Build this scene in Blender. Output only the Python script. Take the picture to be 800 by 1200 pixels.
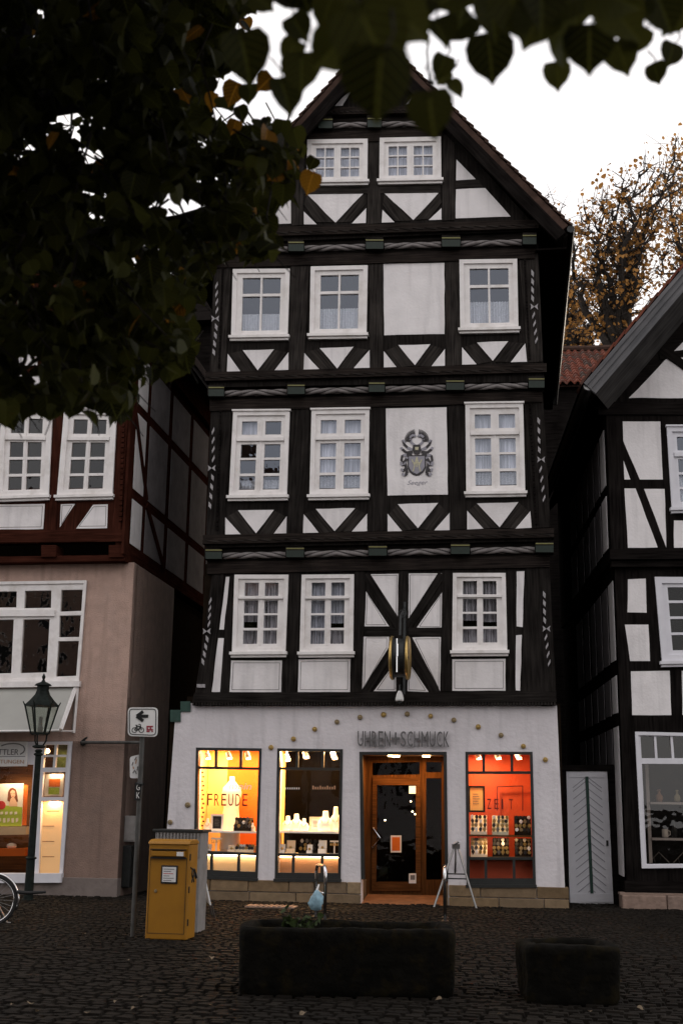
import bpy, bmesh, math, random
from mathutils import Vector, Matrix, geometry, noise
R = math.radians
random.seed(7)
S = bpy.context.scene
COL = S.collection
for o in list(bpy.data.objects):
    bpy.data.objects.remove(o)

# ------------------------------------------------------------------ camera
FPX = 1450.0; CAMZ = 1.65
PITCH = math.atan(350 / FPX); ROLL = R(0.8)
FWD = Vector((0, math.cos(PITCH), math.sin(PITCH)))
UPV = Vector((0, -math.sin(PITCH), math.cos(PITCH)))
XV = Vector((1, 0, 0))
CR = XV * math.cos(ROLL) + UPV * math.sin(ROLL)
CU = -XV * math.sin(ROLL) + UPV * math.cos(ROLL)
CAM = Vector((0, 0, CAMZ))
cd = bpy.data.cameras.new('camera'); cam = bpy.data.objects.new('camera', cd); COL.objects.link(cam)
m = Matrix.Identity(4)
for i in range(3):
    m[i][0] = CR[i]; m[i][1] = CU[i]; m[i][2] = -FWD[i]; m[i][3] = CAM[i]
cam.matrix_world = m
cd.sensor_fit = 'VERTICAL'; cd.sensor_height = 36; cd.lens = 36 * FPX / 1200
cd.clip_start = 0.05; cd.clip_end = 2000
cd.dof.use_dof = True; cd.dof.focus_distance = 23.5; cd.dof.aperture_fstop = 3.6
S.camera = cam

# ------------------------------------------------------------------ sky, sun, exposure
W = bpy.data.worlds.new('World'); S.world = W; W.use_nodes = True
nt = W.node_tree; nt.nodes.clear()
wo = nt.nodes.new('ShaderNodeOutputWorld'); bg = nt.nodes.new('ShaderNodeBackground')
sk = nt.nodes.new('ShaderNodeTexSky'); sk.sky_type = 'NISHITA'; sk.sun_disc = False
SUN_EL, SUN_AZ = R(9), R(28)           # low, behind the houses, to the right
sk.sun_elevation = SUN_EL; sk.sun_rotation = SUN_AZ; sk.air_density = 1.0; sk.dust_density = 2.0
mixn = nt.nodes.new('ShaderNodeMix'); mixn.data_type = 'RGBA'; mixn.inputs[0].default_value = 0.86
tc = nt.nodes.new('ShaderNodeTexCoord'); nz = nt.nodes.new('ShaderNodeTexNoise')
nz.inputs['Scale'].default_value = 2.2; nz.inputs['Detail'].default_value = 5
rp = nt.nodes.new('ShaderNodeValToRGB')
rp.color_ramp.elements[0].position = 0.3; rp.color_ramp.elements[0].color = (7.3, 7.15, 7.5, 1)
rp.color_ramp.elements[1].position = 0.7; rp.color_ramp.elements[1].color = (10.3, 9.8, 9.5, 1)
nt.links.new(tc.outputs['Generated'], nz.inputs['Vector'])
nt.links.new(nz.outputs['Fac'], rp.inputs['Fac'])
nt.links.new(sk.outputs['Color'], mixn.inputs[6]); nt.links.new(rp.outputs['Color'], mixn.inputs[7])
nt.links.new(mixn.outputs[2], bg.inputs['Color']); bg.inputs['Strength'].default_value = 0.12
nt.links.new(bg.outputs['Background'], wo.inputs['Surface'])
sl = bpy.data.lights.new('sun', 'SUN'); sl.energy = 0.6; sl.angle = R(14); sl.color = (1, .86, .70)
so = bpy.data.objects.new('sun', sl); COL.objects.link(so)
sd = Vector((math.sin(SUN_AZ) * math.cos(SUN_EL), math.cos(SUN_AZ) * math.cos(SUN_EL), math.sin(SUN_EL)))
so.rotation_euler = (-sd).to_track_quat('-Z', 'Y').to_euler()
S.view_settings.view_transform = 'Standard'; S.view_settings.look = 'None'
S.view_settings.exposure = 0.38; S.view_settings.gamma = 1.0; S.view_settings.use_curve_mapping = False

# ------------------------------------------------------------------ pixel helpers (photo 800 x 1200)
def ray(px, py):
    x = (px - 400) / FPX; y = (600 - py) / FPX
    return FWD + CR * x + CU * y
def ground(px, py, z=0.0):
    d = ray(px, py); t = (z - CAMZ) / d.z
    return CAM + d * t
def at(px, py, dist):
    return CAM + ray(px, py) * dist
class Frame:
    """A vertical plane: local x along it, local y into it, z up; w is the distance in front of it."""
    def __init__(s, origin, yaw):
        s.O = Vector((origin[0], origin[1], 0)); s.yaw = yaw
        s.U = Vector((math.cos(yaw), -math.sin(yaw), 0)); s.N = Vector((-math.sin(yaw), -math.cos(yaw), 0))
    def p(s, px, py, w=0.0):
        d = ray(px, py); t = (w - (CAM - s.O).dot(s.N)) / d.dot(s.N)
        P = CAM + d * t
        return ((P - s.O).dot(s.U), P.z)
    def poly(s, pts, w=0.0):
        return [s.p(a, b, w) for a, b in pts]
    def local(s, P):
        q = Vector(P) - s.O
        return (q.dot(s.U), -q.dot(s.N), q.z)
def lerp(a, b, t): return a + (b - a) * t
def quadmap(q, s, t):
    (x0, y0), (x1, y1), (x2, y2), (x3, y3) = q       # TL TR BR BL
    return (lerp(lerp(x0, x1, s), lerp(x3, x2, s), t), lerp(lerp(y0, y1, s), lerp(y3, y2, s), t))

# ------------------------------------------------------------------ materials
def new_mat(name):
    m = bpy.data.materials.new(name); m.use_nodes = True
    t = m.node_tree; b = t.nodes['Principled BSDF']
    return m, t, b
def mat(name, col, rough=0.7, var=0.12, scale=6.0, bump=0.0, bscale=40.0, metal=0.0, spec=0.4, stain=None, stain_scale=1.2, stain_amt=.5, streak=None):
    m, t, b = new_mat(name)
    tc = t.nodes.new('ShaderNodeTexCoord')
    n = t.nodes.new('ShaderNodeTexNoise'); n.inputs['Scale'].default_value = scale; n.inputs['Detail'].default_value = 6
    t.links.new(tc.outputs['Object'], n.inputs['Vector'])
    r = t.nodes.new('ShaderNodeValToRGB')
    r.color_ramp.elements[0].position = .3; r.color_ramp.elements[1].position = .72
    r.color_ramp.elements[0].color = [c * (1 - var) for c in col] + [1]
    r.color_ramp.elements[1].color = [min(1, c * (1 + var)) for c in col] + [1]
    t.links.new(n.outputs['Fac'], r.inputs['Fac'])
    out = r.outputs['Color']
    if stain:
        n2 = t.nodes.new('ShaderNodeTexNoise'); n2.inputs['Scale'].default_value = stain_scale; n2.inputs['Detail'].default_value = 8
        n2.inputs['Roughness'].default_value = .65
        t.links.new(tc.outputs['Object'], n2.inputs['Vector'])
        r2 = t.nodes.new('ShaderNodeMapRange'); r2.inputs[1].default_value = .5; r2.inputs[2].default_value = .75
        r2.inputs[3].default_value = 0; r2.inputs[4].default_value = stain_amt
        t.links.new(n2.outputs['Fac'], r2.inputs[0])
        mx = t.nodes.new('ShaderNodeMix'); mx.data_type = 'RGBA'
        t.links.new(r2.outputs[0], mx.inputs[0]); t.links.new(out, mx.inputs[6]); mx.inputs[7].default_value = list(stain) + [1]
        out = mx.outputs[2]
    if streak:
        mp = t.nodes.new('ShaderNodeMapping'); mp.inputs['Scale'].default_value = (5, 5, .45); t.links.new(tc.outputs['Object'], mp.inputs['Vector'])
        n4 = t.nodes.new('ShaderNodeTexNoise'); n4.inputs['Scale'].default_value = 1.3; n4.inputs['Detail'].default_value = 7; t.links.new(mp.outputs['Vector'], n4.inputs['Vector'])
        r4 = t.nodes.new('ShaderNodeMapRange'); r4.inputs[1].default_value = .52; r4.inputs[2].default_value = .72; r4.inputs[3].default_value = 0; r4.inputs[4].default_value = streak
        t.links.new(n4.outputs['Fac'], r4.inputs[0]); mx4 = t.nodes.new('ShaderNodeMix'); mx4.data_type = 'RGBA'
        t.links.new(r4.outputs[0], mx4.inputs[0]); t.links.new(out, mx4.inputs[6]); mx4.inputs[7].default_value = [c * .55 for c in col] + [1]; out = mx4.outputs[2]
    t.links.new(out, b.inputs['Base Color'])
    b.inputs['Roughness'].default_value = rough; b.inputs['Metallic'].default_value = metal
    b.inputs['Specular IOR Level'].default_value = spec
    if bump:
        n3 = t.nodes.new('ShaderNodeTexNoise'); n3.inputs['Scale'].default_value = bscale; n3.inputs['Detail'].default_value = 4
        t.links.new(tc.outputs['Object'], n3.inputs['Vector'])
        bp = t.nodes.new('ShaderNodeBump'); bp.inputs['Strength'].default_value = bump; bp.inputs['Distance'].default_value = .02
        t.links.new(n3.outputs['Fac'], bp.inputs['Height']); t.links.new(bp.outputs['Normal'], b.inputs['Normal'])
    return m
def wood(name, dark, light, rough=.75, grain=26.0, bump=.5):
    m, t, b = new_mat(name)
    tc = t.nodes.new('ShaderNodeTexCoord'); mp = t.nodes.new('ShaderNodeMapping')
    mp.inputs['Scale'].default_value = (1.6, grain, 1)
    t.links.new(tc.outputs['UV'], mp.inputs['Vector'])
    n = t.nodes.new('ShaderNodeTexNoise'); n.inputs['Scale'].default_value = 1.0; n.inputs['Detail'].default_value = 7; n.inputs['Distortion'].default_value = .4
    t.links.new(mp.outputs['Vector'], n.inputs['Vector'])
    n2 = t.nodes.new('ShaderNodeTexNoise'); n2.inputs['Scale'].default_value = 2.3; t.links.new(tc.outputs['Object'], n2.inputs['Vector'])
    ad = t.nodes.new('ShaderNodeMath'); ad.operation = 'MULTIPLY_ADD'; ad.inputs[1].default_value = .5
    t.links.new(n2.outputs['Fac'], ad.inputs[0]); t.links.new(n.outputs['Fac'], ad.inputs[2])
    r = t.nodes.new('ShaderNodeValToRGB'); r.color_ramp.elements[0].position = .55; r.color_ramp.elements[1].position = 1.0
    r.color_ramp.elements[0].color = list(dark) + [1]; r.color_ramp.elements[1].color = list(light) + [1]
    t.links.new(ad.outputs[0], r.inputs['Fac']); t.links.new(r.outputs['Color'], b.inputs['Base Color'])
    b.inputs['Roughness'].default_value = rough; b.inputs['Specular IOR Level'].default_value = 0.0
    bp = t.nodes.new('ShaderNodeBump'); bp.inputs['Strength'].default_value = bump; bp.inputs['Distance'].default_value = .012
    t.links.new(n.outputs['Fac'], bp.inputs['Height']); t.links.new(bp.outputs['Normal'], b.inputs['Normal'])
    return m
def emit(name, col, strength):
    m, t, b = new_mat(name)
    b.inputs['Base Color'].default_value = list(col) + [1]
    b.inputs['Emission Color'].default_value = list(col) + [1]; b.inputs['Emission Strength'].default_value = strength
    return m
def glass(name, fac, tint=(1, 1, 1), rough=.0, wob=.004, gcol=(1, 1, 1)):
    m = bpy.data.materials.new(name); m.use_nodes = True; t = m.node_tree; t.nodes.clear()
    o = t.nodes.new('ShaderNodeOutputMaterial'); mx = t.nodes.new('ShaderNodeMixShader')
    g = t.nodes.new('ShaderNodeBsdfGlossy'); g.inputs['Roughness'].default_value = rough; g.inputs['Color'].default_value = list(gcol) + [1]
    tr = t.nodes.new('ShaderNodeBsdfTransparent'); tr.inputs['Color'].default_value = list(tint) + [1]
    n = t.nodes.new('ShaderNodeTexNoise'); n.inputs['Scale'].default_value = 3.0
    tc = t.nodes.new('ShaderNodeTexCoord'); t.links.new(tc.outputs['Object'], n.inputs['Vector'])
    bp = t.nodes.new('ShaderNodeBump'); bp.inputs['Strength'].default_value = 1.0; bp.inputs['Distance'].default_value = wob
    t.links.new(n.outputs['Fac'], bp.inputs['Height']); t.links.new(bp.outputs['Normal'], g.inputs['Normal'])
    mx.inputs[0].default_value = fac
    t.links.new(tr.outputs[0], mx.inputs[1]); t.links.new(g.outputs[0], mx.inputs[2]); t.links.new(mx.outputs[0], o.inputs['Surface'])
    return m
def lace(name, col, scale=60, thr=.5, alpha=.55, stretch=1.0):
    m, t, b = new_mat(name)
    b.inputs['Roughness'].default_value = .9; b.inputs['Specular IOR Level'].default_value = .05
    tc = t.nodes.new('ShaderNodeTexCoord'); mp = t.nodes.new('ShaderNodeMapping'); mp.inputs['Scale'].default_value = (1, 1, stretch)
    t.links.new(tc.outputs['Object'], mp.inputs['Vector'])
    v = t.nodes.new('ShaderNodeTexVoronoi' if stretch == 1.0 else 'ShaderNodeTexNoise'); v.inputs['Scale'].default_value = scale
    t.links.new(mp.outputs['Vector'], v.inputs['Vector']); fac = v.outputs[0]
    r = t.nodes.new('ShaderNodeMapRange'); r.inputs[1].default_value = thr - .15; r.inputs[2].default_value = thr + .15
    r.inputs[3].default_value = 1.0; r.inputs[4].default_value = alpha
    t.links.new(fac, r.inputs[0]); t.links.new(r.outputs[0], b.inputs['Alpha'])
    c = t.nodes.new('ShaderNodeValToRGB'); c.color_ramp.elements[0].position = .35; c.color_ramp.elements[1].position = .65
    c.color_ramp.elements[0].color = list(col) + [1]; c.color_ramp.elements[1].color = [x * .72 for x in col] + [1]
    t.links.new(fac, c.inputs['Fac']); t.links.new(c.outputs['Color'], b.inputs['Base Color'])
    return m
def leaf_mat(name, col, trans=.35, var=.5):
    m = bpy.data.materials.new(name); m.use_nodes = True; t = m.node_tree; t.nodes.clear()
    o = t.nodes.new('ShaderNodeOutputMaterial'); mx = t.nodes.new('ShaderNodeMixShader'); mx.inputs[0].default_value = trans
    d = t.nodes.new('ShaderNodeBsdfPrincipled'); d.inputs['Roughness'].default_value = .55; d.inputs['Specular IOR Level'].default_value = .12
    tl = t.nodes.new('ShaderNodeBsdfTranslucent')
    g = t.nodes.new('ShaderNodeNewGeometry'); r = t.nodes.new('ShaderNodeValToRGB')
    r.color_ramp.elements[0].color = [c * (1 - var) for c in col] + [1]
    r.color_ramp.elements[1].color = [min(1, c * (1 + var)) for c in col] + [1]
    t.links.new(g.outputs['Random Per Island'], r.inputs['Fac'])
    tc = t.nodes.new('ShaderNodeTexCoord'); sx = t.nodes.new('ShaderNodeSeparateXYZ'); t.links.new(tc.outputs['UV'], sx.inputs[0])
    ab = t.nodes.new('ShaderNodeMath'); ab.operation = 'ABSOLUTE'; t.links.new(sx.outputs[0], ab.inputs[0])
    v1 = t.nodes.new('ShaderNodeMapRange'); v1.inputs[1].default_value = .012; v1.inputs[2].default_value = .04; v1.inputs[3].default_value = 1; v1.inputs[4].default_value = 0
    t.links.new(ab.outputs[0], v1.inputs[0])
    sm = t.nodes.new('ShaderNodeMath'); sm.operation = 'MULTIPLY_ADD'; sm.inputs[1].default_value = .75; t.links.new(ab.outputs[0], sm.inputs[0]); t.links.new(sx.outputs[1], sm.inputs[2])
    sn = t.nodes.new('ShaderNodeMath'); sn.operation = 'PINGPONG'; sn.inputs[1].default_value = .085; t.links.new(sm.outputs[0], sn.inputs[0])
    v2 = t.nodes.new('ShaderNodeMapRange'); v2.inputs[1].default_value = .004; v2.inputs[2].default_value = .016; v2.inputs[3].default_value = .7; v2.inputs[4].default_value = 0
    t.links.new(sn.outputs[0], v2.inputs[0])
    mxv = t.nodes.new('ShaderNodeMath'); mxv.operation = 'MAXIMUM'; t.links.new(v1.outputs[0], mxv.inputs[0]); t.links.new(v2.outputs[0], mxv.inputs[1])
    cm = t.nodes.new('ShaderNodeMix'); cm.data_type = 'RGBA'; t.links.new(mxv.outputs[0], cm.inputs[0]); t.links.new(r.outputs['Color'], cm.inputs[6]); cm.inputs[7].default_value = [min(1, c * 2.2) for c in col] + [1]
    t.links.new(cm.outputs[2], d.inputs['Base Color']); t.links.new(cm.outputs[2], tl.inputs['Color'])
    t.links.new(d.outputs[0], mx.inputs[1]); t.links.new(tl.outputs[0], mx.inputs[2]); t.links.new(mx.outputs[0], o.inputs['Surface'])
    return m
def island_mat(name, cols, rough=.8, bump=.3, bscale=30, spec=.2):
    m, t, b = new_mat(name)
    g = t.nodes.new('ShaderNodeNewGeometry'); r = t.nodes.new('ShaderNodeValToRGB')
    e = r.color_ramp.elements
    while len(e) < len(cols): e.new(.5)
    for i, c in enumerate(cols):
        e[i].position = i / (len(cols) - 1); e[i].color = list(c) + [1]
    t.links.new(g.outputs['Random Per Island'], r.inputs['Fac'])
    tc = t.nodes.new('ShaderNodeTexCoord'); n = t.nodes.new('ShaderNodeTexNoise'); n.inputs['Scale'].default_value = 9; n.inputs['Detail'].default_value = 7
    t.links.new(tc.outputs['Object'], n.inputs['Vector'])
    mr = t.nodes.new('ShaderNodeMapRange'); mr.inputs[3].default_value = .55; mr.inputs[4].default_value = 1.35
    t.links.new(n.outputs['Fac'], mr.inputs[0])
    mx = t.nodes.new('ShaderNodeMix'); mx.data_type = 'RGBA'; mx.blend_type = 'MULTIPLY'; mx.inputs[0].default_value = 1
    t.links.new(r.outputs['Color'], mx.inputs[6]); t.links.new(mr.outputs[0], mx.inputs[7])
    t.links.new(mx.outputs[2], b.inputs['Base Color']); b.inputs['Roughness'].default_value = rough; b.inputs['Specular IOR Level'].default_value = spec
    n3 = t.nodes.new('ShaderNodeTexNoise'); n3.inputs['Scale'].default_value = bscale; n3.inputs['Detail'].default_value = 5
    t.links.new(tc.outputs['Object'], n3.inputs['Vector'])
    bp = t.nodes.new('ShaderNodeBump'); bp.inputs['Strength'].default_value = bump; bp.inputs['Distance'].default_value = .02
    t.links.new(n3.outputs['Fac'], bp.inputs['Height']); t.links.new(bp.outputs['Normal'], b.inputs['Normal'])
    return m

M = {}
M['plaster'] = mat('white_plaster', (.78, .745, .745), .9, .06, 3, .35, 22, stain=(.50, .46, .45), stain_scale=.9, stain_amt=.45, streak=.35)
M['shop_plaster'] = mat('shop_plaster', (.67, .632, .65), .9, .06, 2, .5, 14, stain=(.45, .42, .43), stain_scale=.8, stain_amt=.4, streak=.35)
M['timber'] = wood('dark_timber', (.0078, .0068, .0063), (.027, .0235, .0215))
M['timber_grey'] = wood('weathered_timber', (.0125, .0108, .010), (.047, .041, .037))
M['carved'] = wood('carved_beam', (.009, .0075, .007), (.038, .030, .026), grain=40)
M['black_timber'] = wood('black_timber', (.005, .0042, .004), (.016, .0135, .0125))
M['brown_timber'] = wood('red_brown_timber', (.022, .0075, .005), (.062, .020, .013))
M['white_paint'] = mat('white_window_paint', (.80, .765, .75), .5, .06, 5, .12, 60, stain=(.46, .41, .36), stain_scale=3.0, stain_amt=.55)
M['grey_paint'] = mat('grey_window_paint', (.68, .67, .71), .5, .05, 5)
M['rope'] = mat('rope_white', (.21, .19, .185), .85, .25, 9)
M['rope_dark'] = mat('rope_dark', (.03, .025, .024), .8, .2, 12)
M['line'] = mat('painted_grey_line', (.16, .15, .15), .8, .1)
M['joist_green'] = mat('green_joist_paint', (.009, .018, .012), .6, .15, 20)
M['joist_gold'] = mat('yellow_joist_line', (.16, .15, .05), .5, .1, 20)
M['ornament'] = mat('pale_ornament_paint', (.34, .32, .33), .8, .3, 30)
M['green_block'] = mat('green_block', (.02, .055, .042), .6, .2, 10, .2)
M['pane'] = glass('window_glass', .12, (.9, .92, .95), gcol=(.82, .88, 1.0))
M['pane_left'] = glass('old_dark_glass', .05, (.6, .55, .5))
M['pane_dark'] = glass('dim_window_glass', .028, (.8, .8, .8))
M['pane_shop'] = glass('shop_glass', .022, (1, 1, 1), wob=.001)
M['lace'] = lace('lace_curtain', (.85, .85, .88), 95, .45, .62)
M['net'] = lace('net_curtain', (.66, .62, .64), 26, .52, .35, .06)
M['sheer'] = lace('sheer_curtain', (.76, .76, .82), 22, .50, .70, .05)
M['room'] = mat('dim_room', (.06, .055, .05), .9, .1)
M['stone'] = island_mat('sandstone_blocks', [(.13, .085, .045), (.22, .15, .085), (.17, .12, .075), (.26, .185, .11)], .9, .5, 18)
M['stone_red'] = island_mat('red_sandstone', [(.22, .15, .12), (.28, .20, .16), (.18, .13, .11)], .9, .8, 14)
M['roof_dark'] = mat('old_roof_tile', (.06, .036, .028), .9, .3, 5, .3, 20, spec=.1)
M['tile'] = island_mat('red_roof_tiles', [(.13, .036, .022), (.18, .055, .032), (.09, .036, .025), (.065, .045, .036), (.15, .042, .026)], .85, .3, 20)
M['soffit'] = wood('grey_soffit_boards', (.035, .033, .032), (.085, .08, .078), grain=18)
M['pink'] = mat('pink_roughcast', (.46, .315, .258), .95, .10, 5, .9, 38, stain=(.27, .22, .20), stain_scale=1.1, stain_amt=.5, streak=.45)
M['pink_plinth'] = mat('grey_pink_plinth', (.19, .155, .14), .9, .12, 5, .4, 20, stain=(.09, .075, .065), stain_scale=2, stain_amt=.6)
M['steel'] = mat('brushed_steel', (.24, .235, .23), .36, .08, 20, metal=1)
M['chrome'] = mat('chrome', (.75, .75, .76), .12, .04, 20, metal=1)
M['dark_metal'] = mat('dark_metal', (.022, .024, .024), .45, .2, 15, metal=.3)
M['frame_metal'] = mat('grey_green_frame', (.020, .021, .020), .5, .2, 10)
M['verdigris'] = mat('verdigris_lantern', (.011, .015, .013), .6, .4, 14, .2, spec=.1)
M['gold'] = mat('gold_leaf', (.55, .38, .14), .35, .15, 30, metal=.9)
M['brass'] = mat('dull_brass', (.30, .23, .13), .5, .2, 30, metal=.6)
M['yellow'] = mat('letter_box_yellow', (.33, .145, .007), .5, .08, 4, .05, 60, stain=(.24, .10, .01), stain_scale=3, stain_amt=.4, streak=.35)
M['cab'] = mat('cabinet_grey', (.26, .245, .235), .7, .1, 6, .2, 30, stain=(.11, .10, .09), stain_scale=4, stain_amt=.6)
M['white'] = mat('plain_white', (.8, .79, .77), .5, .03)
M['paper'] = mat('paper', (.72, .71, .70), .8, .05, 30)
M['black'] = mat('black_paint', (.012, .012, .013), .5, .2)
M['red'] = mat('red_print', (.5, .03, .03), .6, .1)
M['lilac'] = mat('crest_grey', (.30, .29, .33), .8, .1, 30)
M['crest_dark'] = mat('crest_dark', (.05, .045, .048), .8, .3, 40)
M['crest_gold'] = mat('crest_pale_gold', (.50, .47, .33), .8, .2, 40)
M['brown_wood'] = wood('door_wood', (.055, .024, .009), (.13, .058, .021), rough=.45)
M['orange_wall'] = mat('orange_display_wall', (.62, .135, .008), .7, .05)
M['yellow_wall'] = mat('yellow_display_wall', (.80, .52, .18), .7, .05)
M['red_wall'] = mat('red_display_wall', (.42, .06, .018), .7, .08)
M['cream'] = mat('cream_panel', (.75, .62, .45), .7, .05)
M['tan_panel'] = mat('tan_panel', (.45, .26, .16), .7, .05)
M['dark_wall'] = mat('dark_display_wall', (.014, .010, .007), .9, .2, spec=0)
M['warm_lamp'] = emit('warm_lamp', (1, .72, .38), 14)
M['warm_strip'] = emit('warm_light_strip', (1, .68, .36), 14)
M['notice_glow'] = emit('glowing_paper', (1, .8, .5), .9)  # paper notice, no lamp; its brightness is put in as emission
M['green_print'] = mat('green_print', (.35, .5, .05), .6, .08)
M['skin'] = mat('poster_skin', (.75, .5, .36), .6, .05)
M['hair'] = mat('poster_hair', (.18, .05, .02), .6, .2)
M['canopy'] = mat('milky_canopy', (.33, .325, .30), .35, .06, 2)
M['lantern_glass'] = glass('lantern_glass', .10, (.75, .78, .74), .2)
M['asphalt'] = mat('joint_dirt', (.012, .010, .008), .95, .35, 3, .4, 12, spec=.05)
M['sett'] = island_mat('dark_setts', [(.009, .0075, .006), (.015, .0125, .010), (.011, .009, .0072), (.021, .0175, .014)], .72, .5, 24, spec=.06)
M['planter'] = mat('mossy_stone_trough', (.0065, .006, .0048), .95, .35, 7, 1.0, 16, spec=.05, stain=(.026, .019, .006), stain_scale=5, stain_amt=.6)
M['soil'] = mat('soil', (.02, .014, .010), 1, .4, 12, .8, 30)
M['bark'] = mat('bark', (.028, .022, .018), .95, .4, 9, 1.0, 22)
M['leaf'] = leaf_mat('linden_leaf', (.042, .044, .009), .45, .75)
M['leaf_far'] = leaf_mat('plant_leaf', (.030, .045, .015), .25, .5)
M['leaf_yellow'] = leaf_mat('yellow_linden_leaf', (.30, .14, .015), .4, .5)
M['leaf_autumn'] = leaf_mat('autumn_leaf', (.33, .165, .048), .5, .6)
M['withered'] = leaf_mat('withered_leaf', (.16, .12, .08), .1, .6)
M['galv'] = mat('galvanised_pole', (.075, .073, .068), .6, .3, 8, metal=.3)
M['verge'] = wood('painted_verge_boards', (.10, .10, .105), (.17, .165, .17), grain=14)
M['shaded_field'] = mat('shaded_side_plaster', (.25, .23, .235), .95, .12, 3, .3, 22, spec=0, stain=(.12, .11, .11), stain_scale=1.3, stain_amt=.6)  # darker copy of the white plaster; alley shade put into its colour, plus stains
M['void'] = mat('unlit_black', (.0015, .0012, .001), .95, .2, spec=0)  # near-black colour standing for unlit shop depth; also on the right roof
M['door_floor'] = mat('worn_red_floor', (.20, .095, .045), .6, .3, 6, .2, 20)
M['pink_shaded'] = mat('shaded_pink_roughcast', (.245, .165, .132), .95, .12, 5, .9, 38, stain=(.16, .12, .105), stain_scale=1.3, stain_amt=.6, streak=.45)  # darker copy of the pink; street-level and alley shade put into its colour
M['lightbox'] = emit('lit_light_box', (.95, .62, .32), .55)
M['rubber'] = mat('rubber', (.012, .012, .012), .7, .2)
M['blue_cloth'] = mat('pale_blue_cloth', (.25, .40, .48), .7, .25, 20, .3)
M['maroon'] = mat('maroon_print', (.32, .03, .05), .6, .1)
M['grey_letter'] = mat('grey_letter_metal', (.13, .125, .125), .5, .2, 30, metal=.3)
M['darkred'] = mat('dark_red_lettering', (.11, .008, .006), .5, .1)

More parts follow.
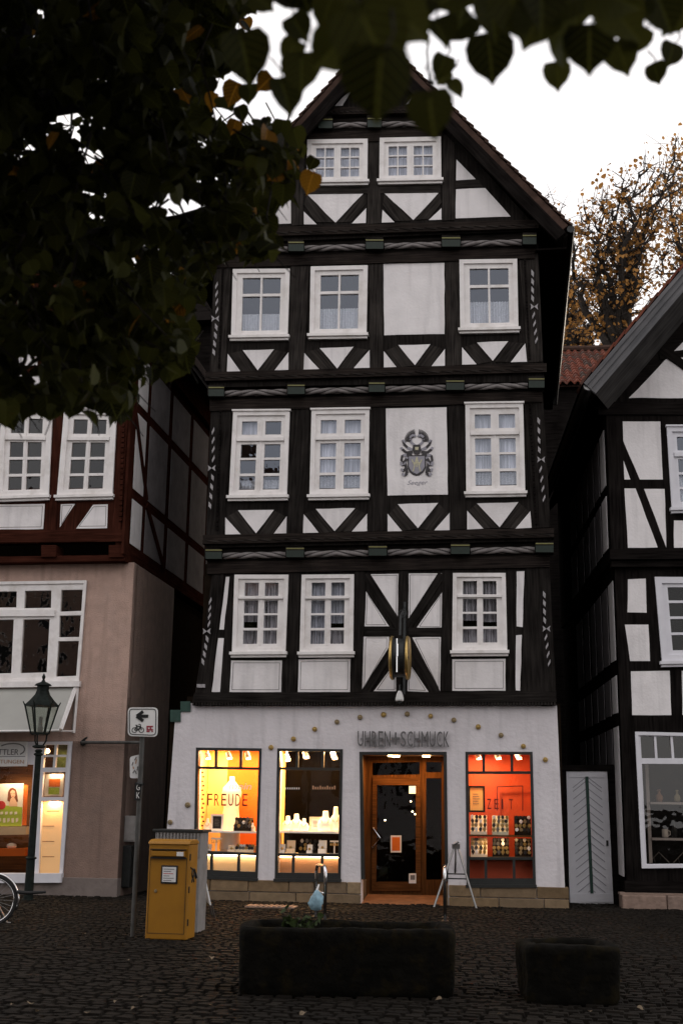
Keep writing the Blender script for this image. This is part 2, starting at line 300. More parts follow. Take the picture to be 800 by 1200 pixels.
# ------------------------------------------------------------------ mesh builder
_textcache = {}
def text_geo(s):
    if s in _textcache: return _textcache[s]
    c = bpy.data.curves.new('tmp', 'FONT'); c.body = s; c.extrude = .5; c.resolution_u = 3
    o = bpy.data.objects.new('tmp', c); COL.objects.link(o)
    dg = bpy.context.evaluated_depsgraph_get(); e = o.evaluated_get(dg); me = e.to_mesh()
    vs = [tuple(v.co) for v in me.vertices]; fs = [tuple(p.vertices) for p in me.polygons]
    e.to_mesh_clear(); bpy.data.objects.remove(o); bpy.data.curves.remove(c)
    _textcache[s] = (vs, fs); return vs, fs
class MB:
    def __init__(s): s.v = []; s.f = []; s.m = []; s.uv = []
    def add(s, verts, faces, mi=0, uvs=None):
        b = len(s.v); s.v += [tuple(v) for v in verts]
        if uvs is None:
            k = random.random() * 20; uvs = [(v[0] + k + .37 * v[1], v[2] + .61 * v[1] + k) for v in verts]
        s.uv += uvs
        for f in faces: s.f.append([b + i for i in f]); s.m.append(mi)
    def prism(s, poly, w0, w1, mi=0, ang=0.0):
        n = len(poly); k = random.random() * 30; c, sn = math.cos(ang), math.sin(ang)
        vs = [(u, -w1, v) for u, v in poly] + [(u, -w0, v) for u, v in poly]
        uv = [(u * c + v * sn + k, -u * sn + v * c + k) for u, v in poly] * 2
        fs = [list(range(n)), list(range(2 * n - 1, n - 1, -1))] + [[i, (i + 1) % n, n + (i + 1) % n, n + i] for i in range(n)]
        s.add(vs, fs, mi, uv)
    def bar(s, p, q, wd, w0, w1, mi=0, wd2=None):
        dx, dy = q[0] - p[0], q[1] - p[1]; L = math.hypot(dx, dy); nx, ny = -dy / L, dx / L
        a = wd / 2; b = (wd2 or wd) / 2
        s.prism([(p[0] + nx * a, p[1] + ny * a), (p[0] - nx * a, p[1] - ny * a), (q[0] - nx * b, q[1] - ny * b), (q[0] + nx * b, q[1] + ny * b)], w0, w1, mi, math.atan2(dy, dx))
    def side(s, poly, u0, u1, mi=0, ang=0.0):          # polygon in (depth, height), extruded along u
        n = len(poly); k = random.random() * 30; c, sn = math.cos(ang), math.sin(ang)
        vs = [(u1, d, v) for d, v in poly] + [(u0, d, v) for d, v in poly]
        uv = [(d * c + v * sn + k, -d * sn + v * c + k) for d, v in poly] * 2
        fs = [list(range(n)), list(range(2 * n - 1, n - 1, -1))] + [[i, (i + 1) % n, n + (i + 1) % n, n + i] for i in range(n)]
        s.add(vs, fs, mi, uv)
    def sidebar(s, p, q, wd, u0, u1, mi=0):
        dx, dy = q[0] - p[0], q[1] - p[1]; L = math.hypot(dx, dy); nx, ny = -dy / L * wd / 2, dx / L * wd / 2
        s.side([(p[0] + nx, p[1] + ny), (p[0] - nx, p[1] - ny), (q[0] - nx, q[1] - ny), (q[0] + nx, q[1] + ny)], u0, u1, mi, math.atan2(dy, dx))
    def box(s, x0, x1, y0, y1, z0, z1, mi=0):
        vs = [(x, y, z) for z in (z0, z1) for y in (y0, y1) for x in (x0, x1)]
        s.add(vs, [(0, 2, 3, 1), (4, 5, 7, 6), (0, 1, 5, 4), (2, 6, 7, 3), (0, 4, 6, 2), (1, 3, 7, 5)], mi)
    def holes(s, outer, hs, w, depth, mi=0, rmi=None):      # sheet at w with holes and reveals going back
        loops = [[Vector((u, v, 0)) for u, v in outer]] + [[Vector((u, v, 0)) for u, v in h] for h in hs]
        flat = [p for l in loops for p in l]
        tris = geometry.tessellate_polygon(loops)
        s.add([(p.x, -w, p.y) for p in flat], [list(t) for t in tris], mi, [(p.y, p.x) for p in flat])
        for l in loops:
            n = len(l)
            vs = [(p.x, -w, p.y) for p in l] + [(p.x, -w + depth, p.y) for p in l]
            s.add(vs, [[i, (i + 1) % n, n + (i + 1) % n, n + i] for i in range(n)], mi if rmi is None else rmi)
    def tube(s, pts, r, mi=0, n=8, cap=True):
        pts = [Vector(p) for p in pts]; rs = r if isinstance(r, (list, tuple)) else [r] * len(pts)
        vs = []; fs = []; prev = None
        for i, p in enumerate(pts):
            d = (pts[min(i + 1, len(pts) - 1)] - pts[max(i - 1, 0)]).normalized()
            ref = prev if prev is not None else (Vector((0, 0, 1)) if abs(d.z) < .9 else Vector((1, 0, 0)))
            a = d.cross(ref)
            if a.length < 1e-5: a = d.cross(Vector((0, 1, 0)))
            a.normalize(); b = a.cross(d).normalized(); prev = b
            for k in range(n):
                t = 2 * math.pi * k / n; vs.append(p + (a * math.cos(t) + b * math.sin(t)) * rs[i])
        for i in range(len(pts) - 1):
            for k in range(n):
                fs.append([i * n + k, i * n + (k + 1) % n, (i + 1) * n + (k + 1) % n, (i + 1) * n + k])
        if cap: fs.append(list(range(n - 1, -1, -1))); fs.append([(len(pts) - 1) * n + k for k in range(n)])
        s.add(vs, fs, mi)
    def lathe(s, prof, c=(0, 0, 0), mi=0, n=16, sx=1, sy=1, axis='z', rot=0):
        vs = []; fs = []
        for r, z in prof:
            for k in range(n):
                t = 2 * math.pi * k / n + rot; a, b = r * math.cos(t) * sx, r * math.sin(t) * sy
                p = (a, b, z) if axis == 'z' else ((z, a, b) if axis == 'x' else (a, z, b))
                vs.append((c[0] + p[0], c[1] + p[1], c[2] + p[2]))
        for i in range(len(prof) - 1):
            for k in range(n): fs.append([i * n + k, i * n + (k + 1) % n, (i + 1) * n + (k + 1) % n, (i + 1) * n + k])
        fs.append(list(range(n - 1, -1, -1))); fs.append([(len(prof) - 1) * n + k for k in range(n)])
        s.add(vs, fs, mi)
    def text(s, body, u0, u1, v0, v1, w0, w1, mi=0, shear=0):
        vs, fs = text_geo(body)
        xs = [v[0] for v in vs]; ys = [v[1] for v in vs]; a, b, c, d = min(xs), max(xs), min(ys), max(ys)
        out = []
        for x, y, z in vs:
            fv = (y - c) / (d - c)
            out.append((lerp(u0, u1, (x - a) / (b - a)) + shear * fv, -lerp(w0, w1, z + .5), lerp(v0, v1, fv)))
        s.add(out, fs, mi)
    def build(s, name, mats, parent=None, smooth=False, bevel=0, recalc=True):
        me = bpy.data.meshes.new(name); me.from_pydata(s.v, [], s.f)
        if not isinstance(mats, (list, tuple)): mats = [mats]
        for q in mats: me.materials.append(q)
        me.polygons.foreach_set('material_index', s.m)
        ul = me.uv_layers.new(name='UVMap')
        li = [0] * len(me.loops); me.loops.foreach_get('vertex_index', li)
        flat = []
        for i in li: flat += s.uv[i]
        ul.data.foreach_set('uv', flat)
        if recalc:
            bm = bmesh.new(); bm.from_mesh(me); bmesh.ops.recalc_face_normals(bm, faces=bm.faces); bm.to_mesh(me); bm.free()
        if smooth:
            me.polygons.foreach_set('use_smooth', [True] * len(me.polygons))
        me.update()
        o = bpy.data.objects.new(name, me); COL.objects.link(o)
        if parent: o.parent = parent
        if bevel:
            b = o.modifiers.new('bevel', 'BEVEL'); b.width = bevel; b.segments = 2; b.limit_method = 'ANGLE'
        return o
def tag(o, label, cat, group=None):
    o['label'] = label; o['category'] = cat
    if group: o['group'] = group
    return o
def thing(name, label, cat, loc=(0, 0, 0), rz=0, group=None):
    o = bpy.data.objects.new(name, None); COL.objects.link(o); o.empty_display_size = .2
    o.location = loc; o.rotation_euler = (0, 0, rz); return tag(o, label, cat, group)
def fthing(name, label, cat, F): return thing(name, label, cat, F.O, -F.yaw)
def struct(o, kind='structure'): o['kind'] = kind; return o
def lamp(name, kind, loc, energy, col, parent=None, size=.3, size_y=None, rot=(0, 0, 0), spot=None):
    l = bpy.data.lights.new(name, kind); l.energy = energy; l.color = col
    if kind == 'AREA':
        l.size = size
        if size_y: l.shape = 'RECTANGLE'; l.size_y = size_y
    elif kind == 'POINT': l.shadow_soft_size = size
    o = bpy.data.objects.new(name, l); COL.objects.link(o); o.location = loc; o.rotation_euler = rot
    if parent: o.parent = parent
    return o

# ------------------------------------------------------------------ window builder
def window(parent, F, w, q, cols, rows, sill=True, curtain=None, paint='white_paint', pane='pane', transom=None, head=False, cw=.075, name='window', proud=.055, curtain_rows=None, skew=0):
    """q: casing corners in photo pixels TL,TR,BR,BL. cols/rows: pane spans as fractions."""
    Q = F.poly(q, w)
    fm = lambda s_, t_: quadmap(Q, s_, t_)
    mb = MB()
    # casing boards, mitred ring standing proud of the wall
    a = cw; at_ = cw * abs(Q[1][0] - Q[0][0]) / abs(Q[0][1] - Q[3][1])
    for pts in ([(0, 0), (1, 0), (1 - a, at_), (a, at_)], [(0, 1), (a, 1 - at_), (1 - a, 1 - at_), (1, 1)],
                [(0, 0), (a, at_), (a, 1 - at_), (0, 1)], [(1, 0), (1, 1), (1 - a, 1 - at_), (1 - a, at_)]):
        mb.prism([fm(*p) for p in pts], w - .02, w + proud)
    a2 = cw * .45; b2 = at_ * .45
    o = mb.build(name, M[paint], parent)
    # sash: board with one opening per pane
    sb = MB()
    outer = [fm(a, at_), fm(1 - a, at_), fm(1 - a, 1 - at_), fm(a, 1 - at_)]
    hs = [[fm(c0, r0), fm(c1, r0), fm(c1, r1), fm(c0, r1)] for c0, c1 in cols for r0, r1 in rows]
    sb.holes(outer, hs, w + .018, .06)
    # rebate between casements
    mid = (cols[len(cols) // 2 - 1][1] + cols[len(cols) // 2][0]) / 2
    mb2 = MB(); mb2.bar(fm(mid, rows[0][0] - .02), fm(mid, rows[-1][1] + .02), .028, w + .01, w + .034)
    sb.v, sb.f = sb.v, sb.f
    sash = sb.build('sash', M[paint], o)
    if transom:
        t0, t1 = transom
        mb2.prism([fm(a + .01, t0), fm(1 - a - .01, t0), fm(1 - a - .01, t1), fm(a + .01, t1)], w + .01, w + .06)
    mb2.build('mullion', M[paint], o)
    pb = MB()
    for c0, c1 in cols:
        for r0, r1 in rows:
            e = .012
            p4 = [fm(c0 - e, r0 - e), fm(c1 + e, r0 - e), fm(c1 + e, r1 + e), fm(c0 - e, r1 + e)]
            tl = random.uniform(-.0035, .0035); tv = random.uniform(-.0035, .0035)
            pb.add([(p4[0][0], -w + .02 + tl, p4[0][1]), (p4[1][0], -w + .02 - tl, p4[1][1]), (p4[2][0], -w + .02 - tl + tv, p4[2][1]), (p4[3][0], -w + .02 + tl + tv, p4[3][1])], [(0, 1, 2, 3)])
    pb.build('pane', M[pane], o, recalc=False)
    if sill:
        sm = MB()
        l, r_ = fm(-.035, 1.0), fm(1.035, 1.0)
        h = .055
        sm.prism([l, r_, (r_[0], r_[1] - h), (l[0], l[1] - h)], w - .02, w + .12)
        l2, r2 = fm(-.015, 1.0), fm(1.015, 1.0)
        sm.prism([(l2[0], l2[1] - h), (r2[0], r2[1] - h), (r2[0], r2[1] - h - .05), (l2[0], l2[1] - h - .05)], w - .02, w + .075)
        sm.build('sill', M[paint], o)
    if head:
        hm = MB(); l, r_ = fm(-.02, 0), fm(1.02, 0)
        hm.prism([(l[0], l[1] + .035), (r_[0], r_[1] + .035), r_, l], w - .02, w + .085); hm.build('drip_moulding', M[paint], o)
    if curtain:
        for (s0, s1, t0, t1, mk, folds) in curtain:
            cm = MB(); n = 60; vs = []; fs = []; ph = random.random() * 6
            for i in range(n + 1):
                s_ = lerp(s0, s1, i / n)
                wv = .018 * math.sin(i / n * folds * 2 * math.pi + ph) + .008 * math.sin(i * 1.7 + ph)
                sc = .008 * abs(math.sin(i / n * folds * math.pi))
                for t_ in (t0 + sc, t1):
                    u, v = fm(s_, t_); vs.append((u, -w + .11 + wv, v))
            for i in range(n): fs.append((2 * i, 2 * i + 2, 2 * i + 3, 2 * i + 1))
            cm.add(vs, fs); cm.build('curtain', M[mk], o, smooth=True, recalc=False)
    e = .085
    return [fm(e, e), fm(1 - e, e), fm(1 - e, 1 - e), fm(e, 1 - e)]
# ------------------------------------------------------------------ ground
gb = MB()
gb.add([(-160, -120, 0), (160, -120, 0), (160, 160, 0), (-160, 160, 0)], [(0, 1, 2, 3)])
struct(gb.build('ground', M['asphalt'], recalc=False))
def setts():
    mb = MB(); rnd = random.Random(3)
    def sett(cx, cy, lx, ly, ang):
        h = .035 + rnd.uniform(-.007, .009); g = .010; b = .016
        c, s_ = math.cos(ang), math.sin(ang); tx, ty = rnd.uniform(-.04, .04), rnd.uniform(-.045, .045)
        vs = []
        for k, (ex, ez) in enumerate(((0, -.01), (b, h))):
            for ix, iy in ((-1, -1), (1, -1), (1, 1), (-1, 1)):
                x = ix * (lx / 2 - g / 2 - ex + rnd.uniform(-.005, .005)); y = iy * (ly / 2 - g / 2 - ex + rnd.uniform(-.005, .005))
                z = ez + ((x * tx + y * ty) if k else 0)
                vs.append((cx + x * c - y * s_, cy + x * s_ + y * c, z))
        mb.add(vs, [(4, 5, 6, 7), (0, 1, 5, 4), (1, 2, 6, 5), (2, 3, 7, 6), (3, 0, 4, 7)], 0, [(0, 0)] * 8)
    # near field: skewed running bond
    sk_ = R(-14); rowh = .118
    for i in range(-16, 100):
        off = rnd.uniform(0, .2); x = -9.5
        while x < 9.5:
            L = rnd.uniform(.12, .19)
            xx = x + L / 2; yy = 7.6 + i * rowh + math.tan(sk_) * xx + .03 * math.sin(xx * 2.1 + i * .4)
            if 7.8 < yy < 15.2: sett(xx, yy, L, rowh, sk_ + rnd.uniform(-.03, .03))
            x += L
    # two straight courses
    for r_ in range(2):
        x = -9.5
        while x < 9.5:
            L = rnd.uniform(.18, .26); sett(x + L / 2, 15.36 + r_ * .15, L, .145, 0); x += L
    # segmental arcs up to the houses
    per = 1.9; rowh = .108
    for i in range(-12, 110):
        x = -9.5
        while x < 9.5:
            L = rnd.uniform(.10, .135); xx = x + L / 2
            ph = ((xx / per) % 1.0) * 2 - 1
            yy = 15.65 + i * rowh + .42 * (1 - ph * ph)
            sl_ = math.atan(-2 * ph * .42 * 2 / per)
            if 15.62 < yy < 26.6: sett(xx, yy, L, rowh, sl_ + rnd.uniform(-.05, .05))
            x += L * max(.8, math.cos(sl_))
    return mb
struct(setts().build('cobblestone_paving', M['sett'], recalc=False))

# ------------------------------------------------------------------ the tall timbered house
gp = ground(425, 1061)
FM = Frame((gp.x, gp.y), R(8))
house = fthing('timbered_house', 'tall white and black half-timbered gabled house with a lit jewellery shop on its ground floor', 'house', FM)
pz = lambda px, py, w=0: FM.p(px, py, w)
# -- ground floor wall
WQ = [[(230, 876), (306.7, 877), (302, 1030.5), (226.7, 1027)], [(325, 877), (401.7, 878), (399, 1031.5), (322, 1031)], [(545, 881), (623.5, 881), (627.5, 1038), (546.5, 1038)]]
DQ = [(421, 881), (523, 881), (525, 1064), (423, 1064)]
def shrink(poly, e):
    cu = sum(p[0] for p in poly) / len(poly); cv = sum(p[1] for p in poly) / len(poly)
    return [(p[0] + (e if p[0] < cu else -e), p[1] + (e if p[1] < cv else -e)) for p in poly]
bl = pz(190, 1045); br = pz(662, 1045)
dq = FM.poly(DQ); dq[2] = (dq[2][0], -.05); dq[3] = (dq[3][0], -.05)
outer = [pz(205, 846), pz(212, 846), pz(212, 834), pz(223, 834), pz(223, 824), pz(652, 826), (br[0], .02), (dq[2][0], .02), dq[1], dq[0], (dq[3][0], .02), (bl[0], .02)]
mb = MB(); mb.holes(outer, [shrink(FM.poly(q), .03) for q in WQ], 0, .30)
mb.build('shop_wall', M['shop_plaster'], house)
for q in ([(200, 832), (212, 832), (212, 846), (200, 846)], [(212, 822), (223.5, 822), (223.5, 834), (212, 834)]):
    mb = MB(); mb.prism(FM.poly(q), -.3, .03); mb.build('green_corner_block', M['green_block'], house)
# stone plinth in two courses
rnd = random.Random(5)
for ua, ub, top in ((bl[0] - .03, dq[3][0] - .005, pz(330, 1031.5)[1]), (dq[2][0] + .005, br[0] + .06, pz(590, 1038)[1])):
    mb = MB()
    for r_ in range(2):
        x = ua
        while x < ub - .02:
            L = min(rnd.uniform(.45, 1.0), ub - x)
            if ub - x - L < .2: L = ub - x
            z0, z1 = (-.05, top * .48) if r_ == 0 else (top * .48, top)
            mb.box(x + .006, x + L - .006, -.055 + rnd.uniform(-.008, .008), .3, z0 + .005, z1 - .006); x += L
    mb.build('sandstone_plinth', M['stone'], house, bevel=.012)
# body closing the house: sides, back, floors
def storey_body(pl, w, depth=9.5, name='side_wall'):
    mb = MB()
    us = [p[0] for p in pl]; vs = [p[1] for p in pl]
    u0, u1, v0, v1 = min(us) + .08, max(us) - .08, min(vs), max(vs)
    mb.box(u0, u0 + .2, -w + .05, depth, v0, v1); mb.box(u1 - .2, u1, -w + .05, depth, v0, v1); mb.box(u0, u1, depth, depth + .2, v0, v1)
    mb.box(u0 + .21, u1 - .21, -w + .30, depth - .01, v0 + .02, v0 + .12)
    mb.box(u0 + .21, u1 - .21, 4.0, 4.1, v0 + .06, v1)
    return mb
us0, us1 = bl[0], br[0]
vtop = pz(430, 824)[1]
mb = MB(); mb.box(us0, us0 + .3, .02, 9.5, .0, vtop - .3); mb.box(us1 - .3, us1, .02, 9.5, .0, vtop); mb.box(us0, us1, 9.5, 9.7, 0, vtop)
mb.box(us0 + .31, us1 - .31, .02, 9.49, vtop - .02, vtop + .12)
mb.build('side_wall', M['dark_wall'], house)
P1 = [(228, 826), (250, 662), (643, 655), (652, 826)]
P2 = [(241, 642), (247.5, 466), (635.5, 456), (645.5, 634)]
P3 = [(244.5, 454), (251, 298), (630, 284), (637, 447)]
W1_, W2_, W3_, W4_ = .10, .26, .42, .56
T = M['timber']
wins = {}
def cur_half(t0, t1=.93, mk='lace', f=14): return [(.1, .9, t0, t1, mk, f)]
# -- storey one
c1 = [(.19, .455), (.565, .82)]; r1 = [(.10, .275), (.33, .50), (.525, .69), (.72, .895)]
h1 = []
mats1 = [('net', [(.12, .49, .07, .93, 'net', 9), (.51, .88, .07, .93, 'net', 9)]), None, None]
for k, q in enumerate(([(275.5, 674), (338.5, 674), (335, 764), (272.5, 764.5)], [(354, 674), (415, 673.5), (414, 764), (351.5, 764.5)], [(530.5, 672), (592, 672), (594, 762.5), (529.5, 763)])):
    h1.append(window(house, FM, W1_, q, c1, r1, curtain=[(.12, .49, .07, .60 if k != 1 else .93, 'sheer' if k == 1 else 'net', 7), (.51, .88, .07, .93 if k == 0 else .62, 'sheer' if k == 1 else 'net', 7), (.12, .88, .70, .94, 'net', 10)], transom=(.285, .315)))
# -- storey two
c2 = [(.16, .435), (.575, .855)]; r2 = [(.115, .275), (.39, .55), (.575, .735), (.765, .925)]
h2 = []
for k, q in enumerate(([(274, 483), (340, 482.5), (336.5, 581), (269, 582)], [(365.5, 481.5), (433, 480.5), (431.5, 580), (363, 581)], [(545, 474.5), (612.5, 473.5), (615, 576.5), (546, 577.5)])):
    h2.append(window(house, FM, W2_, q, c2, r2, curtain=cur_half(.76 if k != 0 else .79, .93, 'lace', 12) + ([(.12, .47, .10, .29, 'sheer', 2)] if k == 0 else [(.12, .88, .10, .74, 'sheer', 1)]), transom=(.315, .355), head=True))
# -- storey three
c3 = [(.175, .49), (.525, .845)]; r3 = [(.125, .365), (.405, .915)]
h3 = []
for k, q in enumerate(([(273.5, 316.5), (340, 316), (337.5, 394), (271.5, 395)], [(364.5, 313.5), (431, 312), (429.5, 392), (363, 393)], [(538, 305.5), (605.5, 304.5), (607, 385), (539, 386.5)])):
    h3.append(window(house, FM, W3_, q, c3, r3, curtain=cur_half((.63, .58, .57)[k], .93, 'lace', 16)))
# -- gable
c4 = [(.145, .285), (.305, .445), (.555, .695), (.715, .86)]; r4 = [(.19, .40), (.43, .645), (.675, .89)]
h4 = []
for q in ([(360.5, 165), (431, 164), (430.5, 213), (359.5, 214)], [(445, 163), (516.5, 161.5), (517, 211), (444.5, 212.5)]):
    h4.append(window(house, FM, W4_, q, c4, r4, curtain=[(.1, .9, .12, .94, 'sheer', 2)]))
def storey(P, w, hs, name):
    pl = FM.poly(P, w); mb = MB(); mb.holes(pl, hs, w, .22)
    o = mb.build(name, T, house)
    storey_body(pl, w).build('side_wall', M['dark_wall'], house); return pl
storey(P1, W1_, h1, 'storey_wall'); storey(P2, W2_, h2, 'storey_wall'); storey(P3, W3_, h3, 'storey_wall')
PG = [(246, 286), (441, 62), (632, 270)]
plg = FM.poly(PG, W4_); mb = MB(); mb.holes(plg, h4, W4_, .22); mb.build('gable_wall', T, house)
# -- white plaster fields
def fields(parent, F, w, polys, lift=.006, name='plaster_field', mk='plaster', outline=False):
    for p in polys:
        mb = MB()
        q = F.poly(p, w)
        # slightly wavering edges, as hand-laid plaster has
        out = []
        n = len(q)
        for i in range(n):
            a, b = q[i], q[(i + 1) % n]; L = math.hypot(b[0] - a[0], b[1] - a[1]); k = max(1, int(L / .25))
            for j in range(k):
                t = j / k; jit = .006 if j else 0
                out.append((lerp(a[0], b[0], t) + random.uniform(-jit, jit), lerp(a[1], b[1], t) + random.uniform(-jit, jit)))
        mb.prism(out, w - .01, w + lift + random.uniform(0, .002))
        if outline:
            cu = sum(a for a, b in q) / n; cv = sum(b for a, b in q) / n
            ins = []
            wdt = max(a for a, b in q) - min(a for a, b in q); hgt = max(b for a, b in q) - min(b for a, b in q)
            fx = max(.5, 1 - .09 / wdt); fy = max(.5, 1 - .09 / hgt)
            ins = [(cu + (a - cu) * fx, cv + (b - cv) * fy) for a, b in q]
            for i in range(n):
                mb.bar(ins[i], ins[(i + 1) % n], .009, w + .004, w + lift + .0035 + .0004 * i, 1)
        last = mb.build(name, [M[mk], M['line']], parent)
    return last
S1 = [[(264.8, 676), (269, 676), (262.5, 737.8), (257.3, 737.8)], [(255.9, 747.8), (262.5, 747.8), (257.9, 811), (248.2, 811)],
      [(604.9, 669.7), (614, 669.4), (612, 735), (604.9, 734)], [(604.2, 744.6), (611, 744), (609, 809.5), (603.8, 809)]]
S1o = [[(271, 774), (330.6, 774), (329.5, 811), (269, 811)], [(350, 773), (410.6, 772), (410, 811), (349, 811)], [(529.6, 772.6), (592, 772), (592, 809.5), (529.6, 809.5)],
       [(430.4, 673), (466.8, 672.4), (465.8, 724)], [(428.7, 693), (455.7, 734), (427, 734)], [(426, 746), (455.7, 746), (455.7, 758), (424, 808)], [(437.8, 810), (464, 810), (464, 775)],
       [(478.6, 672), (517.4, 672), (478.3, 727)], [(517.8, 694), (517, 736.5), (487.7, 736)], [(482.7, 747), (516.4, 746.6), (515.4, 810)], [(477.6, 775), (477, 810), (502, 811)]]
fields(house, FM, W1_, S1); fields(house, FM, W1_, S1o, outline=True)
vb2 = [[(264, 606), (283, 627), (264, 627)], [(279, 598), (321, 597.5), (300, 625)], [(336, 605), (335.5, 626), (320, 626.5)],
       [(355.5, 602), (374, 625), (355, 625)], [(370, 596.5), (416, 595.5), (392, 622.5)], [(430, 602), (430, 622.5), (412, 623)],
       [(454, 602), (471, 622.5), (454, 623)], [(466, 591), (513, 589.5), (489.5, 619)], [(526.5, 601), (526.5, 621.5), (508, 622)],
       [(547, 598.5), (566, 619.5), (547, 620.5)], [(558.5, 590), (607, 588.5), (585, 618)], [(621, 599), (622.5, 618.5), (603.5, 619.5)]]
vb3 = [[(267, 414.5), (282, 435.5), (266, 436)], [(284.5, 410.5), (321, 409.5), (302, 434)], [(338, 413), (338, 433.5), (321, 435)],
       [(356, 413), (375, 433.5), (355.5, 434)], [(374.5, 408), (414, 406.5), (395, 432)], [(433, 410), (433, 432.5), (413, 433)],
       [(449.5, 411.5), (465, 431), (449.5, 431.5)], [(466.5, 404.5), (504, 403.5), (486, 428)], [(521, 409), (521, 429), (504.5, 430)],
       [(541, 407), (558, 427), (541, 427.5)], [(558.5, 401.5), (595, 400), (577, 423)], [(615, 402.5), (617, 424), (598, 424.5)]]
fields(house, FM, W2_, vb2); fields(house, FM, W3_, vb3)
fields(house, FM, W3_, [[(449, 309.5), (520.5, 308), (520.5, 391.5), (450, 393)]], name='blank_plaster_panel')
crest_o = fields(house, FM, W2_, [[(452, 479), (523, 477.5), (524.5, 580), (454, 581)]], lift=.02, name='crest_panel')
fields(house, FM, W4_, [[(360, 228), (426, 226.5), (393, 261)], [(356, 248), (371, 263), (356, 263)], [(429, 244), (428.5, 261.5), (412, 262)],
                        [(450, 226.5), (515, 224.5), (484, 258)], [(448, 246), (462, 260.5), (447, 261)], [(517, 244), (517, 257.5), (502, 258)],
                        [(534.5, 187), (557, 210), (534, 211.5)], [(534, 222), (568, 220.5), (598, 254), (533.5, 256)],
                        [(341, 230), (341, 262), (310, 263), (312, 254)], [(412, 106), (401, 124), (389, 124.5)], [(392, 108), (412, 107), (412, 122), (391, 124)][:0] or [(484, 112), (494, 122), (476, 122)],
                        [(341, 196), (341, 220), (327, 221)]])
# -- posts, rails, braces on top of the wall, each with its own grain
def bars_px(items, w, name, m_, t=.02):
    for it in items:
        mb = MB()
        q = FM.poly(it, w)
        L = [math.hypot(q[(i + 1) % 4][0] - q[i][0], q[(i + 1) % 4][1] - q[i][1]) for i in range(4)]
        i = 1 if L[1] + L[3] > L[0] + L[2] else 0
        mb.prism(q, w - .01, w + t + random.uniform(0, .008), 0, math.atan2(q[(i + 1) % 4][1] - q[i][1], q[(i + 1) % 4][0] - q[i][0]))
        mb.build(name, m_, house)
def vbraces(tr):
    out = []
    for i in range(0, len(tr), 3):
        a, c, b = tr[i:i + 3]
        out.append([(a[0][0] + 2, a[0][1]), (a[1][0] + 1, a[1][1]), (c[2][0] - 2, c[2][1] + 1), (c[0][0] - 1, c[0][1] + 1)])
        out.append([(b[0][0] - 2, b[0][1]), (b[2][0] - 1, b[2][1]), (c[2][0] + 2, c[2][1] + 1), (c[1][0] + 1, c[1][1] + 1)])
    return out
bars_px(vbraces(vb2), W2_, 'brace', M['timber_grey'], .014); bars_px(vbraces(vb3), W3_, 'brace', M['timber_grey'], .014)
g4 = [[(356, 240), (371, 261), (391, 261), (360, 229)], [(428, 240), (412, 260), (395, 261), (426, 228)], [(448, 240), (463, 259.5), (482, 259), (450, 228)], [(517, 238), (502, 257), (486, 258), (515, 226)]]
bars_px(g4, W4_, 'brace', M['timber_grey'], .014)
posts3 = [[(341, 305), (363, 304), (355.5, 434), (339, 435)], [(432, 302), (448.5, 301), (448.5, 431), (433.5, 432)], [(521.5, 299), (537, 298.5), (540.5, 428), (522, 429)], [(252, 303), (272, 303), (264, 436), (247, 438)], [(607, 292), (629.5, 291), (635.5, 424), (618, 425)]]
posts2 = [[(341, 472), (364, 471), (354.5, 625), (337, 626)], [(434, 468), (451.5, 467.5), (453.5, 622), (430.5, 623)], [(524, 463), (544.5, 462), (546, 620), (527, 621)], [(249, 472), (272, 472), (263, 627), (242, 628)], [(613, 462), (635, 461), (645, 618), (623, 619)]]
posts1 = [[(340, 666), (352, 666), (347, 812), (333, 812)], [(416, 664), (428, 664), (424, 811), (412, 811)], [(518, 662), (529, 662), (528, 810), (516.5, 810)], [(251, 668), (263, 668), (247, 812), (229, 812)], [(615, 660), (643, 660), (650, 812), (611, 812)], [(467.3, 664), (478, 664), (477, 811), (464.5, 811)]]
posts4 = [[(340, 170), (357, 155), (355, 264), (341.5, 265)], [(432, 158), (444, 158), (446, 262), (430, 263)], [(518, 155), (532, 168), (532.5, 258), (518, 259)]]
bars_px(posts3, W3_, 'post', M['timber_grey'], .016); bars_px(posts2, W2_, 'post', T, .016); bars_px(posts1, W1_, 'post', T, .016); bars_px(posts4, W4_, 'post', M['timber_grey'], .016)
rails = lambda y, xs: [[(a, y(a) - h), (b, y(b) - h), (b, y(b) + h), (a, y(a) + h)] for a, b, h in xs]
bars_px(rails(lambda x: 741 - (x - 430) * .006, [(429, 466, 5), (478, 517, 5)]), W1_, 'rail', T, .014)
bars_px([[(424, 676), (432, 670), (472, 732), (464, 738)], [(521, 676), (514, 670), (474, 732), (481, 738)], [(464, 745), (471, 749), (434, 812), (424, 812)], [(474, 749), (481, 745), (516, 811), (505, 812)]], W1_, 'brace', T, .011)
bars_px([[(356, 219), (516, 216), (516, 226), (356, 228)], [(533, 212), (560, 211), (566, 220), (533, 221.5)]], W4_, 'rail', M['timber_grey'], .012)
